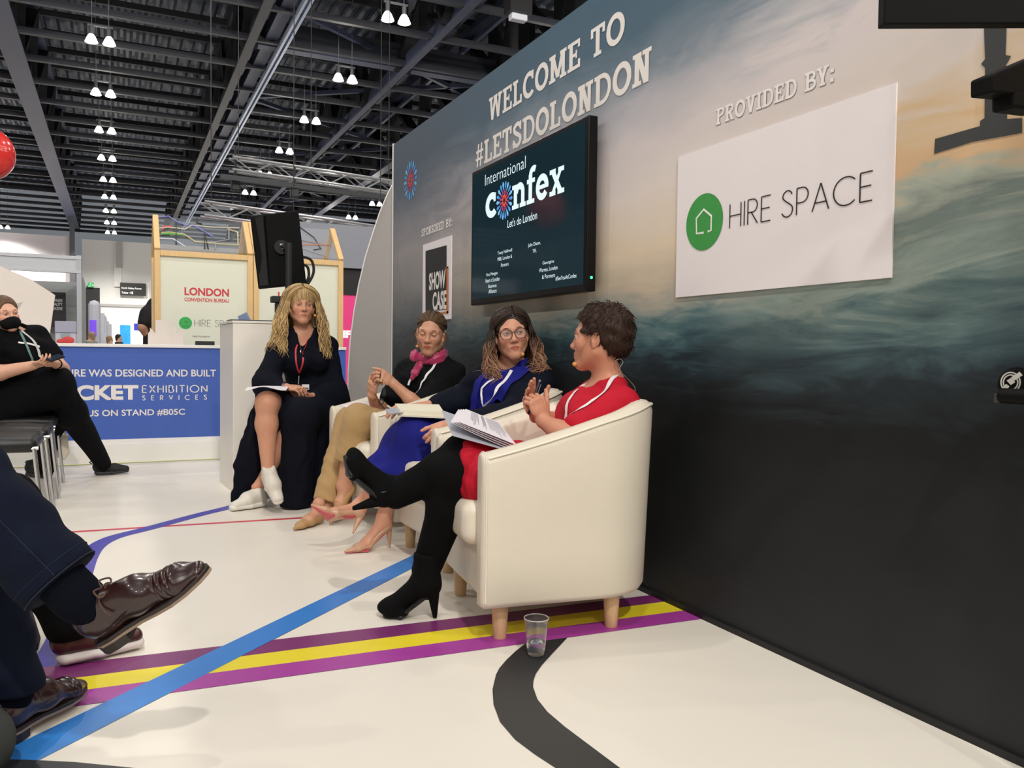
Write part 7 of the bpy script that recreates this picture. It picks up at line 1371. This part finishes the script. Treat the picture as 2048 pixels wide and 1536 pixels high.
# ================================================================ the person in jeans, mostly beyond the left edge
def brogue(parent, heel, fwd, up, laces=True):
    LE = mat('oxblood_leather', '#2b1412', .28, var=.3, scale=14, coat=.3); SO = mat('leather_sole', '#8d7968', .55, var=.15, scale=16); HE = mat('dark_heel', '#251b18', .45); p, R = foot_frame(heel, fwd, up); S = SDF()
    S.ell(p(.050, 0, .062), (.052, .035, .052), R, .02); S.ec(p(.05, 0, .055), p(.15, 0, .052), R[1], .035, .036, .98, 1.1, .02); S.ec(p(.15, 0, .050), p(.235, 0, .036), R[1], .036, .028, 1.12, 1.4, .02); S.ec(p(.235, 0, .036), p(.285, 0, .028), R[1], .027, .015, 1.4, 1.7, .02)
    S.rc(p(.045, 0, .075), p(.055, 0, .10), .038, .037, .02); S.rc(p(.10, 0, .085), p(.15, 0, .072), .026, .024, .03); S.plane(p(.05, 0, .108), R.T@np.array([-.12, 0, 1])); S.plane(p(0, 0, .018), -R[2])
    cr = [(.20, .0022), (.215, .0026), (.232, .002)]
    def disp(P):
        q = (P-np.asarray(heel))@R.T; d = np.zeros(len(P))
        for x, a in cr: d += a*np.exp(-((q[:, 0]-x-.12*np.abs(q[:, 1]))/.0035)**2)*(q[:, 2] > .03)
        d += .0016*np.exp(-((q[:, 0]-.262+.9*np.abs(q[:, 1]))/.002)**2)*(q[:, 2] > .025); d += .0014*np.exp(-((q[:, 2]-.045-.22*(q[:, 0]-.1))/.0016)**2)*(q[:, 0] < .17)*(q[:, 0] > .03); return d
    S.disp = disp; o = flesh('dress_shoe', S, .006, LE, parent, refine=((p(.15, 0, .05), .22),))
    hw = [(0, 0), (.004, .016), (.02, .030), (.05, .034), (.09, .030), (.13, .031), (.17, .040), (.21, .045), (.25, .041), (.285, .028), (.303, .012), (.308, 0)]
    out = [(x, y) for x, y in hw]+[(x, -y) for x, y in hw[-2:0:-1]]
    b = MB(); b.prism([p(x, y, .012+.06*max(0, x-.22)*.9) for x, y in out], R[2]*.009); b.build('welt', HE, o, smooth=False, bevel=.002); b = MB(); b.prism([p(x, y*.96, .005+.06*max(0, x-.22)*.9) for x, y in out], R[2]*.007); b.build('sole', SO, o, smooth=False)
    hb = [(x, y) for x, y in out if x < .085]; b = MB(); b.prism([p(x, y, -.014) for x, y in [q for q in out if q[0] <= .05][:4]+[(.08, .030), (.08, -.030)]+[q for q in out if q[0] <= .05][4:]], R[2]*.02); b.build('heel_block', HE, o, smooth=False)
    if laces:
        LC = mat('brown_lace', '#4a342a', .7); b = MB()
        for i in range(5): x = .108+.013*i; z = .106-.008*i; b.tube(spline([p(x, -.020, z-.004), p(x+.004, 0, z+.004), p(x, .020, z-.004)], 4), .0022, 5)
        b.build('laces', LC, o); b = MB()
        for s in (-1, 1): b.tube(spline([p(.104, 0, .112), p(.098, .018*s, .122), p(.108, .034*s, .110), p(.112, .022*s, .104), p(.104, 0, .110)], 5), .0022, 5); b.tube(spline([p(.104, 0, .112), p(.100, .030*s, .104), p(.098, .042*s, .085), p(.102, .046*s, .066)], 5), .0022, 5)
        b.build('lace_bow', LC, o)
    return o, p
def person_jeans():
    T = thing('person', 'person in dark blue jeans and brown leather shoes, only crossed legs in view at left', 'person', (-.80, 2.2, 0))
    SK = skin('jeans', '#c99a80'); DN = mat('dark_denim', '#0a1122', .85, var=.3, scale=25, bump=.2, bscale=500, spec=.15); TH = mat('denim_thread', '#151d30', .85); SX = mat('navy_sock', '#070a14', .9, spec=.1); SW = mat('grey_jumper', '#4a4e56', .85)
    D_ = 1.8; heel = atd(203, 1292, D_); toe = atd(449, 1133, D_-.03); fw = nrm(toe-heel); up = nrm(np.array([-.42, -.22, .88])); up = nrm(up-fw*np.dot(up, fw)); 
    an = heel+fw*.05+up*.12; kn = an+nrm((-.62, .28, .70))*.43; hp = np.array([-.82, 2.26, .53]); h2 = np.array([-.82, 2.08, .53]); ft = atfloor(166, 1398); h_f = np.array([-.275, 2.24, .018]); fw2 = nrm(np.array([ft[0]-h_f[0], ft[1]-h_f[1], 0])); h_f = np.array([ft[0], ft[1], .018])-fw2*.302; a2 = h_f+fw2*.05+np.array([0, 0, .10]); k2 = a2+np.array([-.09, .02, .40])
    pel = np.array([-.88, 2.17, .55]); wai = np.array([-.93, 2.17, .68]); che = np.array([-.95, 2.17, .86]); nb = np.array([-.94, 2.17, 1.03]); f = np.array([1, 0, 0]); shl, shr = nb+np.array([0, .19, -.06]), nb+np.array([0, -.19, -.06]); H = Head((-.91, 2.17, 1.17), (1, .25, 0), (0, 0, 1), 1.04)
    B = SDF(); H.add(B); H.neck(B, nb, .055, .06); torso(B, pel, wai, che, nb, shl, shr, f, 1.05); el1, w1 = shl+np.array([.05, .04, -.28]), shl+np.array([.24, -.05, -.32]); el2, w2 = shr+np.array([.05, -.04, -.28]), shr+np.array([.22, .08, -.34]); arm(B, shl, el1, w1, (.05, .042, .04, .03)); arm(B, shr, el2, w2, (.05, .042, .04, .03)); leg(B, h2, kn, an, (.09, .06, .058, .04)); leg(B, hp, k2, a2, (.09, .06, .058, .04)); hand(B, w1, (1, -.3, -.3), (0, -.5, -1), 1, sc=1.05); hand(B, w2, (1, .3, -.3), (0, .5, -1), -1, sc=1.05)
    flesh('body', B, .009, SK, T, refine=((H.c, .15),), tint=lambda P: H.tint(P)); H.face_parts(T, SK, '#4a4238', .8, '#3a2c22')
    S = SDF(); torso(S, pel, wai, che, nb, shl, shr, f, 1.06, .016); arm(S, shl, el1, w1, (.066, .058, .054, .042), .03); arm(S, shr, el2, w2, (.066, .058, .054, .042), .03); S.plane(nb, (0, 0, 1)); flesh('jumper', S, .014, SW, T)
    hs, _ = scalp(H, T, hairmat('short_dark', '#33271f'), .010, h=.010); tinted(hs, ones)
    J = SDF(); an_h = an+(kn-an)*.12; J.ec(h2, kn, (0, .3, 1), .105, .095, 1, 1.0, .05); J.ec(kn, an_h, (.5, -.1, .8), .094, .078, 1.0, 1.05, .04); J.ec(pel, wai, (0, 1, 0), .14, .13, 1.3, 1.2, .05); J.plane(an_h, nrm(an-kn)); fo = folds(nrm(kn-an), 42, .006, 12); J.disp = lambda P: fo(P)*1.0
    j = flesh('jeans', J, .009, DN, T)
    J2 = SDF(); a2h = a2+(k2-a2)*.02; J2.ec(hp, k2, (0, 1, 0), .10, .09, 1, 1, .05); J2.ec(k2, a2h, (1, 0, 0), .088, .072, 1, 1.1, .04); J2.plane(a2h, (0.1, 0, -1)); J2.disp = folds((0, 0, 1), 40, .006, 13); flesh('jeans_leg', J2, .009, DN, j)
    ax = nrm(an-kn); ring = []
    _, s_, u_ = frame(ax, (.5, -.1, .8)); G_ = J
    for off, r_ in ((.0, .0014), (-.026, .0007)):
        c = an_h+ax*(-.004+off); P = []
        for q in np.arange(40)*2*PI/40:
            d = s_*math.cos(q)+u_*math.sin(q); lo_, hi_ = .03, .14
            for _ in range(14):
                mid = (lo_+hi_)/2
                if G_.eval((c+d*mid)[None])[0] < 0: lo_ = mid
                else: hi_ = mid
            P.append(c+d*(lo_+.0008))
        b = MB(); b.tube(P, r_, 5, closed=True); b.build('hem_stitching', TH, j)
    P = []
    cd = nrm(-_f-ax*np.dot(-_f, ax)); cd = nrm(cd*.85+np.cross(ax, cd)*-.45)
    for t in np.linspace(.02, .98, 24):
        c = an_h+(kn-an_h)*t; lo_, hi_ = .03, .16
        for _ in range(14):
            mid = (lo_+hi_)/2
            if G_.eval((c+cd*mid)[None])[0] < 0: lo_ = mid
            else: hi_ = mid
        P.append(c+cd*(lo_+.0008))
    b = MB(); b.tube(P, .0009, 5); b.build('side_seam', TH, j)
    brogue(T, heel, fw, up); brogue(T, h_f, fw2, (0, 0, 1))
    for a_, k_, hh, uu, ff in ((an, kn, heel, up, fw), (a2, k2, h_f, np.array([0, 0, 1.]), fw2)):
        S = SDF(); S.rc(hh+ff*.055+uu*.085, a_+uu*.01, .042, .045, .02); S.rc(a_, a_+(k_-a_)*.3, .047, .058, .02); flesh('sock', S, .009, SX, T)
    b = MB(); q = atd(162, 1237, D_-.075); b.tube([q+np.array([.006*math.cos(t), 0, .009*math.sin(t)]) for t in np.linspace(.6, 5.6, 12)], .0018, 5); b.tube([q+np.array([.012, 0, -.008]), q+np.array([.014, 0, .010])], .0018, 5); b.build('sock_mark', mat('sock_mark', '#b9bcc0', .6), T)
person_jeans()
# ---- neighbour with burgundy sneakers
def person_sneaker():
    T = thing('person', 'person in black trousers and a burgundy white-soled sneaker behind the person in jeans', 'person', (-.75, 2.9, 0)); SK = skin('sneaker', '#cfa58c'); BT = mat('black_chino', '#08080a', .9, spec=.12, var=.2, scale=12); BU = mat('burgundy_leather', '#3f1517', .38, var=.15, scale=14); SO = mat('sneaker_sole', '#d9cfca', .55, var=.05, scale=10)
    h0, t0 = np.array([-.183, 2.775, .003]), np.array([.092, 2.862, 0]); fw = nrm((t0-h0)*np.array([1, 1, 0])); p, R = foot_frame(h0, fw)
    S = SDF(); S.ec(p(.04, 0, .065), p(.15, 0, .055), R[1], .040, .036, 1, 1.15, .02); S.ec(p(.15, 0, .052), p(.235, 0, .042), R[1], .036, .026, 1.2, 1.5, .02); S.rc(p(.045, 0, .08), p(.05, 0, .105), .043, .040, .02); S.rc(p(.1, 0, .085), p(.15, 0, .07), .026, .024, .03); S.plane(p(.05, 0, .112), R.T@np.array([-.1, 0, 1])); S.plane(p(0, 0, .036), -R[2]); o = flesh('sneaker', S, .007, BU, T)
    S = SDF(); S.ec(p(.035, 0, .022), p(.13, 0, .02), R[1], .022, .020, 2.0, 2.2, .01); S.ec(p(.13, 0, .02), p(.245, 0, .022), R[1], .020, .020, 2.3, 2.0, .01); S.plane(p(0, 0, 0), -R[2]); S.plane(p(0, 0, .040), R[2]); flesh('sole', S, .006, SO, o)
    b = MB(); out = [p(-.005+.0, 0, .034)]; S_ = S
    an = p(.05, 0, .13); kn = np.array([-.30, 2.80, .50]); hp = np.array([-.72, 2.82, .52]); an2 = np.array([-.50, 3.28, .10]); kn2 = np.array([-.40, 3.22, .50]); hp2 = np.array([-.72, 3.06, .52]); pel = np.array([-.78, 2.91, .54]); wai = np.array([-.82, 2.91, .68]); che = np.array([-.84, 2.91, .86]); nb = np.array([-.84, 2.91, 1.03]); f = np.array([1, 0, 0]); shl, shr = nb+np.array([0, .19, -.06]), nb+np.array([0, -.19, -.06]); H = Head((-.81, 2.91, 1.17), (1, .15, 0), (0, 0, 1), 1.02)
    B = SDF(); H.add(B); H.neck(B, nb, .055, .06); torso(B, pel, wai, che, nb, shl, shr, f, 1.); el1, w1 = shl+np.array([.05, .04, -.28]), shl+np.array([.24, -.05, -.32]); el2, w2 = shr+np.array([.05, -.04, -.28]), shr+np.array([.22, .08, -.34]); arm(B, shl, el1, w1); arm(B, shr, el2, w2); leg(B, hp, kn, an); leg(B, hp2, kn2, an2); hand(B, w1, (1, -.3, -.3), (0, -.5, -1), 1); hand(B, w2, (1, .3, -.3), (0, .5, -1), -1)
    flesh('body', B, .010, SK, T, refine=((H.c, .15),), tint=lambda P: H.tint(P)); H.face_parts(T, SK, '#4a4238', .8, '#3a2c22'); hs, _ = scalp(H, T, hairmat('short_dark', '#33271f'), .010, h=.010); tinted(hs, ones)
    S = SDF(); torso(S, pel, wai, che, nb, shl, shr, f, 1.02, .016); arm(S, shl, el1, w1, (.062, .054, .05, .040), .03); arm(S, shr, el2, w2, (.062, .054, .05, .040), .03); S.plane(nb, (0, 0, 1)); flesh('jacket', S, .014, BT, T)
    J = SDF(); J.ec(hp, kn, (0, 1, 0), .095, .085, 1, 1, .05); J.ec(kn, an, (0, 1, 0), .085, .070, 1, 1.1, .04); J.ec(hp2, kn2, (0, 1, 0), .095, .08, 1, 1, .05); J.ec(kn2, an2, (0, 1, 0), .08, .065, 1, 1.1, .04); J.ec(pel, wai, (0, 1, 0), .14, .13, 1.2, 1.2, .05); J.disp = folds((0, 0, 1), 45, .005, 4); flesh('trousers', J, .010, BT, T)
    q, R2 = foot_frame(np.array([-.54, 3.27, .003]), (.95, .2, 0)); S = SDF(); S.ec(q(.04, 0, .05), q(.23, 0, .035), R2[1], .04, .026, 1, 1.5, .02); S.plane(q(0, 0, .0), -R2[2]); flesh('sneaker', S, .008, BU, T)
person_sneaker()
# ---- bags on the floor at the left edge
bg = thing('leather_bag', 'black leather bag standing on the floor behind the legs in jeans', 'bag', (-.33, 2.98, 0)); BL = mat('bag_black', '#09090a', .6, spec=.2, var=.2, scale=20, bump=.1, bscale=200)
b = MB(); pr = [(-.60, 2.93, .0), (-.225, 2.93, .0), (-.29, 2.93, .26), (-.60, 2.93, .28)]; b.prism(pr, (0, .12, 0)); b.build('bag_body', BL, bg, smooth=False, bevel=.015)
b = MB(); c = np.array([-.292, 2.93, .235]); b.tube([c+np.array([.014*math.cos(t), -.005, .018*math.sin(t)]) for t in np.arange(16)*2*PI/16], .004, 6, closed=True); b.build('strap_ring', mat('zip_metal', '#77797d', .35, metal=.8), bg)
b = MB(); b.tube(spline([(-.30, 2.96, .26), (-.33, 2.97, .40), (-.50, 2.97, .42), (-.56, 2.96, .27)], 8), .009, 8, flat=.5); b.build('strap', BL, bg)
gs = thing('grey_bag', 'dark grey rounded bag end with a raised rim at the lower left corner', 'bag', (-.42, 2.11, 0)); S = SDF(); S.ec((-.62, 2.11, .082), (-.276, 2.11, .082), (0, 0, 1), .068, .068, 1.18, 1.18, .02); S.plane((0, 0, .003), (0, 0, -1)); flesh('bag_body', S, .009, mat('grey_suede', '#3a3c3b', .8, var=.2, scale=30, spec=.2), gs)
b = MB(); b.tube([(-.243, 2.11+.060*math.cos(q), .084+.071*math.sin(q)) for q in np.arange(28)*2*PI/28], .004, 6, closed=True); b.build('rim', mat('grey_rim', '#2a2c2c', .7), gs)
# ================================================================ people far behind
def far_person(label, px, py_top, Y, shirt, hair, face, height=1.62, h=.03, back=False, group=None):
    c = aty(px, py_top, Y); s = c[2]/height if c[2] < height*1.15 else 1; z = lambda v: v*s
    T = thing('person', label, 'person', (c[0], Y, 0), 0, group); f = np.array(face); x = c[0]; l = np.cross((0, 0, 1), nrm(f)); P0 = np.array([x, Y, 0]); at = lambda a, b_, zz: P0+nrm(f)*a+l*b_+np.array([0, 0, zz*s])
    B = SDF(); H = Head(at(0, 0, height-.12), f, (0, 0, 1), 1.0*s); H.add(B); nb = at(-.01, 0, height-.27); H.neck(B, nb, .05, .055); shl, shr = at(0, .18*s, height-.31), at(0, -.18*s, height-.31); torso(B, at(0, 0, .90), at(0, 0, 1.04), at(0, 0, 1.2), nb, shl, shr, f, 1.)
    for sh, q in ((shl, 1), (shr, -1)): arm(B, sh, at(.03, .25*q*s, 1.03), at(.20, .18*q*s, .98)); B.ell(at(.26, .17*q*s, .98), (.05, .035, .025), None, .02)
    for q in (-1, 1): leg(B, at(0, .09*q, .88), at(.02, .09*q, .48), at(0, .09*q, .08)); B.rc(at(0, .09*q, .05), at(.14, .09*q, .035), .04, .03)
    flesh('body', B, .018, mat('skin_far', '#c99b82', .6, var=.05), T, snap=False); S = SDF(); torso(S, at(0, 0, .90), at(0, 0, 1.04), at(0, 0, 1.2), nb, shl, shr, f, 1.02, .02); 
    for sh, q in ((shl, 1), (shr, -1)): S.rc(sh, sh+(at(.03, .25*q*s, 1.03)-sh)*.7, .06, .055, .03)
    S.plane(nb, (0, 0, 1)); flesh('top', S, .02, mat('cloth_'+shirt[1:], shirt, .8), T, snap=False); S = SDF()
    for q in (-1, 1): leg(S, at(0, .09*q, .90), at(.02, .09*q, .48), at(0, .09*q, .08), add=.018)
    flesh('trousers', S, .022, mat('cloth_dark', '#1a1b20', .8), T, snap=False); S = SDF(); S.ell(H.p(-.025, 0, .035), np.array([.11, .09, .10])*s, H.R, .01); S.ell(H.p(-.06, 0, -.05), np.array([.06, .08, .09])*s, H.R, .03); S.plane(H.p(.055, 0, .03), H.R.T@np.array([1, 0, -.5])); flesh('hair', S, .018, mat('hairfar_'+hair[1:], hair, .7), T, snap=False); return T
far_person('distant person with dark hair among the stands beyond the counter', 238, 669, 29, '#1a1a1e', '#231b18', (.9, -.3, 0), group='visitors far behind the counter')
far_person('distant fair-haired visitor beside the receding partitions', 220, 672, 27, '#8a7560', '#9a7c58', (.9, .3, 0), group='visitors far behind the counter')
far_person('distant person in a grey top in front of the purple screen', 182, 664, 24.5, '#9b9a92', '#a58b68', (-.8, .5, 0), group='visitors far behind the counter')
def person_polo():
    Y = 10.2; T = thing('person', 'standing person in a black polo shirt half hidden behind the wooden house', 'person', (aty(318, 640, Y)[0], Y, 0)); SK = skin('polo', '#c08e74'); PO = mat('black_polo', '#101013', .8, var=.15); x = aty(320, 640, Y)[0]; P0 = np.array([x, Y, 0]); f = np.array([.75, .66, 0]); f = nrm(f); l = np.cross((0, 0, 1), f)
    nb = P0+np.array([0, 0, 1.50]); H = Head(P0+f*.03+np.array([0, 0, 1.64]), f, (0, 0, 1), 1.05); sL = aty(296, 628, Y-.05); sR = nb+(nb-sL)*np.array([1, 1, 0]); sR[2] = sL[2]; el = aty(285, 655, Y-.1); wr = el+np.array([.13, .12, -.17]); elr = sR+np.array([.1, .05, -.28]); wrr = elr+np.array([.1, .2, .05]); pel = P0+np.array([0, 0, .95]); wai = P0+np.array([0, 0, 1.1]); che = P0+np.array([0, 0, 1.3])
    B = SDF(); H.add(B); H.neck(B, nb, .055, .06); torso(B, pel, wai, che, nb, sL, sR, f, 1.1); arm(B, sL, el, wr, (.056, .05, .046, .03)); arm(B, sR, elr, wrr, (.056, .05, .046, .03)); hand(B, wr, (.7, .6, .1), (0, .3, -1), 1); hand(B, wrr, (.3, .9, .1), (0, .3, -1), -1)
    for q in (-1, 1): leg(B, P0+l*.1*q+np.array([0, 0, .92]), P0+l*.1*q+np.array([0, 0, .5]), P0+l*.1*q+np.array([0, 0, .09])); B.rc(P0+l*.1*q+np.array([0, 0, .05]), P0+l*.1*q+f*.15+np.array([0, 0, .035]), .045, .032)
    flesh('body', B, .011, SK, T, snap=False, tint=lambda P: ones(P)); S = SDF(); torso(S, pel, wai, che, nb, sL, sR, f, 1.12, .02); S.rc(sL, sL+(el-sL)*.62, .074, .072, .04); S.rc(sR, sR+(elr-sR)*.62, .074, .072, .04); S.plane(nb+np.array([0, 0, .03]), (0, 0, 1)); flesh('polo_shirt', S, .014, PO, T)
    S = SDF()
    for q in (-1, 1): leg(S, P0+l*.1*q+np.array([0, 0, .95]), P0+l*.1*q+np.array([0, 0, .5]), P0+l*.1*q+np.array([0, 0, .09]), (.11, .075, .07, .06), add=.01)
    flesh('trousers', S, .016, mat('cloth_dark', '#1a1b20', .8), T); hs, _ = scalp(H, T, hairmat('short_dark', '#33271f'), .010, h=.010); tinted(hs, ones)
person_polo()
